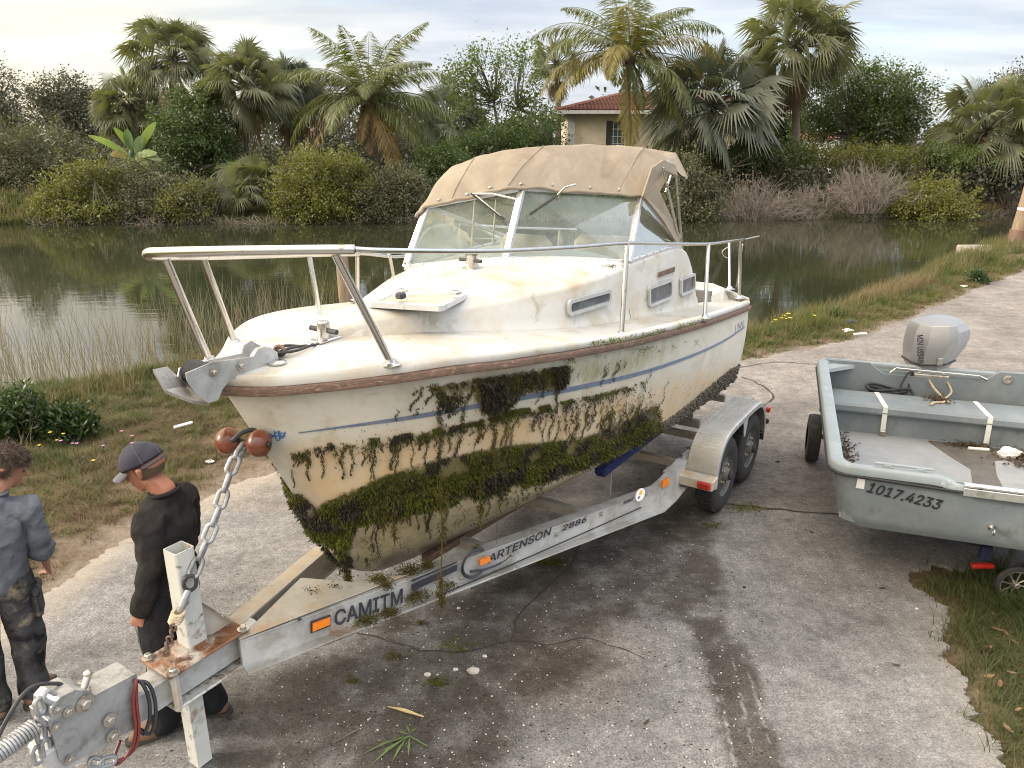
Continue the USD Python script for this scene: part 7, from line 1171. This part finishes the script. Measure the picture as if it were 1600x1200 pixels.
def tuft(r, n, h, lean, w, m, name):
    P_ = np.column_stack([r.normal(0, .035 + h * .10, (n, 2)), np.full(n, -.01)]); a = r.random(n) * 6.283; l_ = h * (.45 + .75 * r.random(n)); d0 = np.column_stack([np.cos(a) * lean * .5, np.sin(a) * lean * .5, np.ones(n)]); d1 = np.column_stack([np.cos(a) * lean * 1.6, np.sin(a) * lean * 1.6, np.full(n, .75)]); s_ = np.column_stack([-np.sin(a), np.cos(a), np.zeros(n)]) * w / 2
    m_ = P_ + d0 * l_[:, None] * .55; t = m_ + d1 * l_[:, None] * .5; v = np.stack([P_ - s_, P_ + s_, m_ - s_ * .8, m_ + s_ * .8, t], 1).reshape(-1, 3); k = np.arange(n)[:, None] * 5
    return v, np.vstack([k + [0, 1, 3], k + [0, 3, 2], k + [2, 3, 4]])
def grass_field(path, label, protos, pos, kinds, yaw, scale):
    pi = UsdGeom.PointInstancer.Define(stage, path); targets = []
    UsdGeom.Scope.Define(stage, path + '/tufts')
    for i, (mesh_, m_) in enumerate(protos): q = f'{path}/tufts/tuft_{i:03d}'; usdkit.mesh(stage, q, mesh_, LOOK[m_]); targets.append(q)
    pi.CreatePrototypesRel().SetTargets([Sdf.Path(t) for t in targets]); pi.CreateProtoIndicesAttr(Vt.IntArray.FromNumpy(kinds.astype(np.int32))); pi.CreatePositionsAttr(Vt.Vec3fArray.FromNumpy(pos.astype(np.float32)))
    pi.CreateOrientationsAttr(Vt.QuathArray([Gf.Quath(float(math.cos(a / 2)), 0, 0, float(math.sin(a / 2))) for a in yaw])); pi.CreateScalesAttr(Vt.Vec3fArray.FromNumpy(np.repeat(scale[:, None], 3, 1).astype(np.float32)))
    meta(pi.GetPrim(), label, 'grass', kind='stuff')
protos = [(tuft(gr, 26, .13, .5, .006, 0, 0), 'grass_green'), (tuft(gr, 26, .11, .7, .006, 0, 0), 'grass_lime'), (tuft(gr, 24, .10, 1.0, .005, 0, 0), 'grass_dry'), (tuft(gr, 22, .08, 1.2, .005, 0, 0), 'grass_brown'), (tuft(gr, 20, .34, .35, .007, 0, 0), 'grass_lime'), (tuft(gr, 18, .36, .35, .006, 0, 0), 'grass_dry'), (tuft(gr, 22, .26, .5, .010, 0, 0), 'grass_green')]
def scatter(n, x0, x1, y0, y1): return np.column_stack([x0 + (x1 - x0) * gr.random(n), y0 + (y1 - y0) * gr.random(n)])
def field(q, lo=.12):
    d = road_sd(q[:, 0], q[:, 1]); sh = shore_near(q[:, 0]) - q[:, 1]; k = (d > lo) & (sh > .05); return q[k], d[k], sh[k]
# left verge and the bank
q, d, sh = field(np.vstack([scatter(30000, -9.5, -.5, 3.0, 13.2), scatter(9000, -8, -2.5, 3.5, 8)])); patch = meshkit.fbm(np.column_stack([q * .8, q[:, :1] * 0]), 4, 5); fine_ = meshkit.noise(np.column_stack([q * 3.1, q[:, :1] * 0]), 9); dens = np.clip((d - .1) / 1.0, .05, 1) * np.clip((fine_ - .18) * 2.2, .12, 1); k = gr.random(len(q)) < dens; q, d, sh, patch, fine_ = q[k], d[k], sh[k], patch[k], fine_[k]
e = d - .55 + (patch - .5) * 3.8 + gr.normal(0, .35, len(d)); kinds = np.where(e < .9, gr.choice([2, 3, 3, 1], len(q)), np.where(e < 2.3, gr.choice([2, 3, 2, 1, 0], len(q)), np.where(e < 3.4, gr.choice([0, 1, 1, 2, 5], len(q)), gr.choice([0, 1, 1, 6, 1], len(q))))); kinds = np.where((sh < 1.1) & (gr.random(len(q)) < .08), gr.choice([4, 5, 6], len(q)), kinds)
z_ = ground_z(q[:, 0], q[:, 1]); grass_field('/World/verge_grass', 'dry and green grass on the verge left of the road', protos, np.column_stack([q, z_]), kinds, gr.random(len(q)) * 6.283, .45 + .62 * gr.random(len(q)))
# strip between road and water on the right
q, d, sh = field(np.vstack([scatter(26000, -1, 13, 8.5, 22), scatter(9000, 10, 26, 16, 34)]), .05); k = gr.random(len(q)) < np.clip((d + .1) / .6, .15, 1); q, d, sh = q[k], d[k], sh[k]; e = d + gr.normal(0, .3, len(d)) + (meshkit.fbm(np.column_stack([q * .6, q[:, :1] * 0]), 3, 2) - .5) * 2
kinds = np.where(e < .5, gr.choice([1, 2, 3, 1], len(q)), np.where(e < 1.3, gr.choice([0, 1, 1, 2], len(q)), gr.choice([1, 4, 0, 5, 6], len(q)))); kinds = np.where((q[:, 0] > 7.2) & (q[:, 0] < 9.6) & (sh < 1.6) & (gr.random(len(q)) < .6), 5, kinds); z_ = ground_z(q[:, 0], q[:, 1]); grass_field('/World/bank_grass', 'green grass strip between the road and the canal behind the boats', protos, np.column_stack([q, z_]), kinds, gr.random(len(q)) * 6.283, .6 + .8 * gr.random(len(q)))
# near right patch under the skiff
near = [(tuft(gr, 30, .085, .8, .0045, 0, 0), 'grass_green'), (tuft(gr, 26, .07, 1.0, .004, 0, 0), 'grass_lime'), (tuft(gr, 24, .06, 1.3, .0035, 0, 0), 'grass_dry'), (tuft(gr, 16, .16, .7, .006, 0, 0), 'grass_green'), (tuft(gr, 14, .05, 1.6, .004, 0, 0), 'grass_brown')]
q = scatter(26000, 2.25, 5.2, 1.6, 5.1); d = road_sd(q[:, 0], q[:, 1]); pt = meshkit.fbm(np.column_stack([q * 2.2, q[:, :1] * 0]), 3, 6); k = (d > -.03) & (gr.random(len(q)) < np.clip((d - .05) / .35, .08, 1) * np.clip((pt - .18) * 3, .2, 1)); q, d, pt = q[k], d[k], pt[k]
kinds = np.where(d < .12, gr.choice([2, 4, 3, 0], len(q)), np.where(pt > .55, gr.choice([0, 1, 0, 3], len(q)), gr.choice([0, 2, 1, 4], len(q)))); z_ = ground_z(q[:, 0], q[:, 1]); grass_field('/World/lawn_grass', 'short grass patch under the skiff at the right edge of the road', near, np.column_stack([q, z_]), kinds, gr.random(len(q)) * 6.283, .6 + .7 * gr.random(len(q)))
# grass at the far bank, left
q = np.column_stack([-40 + 70 * gr.random(6000), 0 * gr.random(6000)]); q[:, 1] = shore_far(q[:, 0]) + .05 + gr.random(6000) ** 1.5 * 4.5; q = q[(q[:, 0] < -16) | (q[:, 0] > 21) | (gr.random(6000) < .12)]; fp = [(tuft(gr, 14, .45, .3, .03, 0, 0), 'grass_lime'), (tuft(gr, 14, .5, .3, .03, 0, 0), 'grass_dry'), (tuft(gr, 14, .3, .5, .03, 0, 0), 'grass_green')]; kinds = np.where(q[:, 0] < -18, gr.choice([0, 2, 2, 1], len(q)), np.where(q[:, 0] > 21, gr.choice([1, 1, 2], len(q)), gr.choice([1, 2, 2], len(q)))); grass_field('/World/far_grass', 'grass along the edge of the far bank', fp, np.column_stack([q, ground_z(q[:, 0], q[:, 1])]), kinds, gr.random(len(q)) * 6.283, .6 + .8 * gr.random(len(q)))
# reeds standing in the shallows at the left
out = []
for i in range(1250):
    x = -12.5 + 9 * gr.random(); s0 = float(shore_near(np.array([x]))[0]); y = s0 - .3 + 4.6 * gr.random() ** 1.3; h = .55 + .65 * gr.random(); a = gr.random() * 6.28; ln = .10 + .25 * gr.random(); b = np.array([x, y, WATER - .1]); t = b + [math.cos(a) * ln * h, math.sin(a) * ln * h, h]; out.append(tube([b, (b + t) / 2 + [0, 0, .04], t], [.0045, .0035, .0015], 3, caps=False))
solo('reeds', cat(out), 'reed', 'thin pale reeds standing in the shallow water at the left', 'reeds', kind='stuff')
# dark leafy shrubs on the left bank
def leafy_shrub(px, py, hpx, wpx, label, n_st=26):
    b = atz(px, py, -.1); r = np.random.default_rng(px + 999); D = b[1]; k = D / F * 1.02; H_, W_ = hpx * k, wpx * k; t = thing('leafy_shrub', label, 'bush', b); st, lv = [], []
    for i in range(n_st):
        a = r.random() * 6.28; q = r.random() ** .7; tip = b + np.array([math.cos(a) * W_ * q, math.sin(a) * W_ * .6 * q, H_ * (1 - .45 * q * q) * (.6 + .45 * r.random())]); s_ = spline([b + r.normal(0, .06, 3) * [1, 1, 0], (b + tip) / 2 + r.normal(0, .06, 3) + [0, 0, .08], tip], 8); st.append(tube(s_, np.linspace(.010, .004, len(s_)), 4)); n = 110; u = .12 + .88 * r.random(n) ** .8; P_ = np.array([np.interp(u * (len(s_) - 1), np.arange(len(s_)), s_[:, c]) for c in range(3)]).T + r.normal(0, .055, (n, 3)); D_ = r.normal(0, .8, (n, 3)) + [0, 0, .55]; lv.append(leaflets(P_, D_, r.normal(0, .6, (n, 3)) + [0, 0, .5], .075 * (.6 + .7 * r.random(n)), .026, r, .2))
    part(t, 'stems', cat(st), 'bark', world=True); part(t, 'foliage', cat(lv), 'shrub_leaf', world=True, kind='stuff')
mat('shrub_leaf', (.048, .085, .020), .4, var=.25, scale=2, island=.5, leaf=.25, spec=.5)
leafy_shrub(40, 700, 112, 62, 'taller dark leafy shrub on the left bank at the edge of the photo', 34); leafy_shrub(118, 698, 68, 50, 'lower dark leafy shrub right of the taller one, above the flowers', 26); leafy_shrub(-50, 700, 100, 60, 'dark leafy shrub cut by the left edge', 22)
leafy_shrub(1525, 448, 20, 18, 'small dark green plant on the grass strip near the road bend', 12)
# wild flowers
def flower(px, py, z, mat_, label, group, s=.020, first={}):
    b = atz(px, py, z); gz0 = float(ground_z(b[None, 0], b[None, 1])[0]); hgt = max(.12, z - gz0)
    if group not in first:
        t = thing('wild_flower', label, 'flower', (b[0], b[1], gz0), 0, group); part(t, 'stalk', tube([(0, 0, 0), (.01, 0, hgt * .5), (0, 0, hgt)], .003, 4), 'grass_green')
        pe = [(lambda a: xf(loft([[(0, -.004, 0), (0, .004, 0), (.0, .0, .002)], [(s * .6, -s * .3, .006), (s * .6, s * .3, .006), (s * .6, 0, .009)], [(s, -.002, .004), (s, .002, .004), (s, 0, .006)]]), np.column_stack([rotz(a), [0, 0, hgt]])))(a) for a in np.arange(6) * 1.047]; part(t, 'petals', cat(pe), mat_); first[group] = t
    else: copy_of(first[group], 'wild_flower', (b[0], b[1], gz0), gr.random() * 6, label, 'flower', group, .8 + .5 * gr.random())
for x, y in ((78, 676), (87, 679), (98, 673), (145, 715), (60, 690)): flower(x, y, .30, 'petal_yellow', 'yellow wild flower below the dark leafy shrub on the left bank', 'yellow flowers on the left bank')
for x, y in ((95, 689), (120, 693), (160, 690), (206, 680), (208, 700), (112, 686), (190, 672)): flower(x, y, .28, 'petal_pink', 'pink wild flower right of the dark leafy shrub on the left bank', 'pink flowers on the left bank')
for x, y in ((1212, 500), (1222, 496), (1228, 495), (1233, 510), (1271, 505), (1209, 492), (1226, 490), (1231, 497)): flower(x, y, .12, 'petal_yellow', 'yellow wild flower by the water right of the cabin boat stern', 'yellow flowers by the water', .04)
# weathered post with its sea wall at the right edge, and a piling in the water behind the bow rail
pb = atz(1586, 380, 0.0); pst = thing('mooring_piling', 'thick wooden post at the right edge by the canal', 'post', pb); part(pst, 'post', tube([pb - [0, 0, .4], pb + [.05, 0, .55], pb + [.55, .1, 5.5]], [.23, .21, .17], 14), 'piling_wood', world=True, smooth=40); part(pst, 'sleeve', tube([pb - [0, 0, .3], pb + [.04, 0, .42]], .25, 14), 'rub_wood', world=True, smooth=40); part(pst, 'collar', tube([pb + [.10, 0, 1.02], pb + [.104, 0, 1.10]], .215, 14), 'paper_white', world=True, smooth=40)
sw = atz(1572, 393, -.05); solo('sea_wall', box(sw + [.6, .6, -.28], (2.6, 1.6, .62), .04), 'sea_wall', 'low concrete sea wall block under the wooden post', 'wall')
pp = aty(535, 425, 15.5); p2_ = thing('piling', 'brown wooden piling in the water behind the bow rail', 'post', (pp[0], pp[1], WATER)); tz2 = aty(532, 396, 15.5)[2]; part(p2_, 'post', tube([(pp[0] + .05, pp[1], -1.0), (pp[0], pp[1], tz2)], [.15, .13], 12), 'piling_wood', world=True, smooth=40)
# cracks and the slab joint, carved dark lines lying in the road surface
def crack(pix, w, label):
    p = np.array([atz(x, y, 0)[:2] for x, y in pix]); s_ = spline(p, 10); s_ = s_ + (meshkit.noise(np.column_stack([s_ * 9, s_[:, :1] * 0])) - .5)[:, None] * .05; d = np.gradient(s_, axis=0); n_ = np.stack([-d[:, 1], d[:, 0]], 1); n_ /= np.linalg.norm(n_, axis=1, keepdims=True); ww = w * (.35 + 1.1 * meshkit.noise(np.column_stack([s_ * 14, s_[:, :1] * 0 + 3])))[:, None]; a, b = s_ + n_ * ww / 2, s_ - n_ * ww / 2; n = len(s_); k = np.arange(n - 1)
    part('/World/road', 'crack', (np.vstack([np.column_stack([a, np.full(n, .004)]), np.column_stack([b, np.full(n, .004)])]), np.stack([k, n + k, n + k + 1, k + 1], 1)), 'crack_dark', label=label)
crack([(905, 852), (893, 880), (862, 912), (835, 935), (812, 962), (806, 985), (800, 1000)], .013, 'branching crack below the trailer lettering'); crack([(800, 1000), (745, 1015), (700, 1018), (650, 1012), (600, 1002), (558, 990)], .012, 'crack running left below the trailer'); crack([(800, 1000), (850, 1008), (900, 1000), (950, 1010), (1010, 1028)], .009, 'crack running right below the trailer')
crack([(1128, 789), (1180, 792), (1240, 798), (1330, 806)], .022, 'joint between two slabs beside the trailer wheel'); crack([(1160, 588), (1190, 603), (1208, 620), (1196, 632), (1168, 646)], .022, 'crack behind the trailer fender'); crack([(1150, 575), (1220, 566), (1300, 572)], .018, 'faint crack behind the stern')
# litter on the ground
def pebble(px, py, s, label, m='pale_stone', cat__='stone', name='stone', flat=.55):
    c = atz(px, py, 0); c[2] = max(0.0, float(ground_z(c[None, 0], c[None, 1])[0])) if road_sd(c[None, 0], c[None, 1])[0] > 0 else 0.0; i = trimesh.creation.icosphere(2, 1.0); v = np.array(i.vertices); v *= (.7 + .6 * meshkit.noise(v * 1.8 + px))[:, None]; solo(name, (v * [s, s * .7, s * flat] + c + [0, 0, s * flat * .5], np.array(i.faces)), m, label, cat__)
for a in ((740, 1050, .035, 'largest pale stone on the damp road below the crack'), (712, 1047, .016, 'white pebble left of the largest pale stone'), (668, 1055, .020, 'pinkish pebble left of the white pebble'), (757, 1026, .016, 'small white pebble above the largest pale stone'), (717, 951, .014, 'white pebble under the trailer rail'), (1432, 952, .014, 'white chip at the grass edge on the right')): pebble(*a)
for a in ((205, 722, .05, 'white scrap on the verge behind the man in the cap'), (328, 722, .045, 'white shell on the dirt left of the bow roller'), (1325, 518, .09, 'pale rag on the grass strip, the larger one'), (1506, 448, .08, 'white scrap on the grass near the road bend'), (1262, 516, .04, 'small white scrap below the yellow flowers')): pebble(*a, m='paper_white', cat__='litter', name='litter', flat=.3)
for (x0, y0), (x1, y1), lab in (((272, 668), (300, 660), 'white stick on the green bank left of the bow'), ((1334, 522), (1354, 521), 'white stick lying on the grass strip')): solo('pale_stick', tube([atz(x0, y0, .04), atz(x1, y1, .04)], .018, 6), 'paper_white', lab, 'stick')
pebble(1330, 506, .10, 'black scrap on the grass strip by the water', 'black_rubber', 'litter', 'dark_litter', .5); pebble(1163, 918, .014, 'single dark chip on the pale road', 'black_rubber', 'litter', 'dark_litter'); pebble(1215, 722, .022, 'dark chip in the grey puddle mark', 'black_rubber', 'litter', 'dark_litter')
sr_ = np.random.default_rng(8); spx = np.column_stack([430 + 800 * sr_.random(900), 860 + 340 * sr_.random(900)]); bits = []
for x, y in spx:
    c = atz(x, y, 0)
    if road_sd(c[None, 0], c[None, 1])[0] < -.05: s = .0022 + .005 * sr_.random() ** 3; bits.append(xf(trimesh.creation.icosahedron() if hasattr(trimesh.creation, 'icosahedron') else trimesh.creation.icosphere(0), np.column_stack([np.diag([s, s, s * .6]), c + [0, 0, s * .3]])))
solo('gravel', cat(bits), 'pale_stone', 'white grit scattered over the damp road', 'gravel', kind='stuff')
cr2 = [];
for i in range(900): x = 250 + 950 * sr_.random(); y = 880 + 320 * sr_.random(); c = atz(x, y, 0); s = .003 + .006 * sr_.random() ** 2; cr2.append(xf(trimesh.creation.icosphere(0), np.column_stack([np.diag([s, s * .6, s * .4]) @ rotz(sr_.random() * 6), c + [0, 0, s * .2]])))
solo('crumbs', cat(cr2), 'moss_dark', 'dark dirt crumbs dropped on the road', 'dirt', kind='stuff')
def weed_heap(px, py, s, n, m, label):
    c = atz(px, py, 0); P_ = c + sr_.normal(0, 1, (n, 3)) * [s, s * .5, .006] + [0, 0, .008]; solo('dropped_weed', leaflets(P_, sr_.normal(0, 1, (n, 3)) * [1, 1, .3], sr_.normal(0, 1, (n, 3)) + [0, 0, 1], .03 * (.5 + sr_.random(n)), .007, sr_), m, label, 'weed', kind='stuff')
for a in ((862, 880, .055, 260, 'moss_green', 'green weed on the crack below the trailer model number'), (1165, 795, .10, 260, 'moss_green', 'green weed on the slab joint beside the trailer wheel'), (1112, 822, .06, 120, 'moss_olive', 'scattered weed on the wet road below the trailer wheel'), (615, 1028, .030, 90, 'moss_olive', 'small olive weed lump on the damp road, left of the others'), (685, 1068, .045, 140, 'moss_green', 'yellow green weed above the white husk'), (712, 1012, .07, 120, 'moss_green', 'yellow green weed scattered along the crack'), (655, 975, .02, 60, 'moss_olive', 'weed crumb under the trailer rail'), (552, 1065, .018, 40, 'moss_olive', 'weed crumb on the damp road at the left')): weed_heap(*a)
def leaf_on(px, py, s, m, label, group, ang, name='fallen_leaf', z=0.0):
    c = atz(px, py, z); u = np.linspace(-1, 1, 7); w = .32 * (1 - u ** 2) ** .7 + .005; up = .12 * u ** 2; v = np.vstack([np.column_stack([u, w, up + .06]), np.column_stack([u, u * 0, up]), np.column_stack([u, -w, up + .06])]) * s; v = v @ rotz(ang).T + c + [0, 0, .006]; k = np.arange(6); f = np.vstack([np.stack([k, 7 + k, 8 + k, k + 1], 1), np.stack([7 + k, 14 + k, 15 + k, 8 + k], 1)]); solo(name, (v, f), m, label, 'leaf', group)
for i, (x, y) in enumerate(((1510, 932), (1572, 990), (1560, 985), (1548, 1012), (1585, 1004), (1545, 1058), (1528, 1083), (1580, 1052), (1562, 1070), (1552, 960), (1590, 1110), (1575, 1140))): leaf_on(x, y, .021 + .009 * (i % 3), 'leaf_tan', 'curled brown leaf lying on the grass under the skiff', 'fallen leaves on the grass patch', i * 1.3, z=.03)
for i, (x, y) in enumerate(((1378, 920), (1268, 832), (1010, 1130), (1400, 1040))): leaf_on(x, y, .026, 'dead_leaf', ['brown leaf on the road nearest the grass edge', 'brown leaf on the pale road below the skiff corner', 'brown leaf on the road left of the tyre track', 'brown leaf near the right lower road edge'][i], None, i * 2.0)
for i, (x, y) in enumerate(((1205, 706), (1180, 735), (1195, 745), (1248, 700), (1222, 742), (1236, 755), (1175, 762))): leaf_on(x, y, .018, 'black_rubber', 'tiny dark leaf scrap in the grey puddle mark', 'dark leaf scraps behind the trailer', i * 1.7, 'leaf_scrap')
spg = thing('palm_sprig', 'green palm sprig lying on the damp road', 'sprig', atz(615, 1165, 0)); 
for i, ((x0, y0), (x1, y1)) in enumerate((((638, 1150), (560, 1180)), ((636, 1152), (575, 1198)), ((640, 1148), (615, 1142)), ((640, 1150), (612, 1158)), ((640, 1150), (638, 1182)), ((636, 1152), (612, 1190)), ((641, 1146), (652, 1136)), ((641, 1148), (634, 1130)))): a, b = atz(x0, y0, .012), atz(x1, y1, .008); L_ = np.linalg.norm(b - a); part(spg, 'leaflet', leaflets(a[None], (b - a)[None], np.array([[0, .1, 1.]]), L_, .010 if L_ < .12 else .014, sr_, .2), 'sprig_green', world=True)
part(spg, 'stem', tube([atz(668, 1166, .008), atz(640, 1150, .014), atz(600, 1172, .012)], .004, 5), 'sprig_green', world=True)
solo('husk', tube(spline([atz(606, 1104, .01), atz(632, 1110, .02), atz(662, 1120, .01)], 6), np.concatenate([np.linspace(.002, .011, 7), np.linspace(.01, .004, 6)]), 6), 'husk_tan', 'pale curved husk lying above the palm sprig', 'husk', smooth=True)
solo('twig', tube([atz(522, 1160, .006), atz(540, 1150, .012), atz(558, 1140, .006)], .004, 5), 'bark', 'thin brown twig on the damp road left of the sprig', 'twig')
